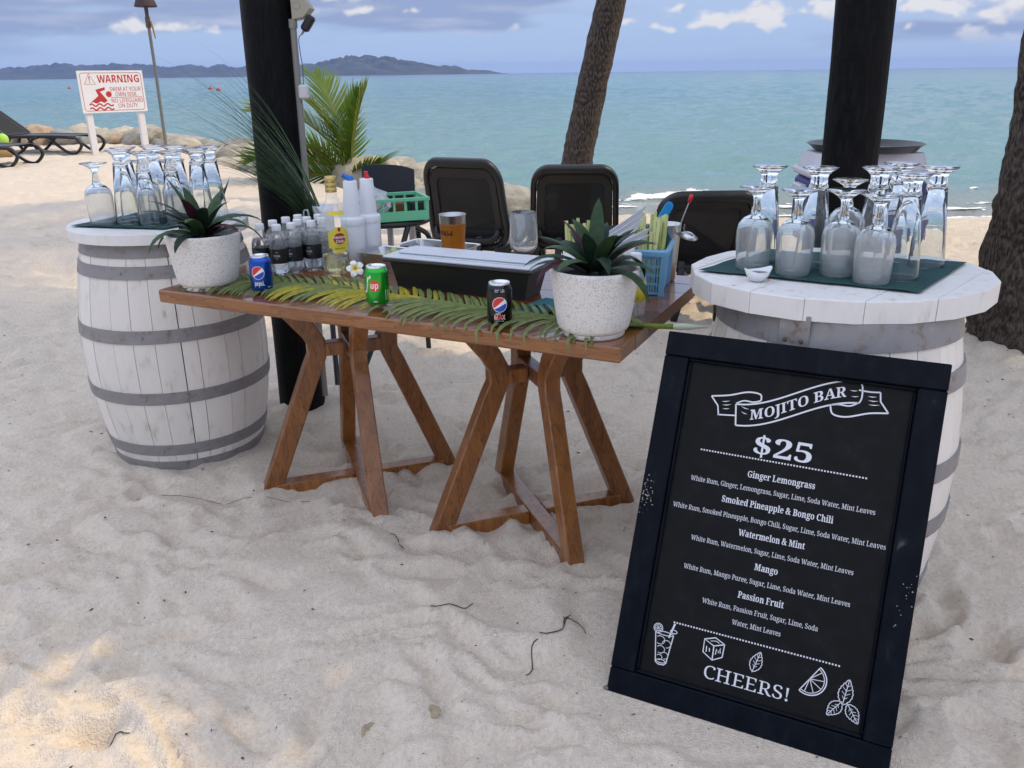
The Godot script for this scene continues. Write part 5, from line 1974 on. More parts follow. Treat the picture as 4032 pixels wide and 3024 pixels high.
	for i in 70:
		var x := 0.004 + 0.03 * pow(rng.randf(), 1.6) if i < 55 else W - 0.004 - 0.03 * rng.randf()
		var y := (0.47 + rng.randf_range(-0.06, 0.07) * rng.randf()) if i < 55 else 0.36 + rng.randf_range(-0.06, 0.06)
		var s := rng.randf_range(0.0004, 0.0016)
		g.fill(PackedVector2Array([Vector2(x - s, y - s * 0.6), Vector2(x + s * 0.8, y - s), Vector2(x + s, y + s * 0.7), Vector2(x - s * 0.5, y + s)]), 0.0012)
	part("scuffs", g.done(), M("scuff", Vector3(0.34, 0.33, 0.30), 0.8), o).set_meta("kind", "stuff")

func leaf_drawing(o: Node3D, c: Vector2, L: float, w: float, a: float, ink: Material, z: float):
	var g := Geo.new()
	var d := Vector2(cos(a), sin(a))
	var n := Vector2(-d.y, d.x)
	for s in [-1.0, 1.0]:
		var e := []
		for i in 15:
			var t := i / 14.0
			e.append(c + d * (t - 0.5) * L + n * s * w * 0.5 * (sin(PI * pow(t, 0.8)) + (0.12 if i % 2 == 1 else 0.0)))
		g.stroke(e, 0.0018, z)
		for i in 4:
			var t := 0.2 + 0.17 * i
			g.stroke([c + d * (t - 0.5) * L, c + d * (t - 0.38) * L + n * s * w * 0.34 * sin(PI * t)], 0.0011, z)
	g.stroke([c - d * L * 0.55, c + d * L * 0.5], 0.0016, z)
	part("leaf_drawing", g.done(), ink, o)

# ------------------------------------------------------------------ posts and wiring
func make_posts():
	var pm := M("post_dark", Vector3.ONE, 0.62)
	pm.albedo_texture = noise_tex("postc", 0.02, [[0.0, 0.0025, 0.0025, 0.003], [0.45, 0.0045, 0.0045, 0.005], [0.75, 0.008, 0.0075, 0.008], [1.0, 0.018, 0.016, 0.015]], 512, 95, 5)
	pm.normal_enabled = true
	pm.normal_texture = noise_tex("postn", 0.02, [], 512, 96, 5, FastNoiseLite.TYPE_SIMPLEX_SMOOTH, 6.0)
	pm.metallic_specular = 0.25
	tri_map(pm, Vector3(5, 0.6, 5))
	for i in 2:
		var at: Vector3 = [Vector3(-0.939, -0.15, -3.576), Vector3(1.298, -0.15, -3.3)][i]
		var o := thing("timber_post", ["thick round black timber post with grey conduit, between far barrel and table", "thick round black timber post rising behind the near barrel's glasses"][i], "post", at, 0.0, "black timber posts")
		var g := Geo.new()
		g.smooth()
		var rings := []
		for k in 50:
			var y := 3.5 * k / 49.0
			var ring := []
			for j in 28:
				var a := TAU * j / 28
				var rr: float = 0.099 + 0.0035 * N("post", 3.0, 20 + i, 3).get_noise_3d(cos(a) * 2.0, y * 0.5, sin(a) * 2.0) + (0.0035 if i == 0 else 0.006) * (y / 3.5)
				ring.append(Vector3(cos(a) * rr + y * (0.012 if i == 0 else -0.018), y, -sin(a) * rr))
			rings.append(ring)
		for k in 49:
			for j in 28:
				var j2 := (j + 1) % 28
				g.quad(rings[k][j], rings[k][j2], rings[k + 1][j2], rings[k + 1][j])
		g.poly(rings[49], Vector3.UP)
		part("shaft", g.done(), pm, o)
		if i == 1:
			continue
		var gp := M("conduit_grey", Vector3(0.23, 0.215, 0.19), 0.55)
		g = Geo.new()
		g.tube([Vector3(0.119, 0.2, 0.055), Vector3(0.121, 1.0, 0.06), Vector3(0.127, 1.72, 0.063)], 0.0125, 12)
		part("conduit", g.done(), gp, o)
		g = Geo.new()
		g.tube([Vector3(0.127, 1.69, 0.063), Vector3(0.127, 1.722, 0.063)], 0.0165, 12)
		part("coupling", g.done(), gp, o)
		g = Geo.new()      # five-sided outlet cover
		g.xf = Transform3D(Basis(Vector3(1, 0, 0), PI / 2), Vector3(0.129, 1.722, 0.045))
		g.prism(PackedVector2Array([Vector2(-0.001, 0.004), Vector2(0.043, -0.002), Vector2(0.074, -0.036), Vector2(0.042, -0.085), Vector2(-0.001, -0.085)]), -0.035, 0.035, 0.004)
		var bx := part("outlet_box", g.done(), M("outlet_cream", Vector3(0.36, 0.33, 0.25), 0.5), o)
		g = Geo.new()
		var ring := []
		for p in arc(Vector2(0.150, 1.768), Vector2(0.0135, 0.0135), 0, TAU, 20):
			ring.append(Vector3(p.x, p.y, 0.0803))
		ring.pop_back()
		g.tube(ring, 0.0008, 5, Vector3(0, 0, 1), false, true)
		part("knockout", g.done(), gp, bx)
	var pl := thing("plug_adapter", "black plug adapter hanging under the outlet box on the post", "adapter", Vector3(-0.752, 1.556, -3.50))
	var g := Geo.new()
	g.xf = X(Vector3.ZERO, Vector3(0, 0, -0.62))
	g.box(Vector3.ZERO, Vector3(0.032, 0.062, 0.034), 0.007)
	part("casing", g.done(), M("black_plastic", Vector3.ONE), pl)
	g = Geo.new()
	g.xf = X(Vector3(-0.020, -0.028, 0), Vector3(0, 0, -0.62))
	g.tube([Vector3(0, 0.012, 0), Vector3(0, -0.014, 0)], [0.006, 0.0035], 8)
	part("strain_relief", g.done(), M("conduit_grey", Vector3.ONE), pl)
	var cb := thing("thin_cable", "thin dark cable dropping from plug adapter to white charger", "cable")
	g = Geo.new()
	g.tube(curve([Vector3(-0.781, 1.517, -3.498), Vector3(-0.792, 1.50, -3.498), Vector3(-0.791, 1.45, -3.50), Vector3(-0.787, 1.40, -3.50), Vector3(-0.790, 1.338, -3.498)], 8), 0.0016, 6)
	part("cord", g.done(), M("cable_dark", Vector3(0.05, 0.05, 0.06), 0.6), cb)
	var ch := thing("white_charger", "small white charger block hanging on the thin cable", "charger", Vector3(-0.790, 1.312, -3.492))
	g = Geo.new()
	g.box(Vector3.ZERO, Vector3(0.037, 0.052, 0.024), 0.006)
	part("casing", g.done(), M("charger_white", Vector3(0.62, 0.60, 0.58), 0.45), ch)

# ------------------------------------------------------------------ chairs and loungers
func make_lounger(label: String, at: Vector3, turn: float, s: Vector3, back_l: float, tilt: float, low := false) -> Node3D:
	var o := thing("sun_lounger", label, "sun lounger", at, turn, "dark resin sun loungers")
	o.scale = s
	var pm := M("resin_dark", Vector3(0.007, 0.007, 0.008), 0.45)
	var mesh := M("sling_mesh", Vector3(0.008, 0.007, 0.007), 0.8, 0.0, 0.9)
	var hs := 0.30
	var sec := [Vector2(0.014, -0.026), Vector2(0.018, -0.02), Vector2(0.018, 0.02), Vector2(0.014, 0.026), Vector2(-0.014, 0.026), Vector2(-0.018, 0.02), Vector2(-0.018, -0.02), Vector2(-0.014, -0.026)]
	for sx in [-1.0, 1.0]:
		var g := Geo.new()
		g.sweep(curve([Vector3(sx * 0.30, hs - 0.01, 0.18), Vector3(sx * 0.30, hs, -0.2), Vector3(sx * 0.30, hs, -0.9), Vector3(sx * 0.29, hs - 0.015, -1.25)], 6), sec, Vector3.UP, [], true, true)
		part("side_rail", g.done(), pm, o)
		g = Geo.new()
		g.sweep(curve([Vector3(sx * 0.31, hs - 0.01, -1.15), Vector3(sx * 0.315, hs - 0.03, -1.30), Vector3(sx * 0.32, 0.16, -1.37), Vector3(sx * 0.32, 0.035, -1.26), Vector3(sx * 0.32, 0.03, -1.12), Vector3(sx * 0.32, 0.13, -0.95), Vector3(sx * 0.31, hs - 0.02, -0.76)], 7), sec, Vector3(1, 0, 0), [], true, true)
		part("leg", g.done(), pm, o)
		g = Geo.new()
		g.sweep(curve([Vector3(sx * 0.31, hs - 0.01, -0.55), Vector3(sx * 0.315, hs - 0.05, -0.42), Vector3(sx * 0.32, 0.14, -0.30), Vector3(sx * 0.32, 0.03, -0.14), Vector3(sx * 0.32, 0.03, -0.02), Vector3(sx * 0.32, 0.14, 0.08), Vector3(sx * 0.31, hs - 0.02, 0.17)], 7), sec, Vector3(1, 0, 0), [], true, true)
		part("leg", g.done(), pm, o)
	var g2 := Geo.new()
	g2.box(Vector3(0, hs + 0.012, -0.6), Vector3(0.60, 0.012, 1.28), 0.005)
	part("seat_panel", g2.done(), pm, o)
	# backrest: outer rounded frame, inner frame with slots, woven panel
	var bx := Transform3D(Basis(Vector3.RIGHT, tilt), Vector3(0, hs + 0.01, 0.05))
	var L := back_l
	var ring := []
	for p in rounded(0.66, L, 0.12, 7):
		ring.append(Vector3(p.x * (1.0 - 0.07 * (p.y / L)), p.y + L * 0.5, 0.03 * pow(p.y / L * 2.0, 2.0)))
	var g := Geo.new()
	g.sweep(ring, [Vector2(0.022, -0.020), Vector2(0.026, 0.0), Vector2(0.020, 0.020), Vector2(-0.016, 0.020), Vector2(-0.022, 0.006), Vector2(-0.022, -0.016)], Vector3(0, 0, 1), [], false, true, true)
	part("back_frame", g.done(), pm, o, bx)
	var ring2 := []
	for p in rounded(0.55, L - 0.12, 0.075, 6):
		ring2.append(Vector3(p.x * (1.0 - 0.08 * (p.y / L)), p.y + L * 0.5, 0.012))
	g = Geo.new()
	g.sweep(ring2, [Vector2(0.036, -0.008), Vector2(0.036, 0.004), Vector2(-0.020, 0.010), Vector2(-0.026, 0.004), Vector2(-0.026, -0.008)], Vector3(0, 0, 1), [], false, false, true)
	var inner := part("back_inner_frame", g.done(), M("resin_inner", Vector3(0.009, 0.0085, 0.0085), 0.55), o, bx)
	for k in 26:        # row of retaining clips round the sling
		var p: Vector2 = Vector2(rounded(0.60, L - 0.065, 0.09, 6)[k % 28].x, rounded(0.60, L - 0.065, 0.09, 6)[k % 28].y)
		var cg := Geo.new()
		cg.xf = Transform3D(Basis(Vector3(0, 0, 1), atan2(p.y, p.x * 1.2) + PI / 2), Vector3(p.x * (1.0 - 0.08 * (p.y / L)), p.y + L * 0.5, 0.018))
		cg.box(Vector3.ZERO, Vector3(0.03, 0.007, 0.008), 0.001)
		part("clip", cg.done(), pm, inner)
	g = Geo.new()
	g.box(Vector3(0, L * 0.5, 0.004), Vector3(0.50, L - 0.15, 0.004), 0.0)
	part("sling", g.done(), mesh, o, bx)
	# prop bar and struts behind the back
	g = Geo.new()
	g.sweep(curve([Vector3(-0.28, 0.10, 0.03), Vector3(-0.2, 0.06, 0.07), Vector3(0.2, 0.06, 0.07), Vector3(0.28, 0.10, 0.03)], 6), sec, Vector3(0, 0, 1), [], true, true)
	part("prop_bar", g.done(), pm, o, bx)
	for sx in [-1.0, 1.0]:
		g = Geo.new()
		g.sweep([bx * Vector3(sx * 0.12, 0.07, 0.06), Vector3(sx * 0.14, 0.14, 0.22), Vector3(sx * 0.16, 0.03, 0.16)], sec, Vector3(1, 0, 0), [], true, true)
		part("prop_strut", g.done(), pm, o)
	return o

func make_stool():
	var pm := M("stool_black", Vector3(0.012, 0.012, 0.013), 0.4)
	var o := thing("bar_stool", "black folding bar stool with padded back, carrying the green crate", "stool", Vector3(-0.60, 0, -4.15))
	var g := Geo.new()
	g.xf = X(Vector3(0.02, 0, 0), Vector3(0, 0.3, 0), Vector3(1.1, 1, 0.9))
	g.lathe([Vector2(0.0, 0.695), Vector2(0.165, 0.695), Vector2(0.178, 0.703), Vector2(0.178, 0.716), Vector2(0.165, 0.7235), Vector2(0.0, 0.725)], 30)
	part("seat", g.done(), pm, o)
	for l in [[Vector3(-0.15, 0.70, 0.10), Vector3(-0.26, 0.35, 0.18), Vector3(-0.20, -0.03, 0.45)], [Vector3(0.12, 0.70, 0.12), Vector3(0.02, 0.35, 0.26), Vector3(-0.13, -0.03, 0.46)], [Vector3(-0.14, 0.70, -0.10), Vector3(-0.30, 0.35, 0.03), Vector3(-0.52, -0.03, 0.26)], [Vector3(0.14, 0.70, -0.10), Vector3(0.16, 0.35, -0.10), Vector3(0.17, -0.03, -0.12)]]:
		g = Geo.new()
		g.tube(l, 0.013, 10, Vector3(0, 0, 1))
		part("leg", g.done(), pm, o)
	g = Geo.new()
	g.tube(curve([Vector3(0.16, 0.69, 0.10), Vector3(0.21, 0.66, 0.11), Vector3(0.225, 0.58, 0.09), Vector3(0.20, 0.5, 0.06)], 6), 0.012, 9, Vector3(0, 0, 1))
	part("side_bow", g.done(), pm, o)
	g = Geo.new()      # padded back, slightly bowed
	g.smooth()
	var top := []
	for i in 9:
		var t := i / 8.0
		var x := -0.125 + 0.255 * t
		var bow := -0.16 - 0.03 * sin(t * PI)
		top.append([Vector3(x, 0.735, bow), Vector3(x, 0.958 - 0.012 * pow(absf(t - 0.45) * 2.0, 3.0) - 0.012 * t, bow - 0.015)])
	for i in 8:
		var d := Vector3(0, 0, 0.012)
		g.quad(top[i][0] + d, top[i + 1][0] + d, top[i + 1][1] + d, top[i][1] + d)
		g.quad(top[i + 1][0] - d, top[i][0] - d, top[i][1] - d, top[i + 1][1] - d)
		g.quad(top[i][1] + d, top[i + 1][1] + d, top[i + 1][1] - d, top[i][1] - d)
	g.flat()
	for e in [0, 8]:
		var d := Vector3(0, 0, 0.012)
		g.poly([top[e][0] - d, top[e][0] + d, top[e][1] + d, top[e][1] - d], Vector3(-1 if e == 0 else 1, 0, 0))
	part("backrest", g.done(), M("backrest_fabric", Vector3(0.020, 0.021, 0.027), 0.9), o)
	g = Geo.new()
	g.tube([Vector3(-0.115, 0.70, -0.14), Vector3(-0.115, 0.962, -0.178)], 0.011, 8)
	part("back_upright", g.done(), pm, o)
	g = Geo.new()
	g.tube([Vector3(0.118, 0.70, -0.14), Vector3(0.118, 0.93, -0.186)], 0.011, 8)
	part("back_upright", g.done(), pm, o)
	# green crate on its seat
	var gm := M("crate_green", Vector3(0.17, 0.56, 0.32), 0.45)
	var c := thing("green_crate", "light green slotted plastic crate on the black stool's seat", "crate", Vector3(-0.575, 0.7265, -4.115), 0.36)
	var W := 0.33
	var D := 0.23
	var H := 0.105
	g = Geo.new()
	g.box(Vector3(0, 0.004, 0), Vector3(W, 0.008, D), 0.002)
	part("floor_panel", g.done(), gm, c)
	for sd in 4:
		var len: float = W if sd % 2 == 0 else D
		var off: float = (D if sd % 2 == 0 else W) * 0.5
		var bs := Transform3D(Basis(Vector3.UP, sd * PI / 2), Vector3.ZERO)
		g = Geo.new()
		g.box(Vector3(0, 0.026, off - 0.003), Vector3(len - 0.002, 0.038, 0.006), 0.001)
		part("lower_wall", g.done(), gm, c, bs)
		g = Geo.new()
		g.box(Vector3(0, H - 0.007, off - 0.001), Vector3(len + 0.008, 0.016, 0.014), 0.002)
		part("rim", g.done(), gm, c, bs)
		var n := 6 if sd % 2 == 0 else 4
		for i in n + 1:
			g = Geo.new()
			g.box(Vector3(-len * 0.5 + 0.006 + (len - 0.012) * i / n, 0.068, off - 0.003), Vector3(0.011, 0.048, 0.008), 0.001)
			part("wall_post", g.done(), gm, c, bs)
	rng.seed = 66
	var bag := thing("plastic_bag", "crumpled translucent plastic bag in the green crate", "bag", Vector3(-0.66, 0.735, -4.07))
	g = Geo.new()
	g.flat()
	var rings := []
	for i in 9:
		var r := []
		for k in 18:
			var a := TAU * k / 18
			var rr := 0.085 * sin(PI * (0.12 + 0.83 * i / 8.0)) * (1.0 + 0.5 * N("bag", 2.3, 5, 3).get_noise_3d(cos(a) * 2.0, i * 0.7, sin(a) * 2.0))
			r.append(Vector3(cos(a) * rr * 1.1, 0.018 * i + 0.03 * N("bag", 2.3, 5, 3).get_noise_3d(cos(a) * 3.0, 9.0, sin(a) * 3.0), -sin(a) * rr))
		rings.append(r)
	for i in 8:
		for k in 18:
			var k2 := (k + 1) % 18
			g.quad(rings[i][k], rings[i][k2], rings[i + 1][k2], rings[i + 1][k])
	g.poly(rings[8], Vector3.UP)
	part("film", g.done(), M("bag_film", Vector3(0.72, 0.73, 0.78), 0.3, 0.0, 0.55), bag)
	for i in 3:
		var pk := thing("snack_packet", ["pale pink packet seen through the green crate's slots", "brown packet inside the green crate", "dark packet at the back corner of the green crate"][i], "packet", Vector3(-0.62 + 0.085 * i, 0.736, -4.10 - 0.03 * i), 0.36)
		g = Geo.new()
		g.box(Vector3(0, 0.035, 0), Vector3(0.07, 0.07, 0.09), 0.008)
		part("wrapper", g.done(), M(["packet_pink", "packet_brown", "packet_dark"][i], [Vector3(0.50, 0.32, 0.33), Vector3(0.17, 0.06, 0.02), Vector3(0.02, 0.02, 0.025)][i], 0.4), pk)

func make_side_table():
	var o := thing("side_table", "low grey plastic side table between stool and sun loungers", "side table", Vector3(-0.86, 0.0, -6.75), -0.35)
	var m := M("grey_resin", Vector3(0.17, 0.17, 0.185), 0.5)
	var g := Geo.new()
	g.box(Vector3(0, 0.385, 0), Vector3(0.46, 0.035, 0.46), 0.012)
	part("table_top", g.done(), m, o)
	g = Geo.new()
	for sx in [-1, 1]:
		g.box(Vector3(sx * 0.205, 0.345, 0), Vector3(0.02, 0.045, 0.39), 0.004)
		g.box(Vector3(0, 0.345, sx * 0.205), Vector3(0.39, 0.045, 0.02), 0.004)
	part("apron", g.done(), m, o)
	for sx in [-1, 1]:
		for sz in [-1, 1]:
			g = Geo.new()
			g.box(Vector3(sx * 0.2, 0.16, sz * 0.2), Vector3(0.042, 0.42, 0.042), 0.008)
			part("leg", g.done(), m, o)

func make_cooler():
	# stand, cooler box, round tray
	var st := thing("low_stand", "dark slatted stand under the cool box behind the post", "stand", Vector3(1.85, 0.0, -4.62), -0.05)
	var wm := wood("stand_wood", Vector3(0.03, 0.022, 0.016), Vector3(0.06, 0.045, 0.03), 0.6, Vector3(0.8, 6, 6), 207)
	for i in 4:
		var g := Geo.new()
		g.box(Vector3(0, 0.53, -0.15 + 0.1 * i), Vector3(0.5, 0.025, 0.09), 0.004)
		part("slat", g.done(), wm, st)
	for sx in [-1, 1]:
		for sz in [-1, 1]:
			var g := Geo.new()
			g.box(Vector3(sx * 0.21, 0.2525, sz * 0.15), Vector3(0.045, 0.53, 0.045), 0.004)
			part("leg", g.done(), wm, st)
	var o := thing("cool_box", "blue cool box with white lid behind the black post", "cool box", Vector3(1.84, 0.544, -4.60), -0.05)
	var bm := M("cooler_blue", Vector3(0.012, 0.02, 0.16), 0.4)
	var wh := M("cooler_white", Vector3(0.60, 0.58, 0.62), 0.45)
	var g := Geo.new()
	g.box(Vector3(0, 0.15, 0), Vector3(0.58, 0.30, 0.36), 0.025)
	part("body", g.done(), bm, o)
	g = Geo.new()
	g.box(Vector3(0, 0.322, 0), Vector3(0.605, 0.04, 0.385), 0.012)
	part("lid_rim", g.done(), wh, o)
	g = Geo.new()
	g.flat()
	var a := []
	var b := []
	for p in rounded(0.58, 0.36, 0.05):
		a.append(Vector3(p.x, 0.343, p.y))
		b.append(Vector3(p.x * 0.93, 0.425, p.y * 0.9))
	g.smooth()
	for k in a.size():
		var k2 := (k + 1) % a.size()
		g.quad(a[k2], a[k], b[k], b[k2])
	g.flat()
	g.poly(b, Vector3.UP)
	part("lid", g.done(), wh, o)
	for sx in [-1, 1]:
		g = Geo.new()
		g.box(Vector3(sx * 0.305, 0.245, 0), Vector3(0.04, 0.035, 0.16), 0.008)
		part("handle", g.done(), wh, o)
	var t := thing("serving_tray", "round black serving tray lying on the cool box lid", "tray", Vector3(1.85, 0.9705, -4.60))
	g = Geo.new()
	g.lathe([Vector2(0.0, 0.0), Vector2(0.235, 0.0), Vector2(0.25, 0.006), Vector2(0.285, 0.036), Vector2(0.29, 0.038), Vector2(0.285, 0.041), Vector2(0.245, 0.010), Vector2(0.0, 0.006)], 48)
	part("tray_dish", g.done(), M("tray_black", Vector3(0.010, 0.010, 0.011), 0.3), t)

# ------------------------------------------------------------------ shore things
func make_sign():
	var a := 0.80
	var r := Vector3(cos(a), 0, -sin(a))
	var o := thing("warning_sign", "white warning sign with red print on two posts by the rocks", "sign")
	o.transform = Transform3D(Basis(r, Vector3.UP, r.cross(Vector3.UP)), Vector3(-8.05, ground(-8.05, -17.0), -17.0))
	var W := 1.24
	var wh := M("sign_white", Vector3(0.78, 0.77, 0.77), 0.45)
	var pw := M("sign_post_white", Vector3(0.72, 0.70, 0.70), 0.55)
	for x in [0.08, W - 0.16]:
		var g := Geo.new()
		g.box(Vector3(x + 0.04, 0.62, -0.05), Vector3(0.12, 1.72, 0.09), 0.006)
		part("post", g.done(), pw, o)
	var g := Geo.new()
	g.box(Vector3(W * 0.5, 1.13, 0.012), Vector3(W, 0.76, 0.024), 0.003)
	part("board", g.done(), wh, o)
	var red := M("sign_red", Vector3(0.50, 0.03, 0.03), 0.5)
	var z := 0.0255
	g = Geo.new()
	var b := []
	for p in rounded(W - 0.09, 0.68, 0.05, 5):
		b.append(p + Vector2(W * 0.5, 1.13))
	g.stroke(b, 0.009, z, true)
	part("border_line", g.done(), red, o)
	part("lettering", letters("WARNING", false, 800, 0.14, 0.80, Vector2(0.755, 1.36), null, false, z), red, o)
	part("lettering", letters("SWIM AT YOUR", false, 400, 0.08, 0.60, Vector2(0.86, 1.175), null, false, z), red, o)
	part("lettering", letters("OWN RISK", false, 400, 0.08, 0.41, Vector2(0.86, 1.08), null, false, z), red, o)
	part("lettering", letters("NO LIFEGUARD", false, 400, 0.08, 0.61, Vector2(0.87, 0.965), null, false, z), red, o)
	part("lettering", letters("ON DUTY", false, 400, 0.08, 0.38, Vector2(0.87, 0.87), null, false, z), red, o)
	g = Geo.new()
	g.stroke([Vector2(0.56, 1.025), Vector2(1.17, 1.025)], 0.008, z)
	part("rule", g.done(), red, o)
	g = Geo.new()
	g.stroke([Vector2(0.11, 1.27), Vector2(0.31, 1.27), Vector2(0.21, 1.46)], 0.014, z, true)
	g.stroke([Vector2(0.21, 1.41), Vector2(0.21, 1.33)], [0.022, 0.012], z)
	g.fill(PackedVector2Array(arc(Vector2(0.21, 1.305), Vector2(0.011, 0.011), 0, TAU - 0.3, 10)), z)
	part("hazard_triangle", g.done(), red, o)
	g = Geo.new()      # swimmer over two waves
	g.fill(PackedVector2Array(arc(Vector2(0.53, 1.085), Vector2(0.055, 0.055), 0, TAU - 0.3, 16)), z)
	g.fill(PackedVector2Array([Vector2(0.15, 0.93), Vector2(0.33, 1.06), Vector2(0.29, 1.17), Vector2(0.47, 1.215), Vector2(0.47, 1.165), Vector2(0.37, 1.135), Vector2(0.49, 0.97), Vector2(0.43, 0.93), Vector2(0.36, 0.96), Vector2(0.28, 0.92), Vector2(0.21, 0.95)]), z)
	for y in [0.895, 0.825]:
		var wv := []
		for i in 25:
			wv.append(Vector2(0.14 + 0.45 * i / 24.0, y + 0.022 * sin(i / 24.0 * TAU * 3.0)))
		g.stroke(wv, 0.026, z)
	part("swimmer_symbol", g.done(), red, o)

func make_torch():
	var b := Vector3(-7.115, ground(-7.115, -18.4), -18.4)
	var o := thing("garden_torch", "thin grey pole torch with conical rusty cap behind the rocks", "torch", b)
	var g := Geo.new()
	g.tube([Vector3(0, -0.3, 0), Vector3(0.01, 1.3, 0), Vector3(0.0, 2.35, 0)], 0.032, 9)
	part("pole", g.done(), M("torch_pole", Vector3(0.17, 0.165, 0.16), 0.7), o)
	g = Geo.new()
	g.tube([Vector3(0, 2.3, 0), Vector3(0, 2.5, 0)], 0.05, 10)
	g.tube([Vector3(0, 2.5, 0), Vector3(0, 2.72, 0)], [0.035, 0.04], 10)
	part("socket", g.done(), M("torch_brown", Vector3(0.10, 0.07, 0.05), 0.7), o)
	g = Geo.new()
	g.lathe([Vector2(0.0, 2.70), Vector2(0.21, 2.68), Vector2(0.215, 2.70), Vector2(0.09, 3.02), Vector2(0.085, 3.05), Vector2(0.0, 3.06)], 20)
	part("cap", g.done(), M("torch_rust", Vector3(0.075, 0.05, 0.055), 0.75, 0.2), o)
	g = Geo.new()
	g.tube([Vector3(0.06, 2.42, 0.02), Vector3(0.09, 2.3, 0.03), Vector3(0.11, 2.1, 0.02)], [0.02, 0.018, 0.012], 7)
	part("hanging_rag", g.done(), M("torch_rag", Vector3(0.30, 0.17, 0.05), 0.8), o)

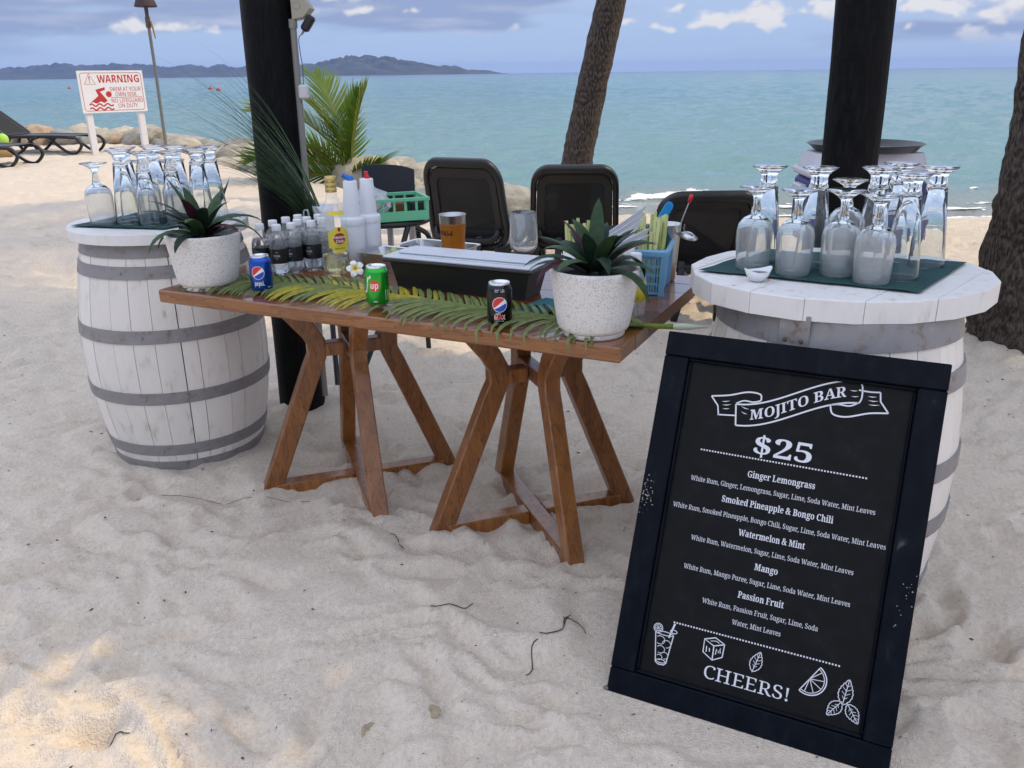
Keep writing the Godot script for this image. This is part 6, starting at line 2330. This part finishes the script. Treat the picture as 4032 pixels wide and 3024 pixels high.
func make_rocks():
	rng.seed = 1234
	var shapes := []
	for v in 8:
		var g := Geo.new()
		g.smooth()
		var n := 20
		var m := 12
		var P := []
		for i in m + 1:
			var row := []
			var la := -PI / 2 + PI * i / m
			for k in n:
				var lo := TAU * k / n
				var d := Vector3(cos(la) * cos(lo), sin(la), -cos(la) * sin(lo))
				var r := 1.0 + 0.24 * N("rock", 0.9, 7, 3).get_noise_3dv(d * 1.2 + Vector3(v * 9.0, 0, 0)) + 0.10 * N("rockb", 2.6, 8, 3).get_noise_3dv(d * 1.5 + Vector3(v * 5.0, 3, 0))
				# squarish, as broken stone is
				var q := pow(pow(absf(d.x), 3.2) + pow(absf(d.y), 3.2) + pow(absf(d.z), 3.2), -1.0 / 3.2)
				row.append(d * r * lerpf(1.0, q, 0.55))
			P.append(row)
		for i in m:
			for k in n:
				var k2 := (k + 1) % n
				if i == 0:
					g.tri(P[0][0], P[1][k2], P[1][k])
				elif i == m - 1:
					g.tri(P[i][k], P[i][k2], P[m][0])
				else:
					g.quad(P[i][k], P[i][k2], P[i + 1][k2], P[i + 1][k])
		shapes.append(g.done())
	var tones := []
	for t in [Vector3(0.36, 0.325, 0.265), Vector3(0.30, 0.285, 0.25), Vector3(0.42, 0.37, 0.29), Vector3(0.25, 0.24, 0.215), Vector3(0.38, 0.28, 0.19)]:
		var m := M("rock%d" % tones.size(), Vector3.ONE, 0.9)
		m.albedo_texture = noise_tex("rock%d" % tones.size(), 0.012, [[0.0, t.x * 0.45, t.y * 0.45, t.z * 0.45], [0.35, t.x * 0.85, t.y * 0.85, t.z * 0.85], [0.6, t.x, t.y, t.z], [1.0, t.x * 1.4, t.y * 1.4, t.z * 1.4]], 256, 120 + tones.size(), 6)
		m.normal_enabled = true
		m.normal_texture = noise_tex("rockn", 0.02, [], 256, 130, 5, FastNoiseLite.TYPE_SIMPLEX_SMOOTH, 5.0)
		tri_map(m, Vector3.ONE * 0.6)
		tones.append(m)
	var line := [Vector3(-15.5, 0, -19.8), Vector3(-11.5, 0, -20.0), Vector3(-8.6, 0, -19.8), Vector3(-6.6, 0, -19.2), Vector3(-5.0, 0, -18.0), Vector3(-3.9, 0, -16.2), Vector3(-3.0, 0, -14.3), Vector3(-2.0, 0, -13.1), Vector3(-1.55, 0, -12.0), Vector3(-1.15, 0, -11.0)]
	for i in 118:
		var f := float(i) / 118 * (line.size() - 1)
		var k := mini(int(f), line.size() - 2)
		var p: Vector3 = line[k].lerp(line[k + 1], f - k)
		var row := i % 3
		var back := Vector3(0.25, 0, -0.95) if p.x < -4.0 else Vector3(0.85, 0, -0.5)
		p += back * (row * 0.62 - 0.15 + rng.randf_range(-0.2, 0.2))
		var s := rng.randf_range(0.30, 0.56) * (0.8 if row == 0 else 1.0)
		if p.x > -2.4:
			s *= 0.85
		var gy := maxf(ground(p.x, p.z, false), SEA - 0.1)
		var y: float = gy + [0.05, 0.14, 0.10][row] + s * 0.15
		if p.x > -2.2:
			y = minf(y, 0.02)
		var o := part("boulder", shapes[rng.randi() % 8], tones[rng.randi() % 5 if rng.randf() > 0.4 else rng.randi() % 2], self, X(Vector3(p.x, y, p.z), Vector3(rng.randf_range(-0.3, 0.3), rng.randf() * TAU, rng.randf_range(-0.3, 0.3)), Vector3(s * rng.randf_range(0.9, 1.5), s * rng.randf_range(0.5, 0.75), s * rng.randf_range(0.8, 1.15))))
		var tone: String = {tones[0]: "tan", tones[1]: "grey", tones[2]: "pale sandy", tones[3]: "dark grey", tones[4]: "orange-brown"}[o.material_override]
		var where := "behind the far sun loungers" if p.x < -8.9 else ("behind the warning sign" if p.x < -7.4 else ("around the foot of the torch pole" if p.x < -6.3 else ("in the rock line before the black post" if p.x < -4.4 else ("hidden in the rock line behind the black post" if p.x < -3.2 else ("under the young palm's fronds" if p.x < -1.9 else "in the rocks running down to the water")))))
		tag(o, ("%s %s boulder %s, %s" % ["large" if s > 0.46 else ("middling" if s > 0.38 else "small"), tone, where, ["front row", "middle row", "seaward row"][row]]), "boulder", "boulders along the shore")
	# the largest pale stones near the sign
	for r in [[-6.9, -18.75, 0.50, 0.27, "wide smooth pale boulder between the sign's posts"], [-4.45, -16.9, 0.62, 0.36, "big flat-faced brown boulder nearest the black post at the rock line's end"], [-5.95, -18.1, 0.52, 0.3, "speckled light grey boulder right of the torch pole"], [-1.98, -12.6, 0.62, 0.42, "large pale rounded boulder beside the young palm"], [-1.02, -10.3, 0.34, 0.24, "brown jagged boulder showing between crate and first sun lounger"]]:
		var o := part("boulder", shapes[int(absf(r[0]) * 10) % 8], tones[2 if r[2] > 0.45 else 1], self, X(Vector3(r[0], ground(r[0], r[1], false) + r[3] * 0.55, r[1]), Vector3(0.1, r[0], 0.12), Vector3(r[2], r[3], r[2] * 0.7)))
		tag(o, r[4], "boulder", "boulders along the shore")

func make_young_palm():
	var o := thing("young_palm", "young coconut palm with yellow-green fronds growing out of the rocks", "palm tree", Vector3(-2.22, -0.05, -12.3))
	var lf := leafmat("young_palm_a", Vector3(0.14, 0.23, 0.045), 0.42, 1.0)
	var lf2 := leafmat("young_palm_b", Vector3(0.23, 0.28, 0.08), 0.42, 1.0)
	var rb := leafmat("young_palm_rib", Vector3(0.32, 0.19, 0.03), 0.5, 0.2)
	# [yaw, lean, length, droop, roll]
	var k := 0
	for f in [[2.95, 0.95, 1.75, 1.55, 0.5], [3.05, 0.40, 1.5, 1.35, 0.6], [2.2, 1.15, 1.6, 0.75, 0.3], [0.8, 1.2, 1.3, 0.35, -0.5], [3.15, 0.0, 1.2, 0.6, 0.7], [-0.3, 0.35, 0.5, 0.3, 0.0], [2.75, 1.12, 1.75, 1.25, 0.5], [0.2, 1.28, 1.2, 0.3, -0.3], [3.5, 0.65, 1.3, 1.2, 0.3]]:
		var fm := frond_mesh(f[2], 0.50, 64, 0.0105, f[3], 500 + k, 0.0, 0.6)
		var x := Transform3D(Basis(Vector3.UP, f[0]) * Basis(Vector3(0, 0, 1), f[1] + 0.25) * Basis(Vector3(1, 0, 0), f[4]), Vector3(0, 0.02, 0))
		var fr := part("frond", fm[1], lf if k % 3 else lf2, o, x)
		part("rachis", fm[0], rb, fr)
		k += 1
	var g := Geo.new()
	g.tube([Vector3(0, -0.3, 0), Vector3(0, 0.12, 0)], [0.10, 0.06], 10)
	part("stump", g.done(), rb, o)

# a broad tree out of the frame whose crown shades the bar
func make_shade_tree(clumps: Array):
	var o := thing("shade_tree", "thick rough-barked trunk at the picture's edge beyond the near barrel", "tree", Vector3(2.70, 0, -4.40))
	rng.seed = 4242
	var pts := curve([Vector3(0.05, -0.25, 0), Vector3(0.03, 0.12, 0), Vector3(0.0, 0.6, 0), Vector3(0.01, 1.1, 0), Vector3(0.03, 1.9, 0.0), Vector3(0.45, 3.2, 0.2), Vector3(0.95, 4.4, 0.4)], 16)
	var rad := [0.26, 0.235, 0.20, 0.195, 0.19, 0.18, 0.15]
	var g := Geo.new()
	g.smooth()
	var n := pts.size()
	var m := 44
	var rings := []
	for i in n:
		var f := float(i) / (n - 1) * (rad.size() - 1)
		var k := mini(int(f), rad.size() - 2)
		var r := lerpf(rad[k], rad[k + 1], f - k)
		var ring := []
		for j in m:
			var a := TAU * j / m
			var y: float = pts[i].y
			var b := N("bt1", 2.6, 71, 4).get_noise_3d(cos(a) * 1.6, y * 1.3, sin(a) * 1.6) * 0.20 + N("bt2", 8.0, 72, 3).get_noise_3d(cos(a) * 1.6, y * 0.9, sin(a) * 1.6) * 0.07
			if y < 0.5:
				b += (0.5 - y) * 0.6 * maxf(0.0, N("root", 1.2, 5, 2).get_noise_2d(a * 2.0, 3.0) + 0.25)
			ring.append(pts[i] + Vector3(cos(a), 0, -sin(a)) * r * (1.0 + b))
		rings.append(ring)
	for i in n - 1:
		for j in m:
			var j2 := (j + 1) % m
			g.quad(rings[i][j], rings[i][j2], rings[i + 1][j2], rings[i + 1][j])
	part("trunk", g.done(), M("bark", Vector3.ONE, 0.92), o)
	var top: Vector3 = pts[-1]
	g = Geo.new()
	for c in clumps:
		var q: Vector3 = c[0] - o.position
		g.tube(curve([top - Vector3(0, 0.25, 0), top.lerp(q, 0.45) + Vector3(0, 0.25, 0), q], 6), [0.10, 0.095, 0.09, 0.085, 0.08, 0.07, 0.065, 0.06, 0.05, 0.045, 0.04, 0.035, 0.03], 7)
	part("limbs", g.done(), M("bark", Vector3.ONE, 0.92), o)
	g = Geo.new()
	g.flat()
	for c in clumps:
		var q: Vector3 = c[0] - o.position
		var R: float = c[1]
		for i in int(c[2]):
			var d := Vector3(rng.randfn(), rng.randfn(), rng.randfn()).normalized() * pow(rng.randf(), 0.42) * R
			d *= 1.0 + 0.35 * N("crown", 0.9, 75, 2).get_noise_3dv(d * 1.4 + q)
			var p := q + Vector3(d.x, d.y * 0.72, d.z)
			var b := Basis.from_euler(Vector3(rng.randf() * TAU, rng.randf() * TAU, rng.randf() * TAU))
			var L := rng.randf_range(0.10, 0.17)
			var w := L * 0.33
			g.poly([p + b * Vector3(-L, 0, 0), p + b * Vector3(0, -w, 0.01), p + b * Vector3(L, 0, 0), p + b * Vector3(0, w, 0.01)], b * Vector3(0, 0, 1))
	part("crown", g.done(), leafmat("tree_green", Vector3(0.05, 0.10, 0.02), 0.45, 0.35), o)

func make_debris():
	rng.seed = 2020
	var dk := M("twig_dark", Vector3(0.035, 0.026, 0.02), 0.9)
	var spots := [[-0.99, -2.62, 0.62, -0.12, "long thin straight twig lying before the far barrel"], [-0.165, -1.98, 0.12, 0.5, "dark curly root hair lying in front of the table's middle"], [0.11, -1.86, 0.11, 0.7, "forked black twig on the sand by the menu board"], [0.04, -1.76, 0.10, 1.0, "bent black twig nearest the camera, left of the menu board"], [0.16, -1.89, 0.07, -0.8, "pale brown stick in front of the nearest table foot"], [-0.9, -1.52, 0.09, 0.3, "thin curved stem in the sunlit patch of sand"], [-0.36, -2.33, 0.07, -0.7, "dark curled stem at the foot of a table leg"]]
	var i := 0
	for s in spots:
		var o := thing("twig", s[4], "twig", Vector3(s[0], 0, s[1]), s[3], "twigs on the sand")
		var pts := []
		for k in 9:
			var t := k / 8.0 - 0.5
			var lx: float = t * s[2]
			var lz: float = 0.0 if i == 0 else s[2] * 0.16 * sin(t * 5.0 + i)
			if i == 0:
				lz = t * t * 0.05
			var w := o.transform * Vector3(lx, 0, lz)
			pts.append(Vector3(lx, ground(w.x, w.z) + 0.0022, lz))
		var g := Geo.new()
		var r := 0.0008 if i == 0 else 0.0013
		g.tube(pts, r, 6)
		part("stem", g.done(), dk if i != 4 else M("twig_brown", Vector3(0.16, 0.10, 0.06), 0.9), o)
		if i == 2:
			g = Geo.new()
			g.tube([pts[5], pts[5] + Vector3(0.02, 0.004, -0.02), pts[5] + Vector3(0.045, 0.002, -0.022)], 0.0014, 6)
			part("stem", g.done(), dk, o)
		i += 1
	# pebbles that stand out
	for p in [[0.215, -1.66, 0.008, Vector3(0.13, 0.14, 0.15), "round blue-grey pebble left of the menu board"], [-0.05, -1.83, 0.006, Vector3(0.6, 0.57, 0.5), "small white pebble in front of the table"], [-0.62, -1.60, 0.006, Vector3(0.45, 0.36, 0.30), "pinkish pebble lying in the sunlit patch"]]:
		var o := thing("pebble", p[4], "pebble", Vector3(p[0], ground(p[0], p[1]) + p[2] * 0.4, p[1]))
		var g := Geo.new()
		g.ball(Vector3.ZERO, Vector3(p[2], p[2] * 0.65, p[2] * 0.85), 12, 7)
		part("stone", g.done(), M("pebble" + str(p[0]), p[3], 0.7), o)
	# damp clods
	for p in [[-0.33, -1.525, 0.026, "damp round brown sand clod near the camera"], [-0.19, -1.56, 0.022, "damp crumbled sand clod beside the round one"]]:
		var o := thing("sand_clod", p[3], "sand clod", Vector3(p[0], ground(p[0], p[1]), p[1]))
		var g := Geo.new()
		g.smooth()
		var rings := []
		for a in 6:
			var ring := []
			for k in 22:
				var th := TAU * k / 22
				var rr: float = p[2] * cos(a / 5.0 * PI / 2) * (1.0 + 0.22 * N("clod", 2.0, 9, 4).get_noise_2d(cos(th) * 2.0 + p[0] * 30.0, sin(th) * 2.0))
				ring.append(Vector3(cos(th) * rr, p[2] * 0.22 * sin(a / 5.0 * PI / 2) + 0.0025 * N("clod", 2.0, 9, 4).get_noise_2d(k * 1.3, a * 2.0) - 0.002, -sin(th) * rr))
			rings.append(ring)
		for a in 5:
			for k in 22:
				var k2 := (k + 1) % 22
				g.quad(rings[a][k], rings[a][k2], rings[a + 1][k2], rings[a + 1][k])
		var cm := M("damp_sand", Vector3.ONE, 0.9)
		cm.albedo_texture = noise_tex("dampc", 0.15, [[0.0, 0.22, 0.175, 0.11], [0.5, 0.36, 0.29, 0.19], [1.0, 0.47, 0.39, 0.28]], 256, 3, 4)
		tri_map(cm, Vector3.ONE * 5.0)
		part("lump", g.done(), cm, o)
	# leaf crumbs and grit, beyond counting
	var litter := []
	var cols := [Vector3(0.03, 0.024, 0.02), Vector3(0.10, 0.07, 0.045), Vector3(0.55, 0.5, 0.42), Vector3(0.16, 0.15, 0.14)]
	for c in 4:
		var g := Geo.new()
		g.flat()
		for k in [300, 380, 260, 320][c]:
			var d := rng.randf_range(1.15, 4.6) if rng.randf() < 0.8 else rng.randf_range(4.0, 9.0)
			var x := rng.randf_range(-0.63, 0.63) * (d + 0.3)
			var y := ground(x, -d)
			var L := 0.0014 + 0.0065 * pow(rng.randf(), 2.2) * (1.0 if d < 3.0 else 1.6)
			var w := L * rng.randf_range(0.25, 0.7)
			var b := Basis(Vector3.UP, rng.randf() * TAU) * Basis(Vector3.RIGHT, rng.randf_range(-0.4, 0.4))
			var p := Vector3(x, y + w * 0.5, -d)
			var q := [p + b * Vector3(-L, 0, 0), p + b * Vector3(0, 0, w), p + b * Vector3(L, 0, 0), p + b * Vector3(0, 0, -w)]
			var tp := p + Vector3(0, w * 0.6, 0)
			for e in 4:
				g.tri(q[e], q[(e + 1) % 4], tp)
		var o := part("beach_litter", g.done(), M("litter%d" % c, cols[c], 0.9))
		tag(o, ["black leaf crumbs scattered over the sand", "brown leaf crumbs scattered over the sand", "white shell grit scattered over the sand", "grey grit scattered over the sand"][c], "litter", "", "stuff")

func make_far_things():
	var red := M("buoy_red", Vector3(0.42, 0.05, 0.03), 0.5)
	var i := 0
	for b in [[-82.0, -169.5], [-39.8, -124.5], [-45.8, -139.5]]:
		var o := thing("buoy", ["red buoy floating left of the warning sign", "red buoy floating between torch and black post", "orange buoy tucked by the torch pole"][i], "buoy", Vector3(b[0], SEA, b[1]), 0.0, "red buoys")
		var g := Geo.new()
		g.lathe([Vector2(0.0, -0.2), Vector2(0.3, -0.1), Vector2(0.34, 0.12), Vector2(0.2, 0.32), Vector2(0.06, 0.4), Vector2(0.0, 0.52)], 14)
		part("float_body", g.done(), red, o)
		i += 1
	# bag by the far loungers
	var o := thing("beach_bag", "straw beach bag with lime green towel under the far sun lounger", "bag", Vector3(-9.55, ground(-9.55, -16.6), -16.6))
	var g := Geo.new()
	g.lathe([Vector2(0.0, 0.0), Vector2(0.2, 0.0), Vector2(0.24, 0.1), Vector2(0.22, 0.26), Vector2(0.2, 0.26), Vector2(0.0, 0.22)], 18)
	part("basket", g.done(), M("straw", Vector3(0.36, 0.24, 0.10), 0.85), o)
	g = Geo.new()
	for k in 5:
		g.ball(Vector3(-0.1 + 0.06 * k, 0.27 + 0.05 * sin(k * 2.1), 0.06 * cos(k * 1.7)), Vector3(0.11, 0.12, 0.1), 9, 6)
	part("towel", g.done(), M("lime_towel", Vector3(0.38, 0.62, 0.10), 0.9), o)

func palette():
	# shared materials, so that the first user does not decide their colour
	M("black_plastic", Vector3(0.010, 0.010, 0.011), 0.38)
	M("steel", Vector3(0.56, 0.56, 0.57), 0.28, 1.0)
	M("cap_white", Vector3(0.76, 0.77, 0.78), 0.4)
	M("print_white", Vector3(0.8, 0.8, 0.8), 0.4)
	M("print_black", Vector3(0.012, 0.012, 0.014), 0.4)
	M("print_red", Vector3(0.62, 0.028, 0.03), 0.35)
	M("ceramic_white", Vector3(0.74, 0.75, 0.77), 0.25)
	M("pet_plastic", Vector3(0.93, 0.95, 0.96), 0.06, 0.0, 0.10)
	M("label_grey", Vector3(0.32, 0.36, 0.38), 0.5)
	M("label_dark", Vector3(0.03, 0.03, 0.02), 0.5)
	M("spout_red", Vector3(0.62, 0.012, 0.02), 0.2)
	M("spatula_blue", Vector3(0.008, 0.25, 0.55), 0.4)
	M("conduit_grey", Vector3(0.23, 0.215, 0.19), 0.55)
	M("barrel_gap", Vector3(0.10, 0.085, 0.07), 0.9)

# ------------------------------------------------------------------ build
const SUN := Vector3(0.66, 0.74, -0.12)      # towards the sun

func _ready():
	var cam := Camera3D.new()
	cam.name = "camera"
	cam.position = Vector3(0, 1.37, 0)
	cam.rotation_degrees = Vector3(-19.94, 0, -0.70)
	cam.fov = 48.31
	cam.near = 0.05
	cam.far = 40000.0
	add_child(cam)
	cam.current = true
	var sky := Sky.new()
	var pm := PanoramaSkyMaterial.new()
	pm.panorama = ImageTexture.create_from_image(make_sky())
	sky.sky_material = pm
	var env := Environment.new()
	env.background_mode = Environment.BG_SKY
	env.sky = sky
	env.tonemap_mode = Environment.TONE_MAPPER_LINEAR
	env.tonemap_exposure = 1.33
	env.sdfgi_enabled = true
	env.ssao_enabled = true
	env.ssil_enabled = true
	env.fog_enabled = true
	env.fog_density = 0.00006
	env.fog_light_color = Color(0.58, 0.70, 0.96)
	var we := WorldEnvironment.new()
	we.environment = env
	add_child(we)
	var sun := DirectionalLight3D.new()
	sun.name = "sun"
	sun.light_energy = 0.66
	sun.light_color = Color(1.0, 0.91, 0.74)
	sun.light_angular_distance = 0.6
	sun.shadow_enabled = true
	add_child(sun)
	sun.look_at_from_position(SUN * 100.0, Vector3.ZERO, Vector3.UP)
	palette()
	# setting
	make_sand()
	make_sea()
	var hm := M("hill_green", Vector3.ONE, 0.95)
	hm.albedo_texture = noise_tex("hillc", 0.01, [[0.0, 0.018, 0.032, 0.030], [0.55, 0.035, 0.05, 0.045], [0.8, 0.075, 0.07, 0.055], [1.0, 0.16, 0.12, 0.085]], 256, 140, 5)
	tri_map(hm, Vector3.ONE * 0.0012, true)
	ridge("near_island_hills", Vector2(-1560, -5400), Vector2(10, -5600), [34, 46, 52, 80, 118, 96, 74, 58, 40, 22, 3], 700.0, hm, 150)
	ridge("mainland_hills", Vector2(-5200, -6900), Vector2(-1200, -6500), [70, 62, 84, 74, 100, 82, 96, 72, 80, 64, 76, 68, 60], 1100.0, hm, 151)
	make_rocks()
	make_young_palm()
	make_palm("leaning coconut palm trunk with dark scarred bark behind the middle sun lounger", Vector3(0.60, -0.1, -8.3), [Vector3(-0.02, -0.3, 0), Vector3(0.02, 0.4, 0), Vector3(0.06, 0.8, 0), Vector3(0.33, 2.1, 0), Vector3(0.9, 4.5, -0.2), Vector3(1.5, 8.2, -0.6)], [0.17, 0.152, 0.143, 0.133, 0.12, 0.11], true, 600)
	# crown clumps: where each one's shade falls on the sand, and how high it hangs
	var cl := []
	for c in [[-2.3, -3.2, 5.2, 1.0], [-1.5, -2.75, 5.0, 0.85], [-1.4, -3.6, 5.6, 1.0], [-0.6, -2.5, 4.8, 0.85], [-0.4, -3.2, 5.4, 1.1], [0.3, -2.2, 4.9, 1.0], [0.5, -3.4, 5.6, 0.95], [0.4, -1.3, 4.6, 0.8], [1.1, -2.7, 5.2, 0.95], [-2.6, -2.65, 5.4, 0.7], [1.7, -3.6, 5.9, 0.9], [-2.9, -4.4, 6.2, 0.9]]:
		var h: float = c[2]
		cl.append([Vector3(c[0], 0, c[1]) + SUN / SUN.y * h, c[3], 1500])
	make_shade_tree(cl)
	make_sign()
	make_torch()
	make_posts()
	# barrels and bar
	var lb := make_barrel("white painted barrel with grey hoops at the far end of the table", Vector3(-1.27, 0, -3.127), 0.4, [[0.825, 0.05], [0.752, 0.042], [0.535, 0.046], [0.31, 0.044], [0.10, 0.044], [0.028, 0.045]], 301, false, 0.327, 0.265)
	var rb := make_barrel("white rust-streaked barrel behind the leaning menu board", Vector3(0.835, 0, -2.13), 1.9, [[0.80, 0.062], [0.675, 0.046], [0.455, 0.046], [0.30, 0.046], [0.10, 0.046], [0.028, 0.045]], 302, true, 0.332, 0.278)
	make_barrel_tops(lb, rb)
	make_table()
	make_board()
	make_cloth("dark green cloth under the upturned glasses on the far barrel", [Vector3(-1.53, 0, -2.99), Vector3(-1.17, 0, -2.90), Vector3(-0.995, 0, -3.20), Vector3(-1.40, 0, -3.37)], 0.885, 3, true)
	make_cloth("dark green cloth under the upturned glasses on the near barrel", [Vector3(0.481, 0, -2.165), Vector3(0.933, 0, -1.903), Vector3(1.20, 0, -2.22), Vector3(0.745, 0, -2.44)], 0.885, 4, false)
	var gb := make_goblet(false)
	var t0 := make_tall(0)
	var t1 := make_tall(1)
	var yb := 0.8895
	var gn := "upturned glasses on the near barrel"
	place_glass(gb, "water_goblet", "misted upturned goblet behind the little syrup dish", "glass", Vector3(0.624, yb, -2.184), gn)
	place_glass(gb, "water_goblet", "second misted upturned goblet from the syrup dish", "glass", Vector3(0.706, yb, -2.113), gn)
	place_glass(gb, "water_goblet", "third misted upturned goblet in the near barrel's front row", "glass", Vector3(0.812, yb, -2.094), gn)
	place_glass(gb, "water_goblet", "nearest misted upturned goblet at the cloth's front corner", "glass", Vector3(0.862, yb, -2.009), gn)
	place_glass(gb, "water_goblet", "upturned goblet half hidden at the back before the black post", "glass", Vector3(0.899, yb, -2.30), gn)
	place_glass(t0, "tall_glass", "tall upturned glass behind the syrup dish's goblet", "glass", Vector3(0.672, yb, -2.262), gn)
	place_glass(t0, "tall_glass", "tall upturned glass between first and second goblet pairs, before the blue cool box", "glass", Vector3(0.786, yb, -2.215), gn)
	place_glass(t0, "tall_glass", "tall upturned glass behind the nearest goblet", "glass", Vector3(0.930, yb, -2.195), gn)
	place_glass(t0, "tall_glass", "tall upturned glass farthest back on the near barrel", "glass", Vector3(1.022, yb, -2.285), gn)
	place_glass(t0, "tall_glass", "tall upturned glass standing foremost beside the nearest goblet", "glass", Vector3(0.952, yb, -2.058), gn)
	place_glass(t0, "tall_glass", "tall upturned glass at the seaward cloth corner nearest the tree trunk", "glass", Vector3(1.078, yb, -2.192), gn)
	gn = "upturned glasses on the far barrel"
	place_glass(gb, "water_goblet", "misted upturned goblet standing apart at the far barrel's outer edge", "glass", Vector3(-1.433, yb, -3.035), gn)
	place_glass(gb, "water_goblet", "misted upturned goblet behind the knob-stemmed glass on the far barrel", "glass", Vector3(-1.19, yb, -3.105), gn)
	place_glass(gb, "water_goblet", "misted upturned goblet hidden among tall glasses on the far barrel", "glass", Vector3(-1.30, yb, -3.13), gn)
	place_glass(t0, "tall_glass", "tall upturned glass at the front of the far barrel's group", "glass", Vector3(-1.345, yb, -3.045), gn)
	place_glass(t1, "stemmed_tall_glass", "tall upturned knob-stemmed glass at the far cloth's front edge", "glass", Vector3(-1.255, yb, -3.01), gn)
	place_glass(t1, "stemmed_tall_glass", "tall upturned knob-stemmed glass behind the planter's leaves", "glass", Vector3(-1.165, yb, -3.02), gn)
	place_glass(t0, "tall_glass", "tall upturned glass at the back left of the far barrel", "glass", Vector3(-1.375, yb, -3.155), gn)
	place_glass(t0, "tall_glass", "tall upturned glass at the very back of the far barrel", "glass", Vector3(-1.30, yb, -3.225), gn)
	place_glass(t0, "tall_glass", "tall upturned glass behind the second knob-stemmed one", "glass", Vector3(-1.205, yb, -3.19), gn)
	place_glass(t0, "tall_glass", "tall upturned glass before the cloth's curled corner", "glass", Vector3(-1.085, yb, -3.055), gn)
	place_glass(t0, "tall_glass", "tall upturned glass touching the cloth's curled corner", "glass", Vector3(-1.07, yb, -3.15), gn)
	for n in [gb, t0, t1]:
		n.free()
	make_dip_bowl()
	make_cans()
	var sb := make_soda_bottle()
	var spots := [[-0.826, -2.83], [-0.80, -2.90], [-0.765, -2.81], [-0.772, -2.965], [-0.725, -2.845], [-0.742, -3.015], [-0.72, -2.915], [-0.70, -2.965], [-0.668, -2.885], [-0.672, -3.02], [-0.645, -2.945]]
	var words := ["outermost white-capped soda bottle nearest the far barrel", "soda bottle in the second row behind the outermost one", "foremost soda bottle, right behind the blue can", "soda bottle in the third row before the black post", "second soda bottle of the front row", "soda bottle in the back row before the jug", "soda bottle in the middle of the cluster", "soda bottle in the third row near the liquor bottle", "third soda bottle of the front row, beside the liquor bottle", "soda bottle in the back row beside the tongs", "soda bottle half hidden behind the liquor bottle"]
	for i in 11:
		place_glass(sb, "soda_bottle", words[i], "bottle", Vector3(spots[i][0], 0.7505, spots[i][1]), "soda bottles on the table", -0.25 + 0.13 * (i % 4))
	sb.free()
	make_rum()
	make_pour_bottles()
	make_pot("speckled white planter at the table's near corner", tw(1.405, 0.094, 0.7505), 1.06, "dark rosette plant in the planter at the table's near corner", 21, 0.4)
	make_pot("speckled white planter at the table's far corner beside the blue can", tw(0.122, 0.096, 0.7505), 1.07, "dark rosette plant in the planter at the table's far corner", 22, 2.2)
	var la := leafmat("leaflet_a", Vector3(0.115, 0.15, 0.038), 0.35, 0.4)
	var lb2 := leafmat("leaflet_b", Vector3(0.16, 0.195, 0.065), 0.35, 0.4)
	var lc := leafmat("leaflet_c", Vector3(0.28, 0.26, 0.030), 0.35, 0.4)
	var ld := leafmat("leaflet_d", Vector3(0.38, 0.31, 0.028), 0.35, 0.4)
	make_table_frond("yellow-green palm frond draped along the table's front edge", [Vector2(1.585, 0.205), Vector2(1.50, 0.186), Vector2(1.312, 0.168), Vector2(1.115, 0.172), Vector2(0.98, 0.181), Vector2(0.81, 0.200), Vector2(0.64, 0.205), Vector2(0.50, 0.195)], func(t): return 0.0 if t < 0.10 else 0.262 * (1.0 - 0.12 * t), func(t): return 0.0 if t < 0.12 else 0.15 * (1.0 - 0.2 * t), [la, lb2, lb2], [lb2, lc, ld], 50, 0.0082, 801, true)
	make_table_frond("green palm frond spread flat under the blue can and planter", [Vector2(0.62, 0.235), Vector2(0.48, 0.225), Vector2(0.33, 0.19), Vector2(0.22, 0.165), Vector2(0.14, 0.15)], func(t): return 0.24 * (1.0 - 0.3 * t), func(t): return 0.17 * (1.0 - 0.3 * t), [la, lb2], [la, la], 46, 0.0068, 802, false)
	make_table_things()
	# behind
	make_stool()
	make_side_table()
	make_lounger("dark sun lounger turned aside, first in the row by the side table", Vector3(-0.225, 0.0, -5.55), -0.42, Vector3(0.78, 1.1, 1.0), 0.50, 0.26)
	make_lounger("dark sun lounger in front of the leaning palm trunk", Vector3(0.415, 0.0, -5.55), -0.08, Vector3(0.78, 1.1, 1.0), 0.50, 0.44)
	make_lounger("dark sun lounger nearest the near barrel, with woven back", Vector3(1.05, 0.0, -4.90), 0.02, Vector3(0.78, 1.1, 1.0), 0.50, 0.66)
	make_lounger("dark sun lounger side-on with raised back by the far rocks", Vector3(-9.55, 0.0, -17.5), -1.75, Vector3.ONE * 1.1, 0.80, 0.95)
	make_lounger("dark sun lounger cut by the picture edge, nearer than the warning sign", Vector3(-9.5, 0.0, -14.9), -1.65, Vector3.ONE * 1.1, 0.80, 0.95)
	make_cooler()
	make_far_things()
	make_debris()
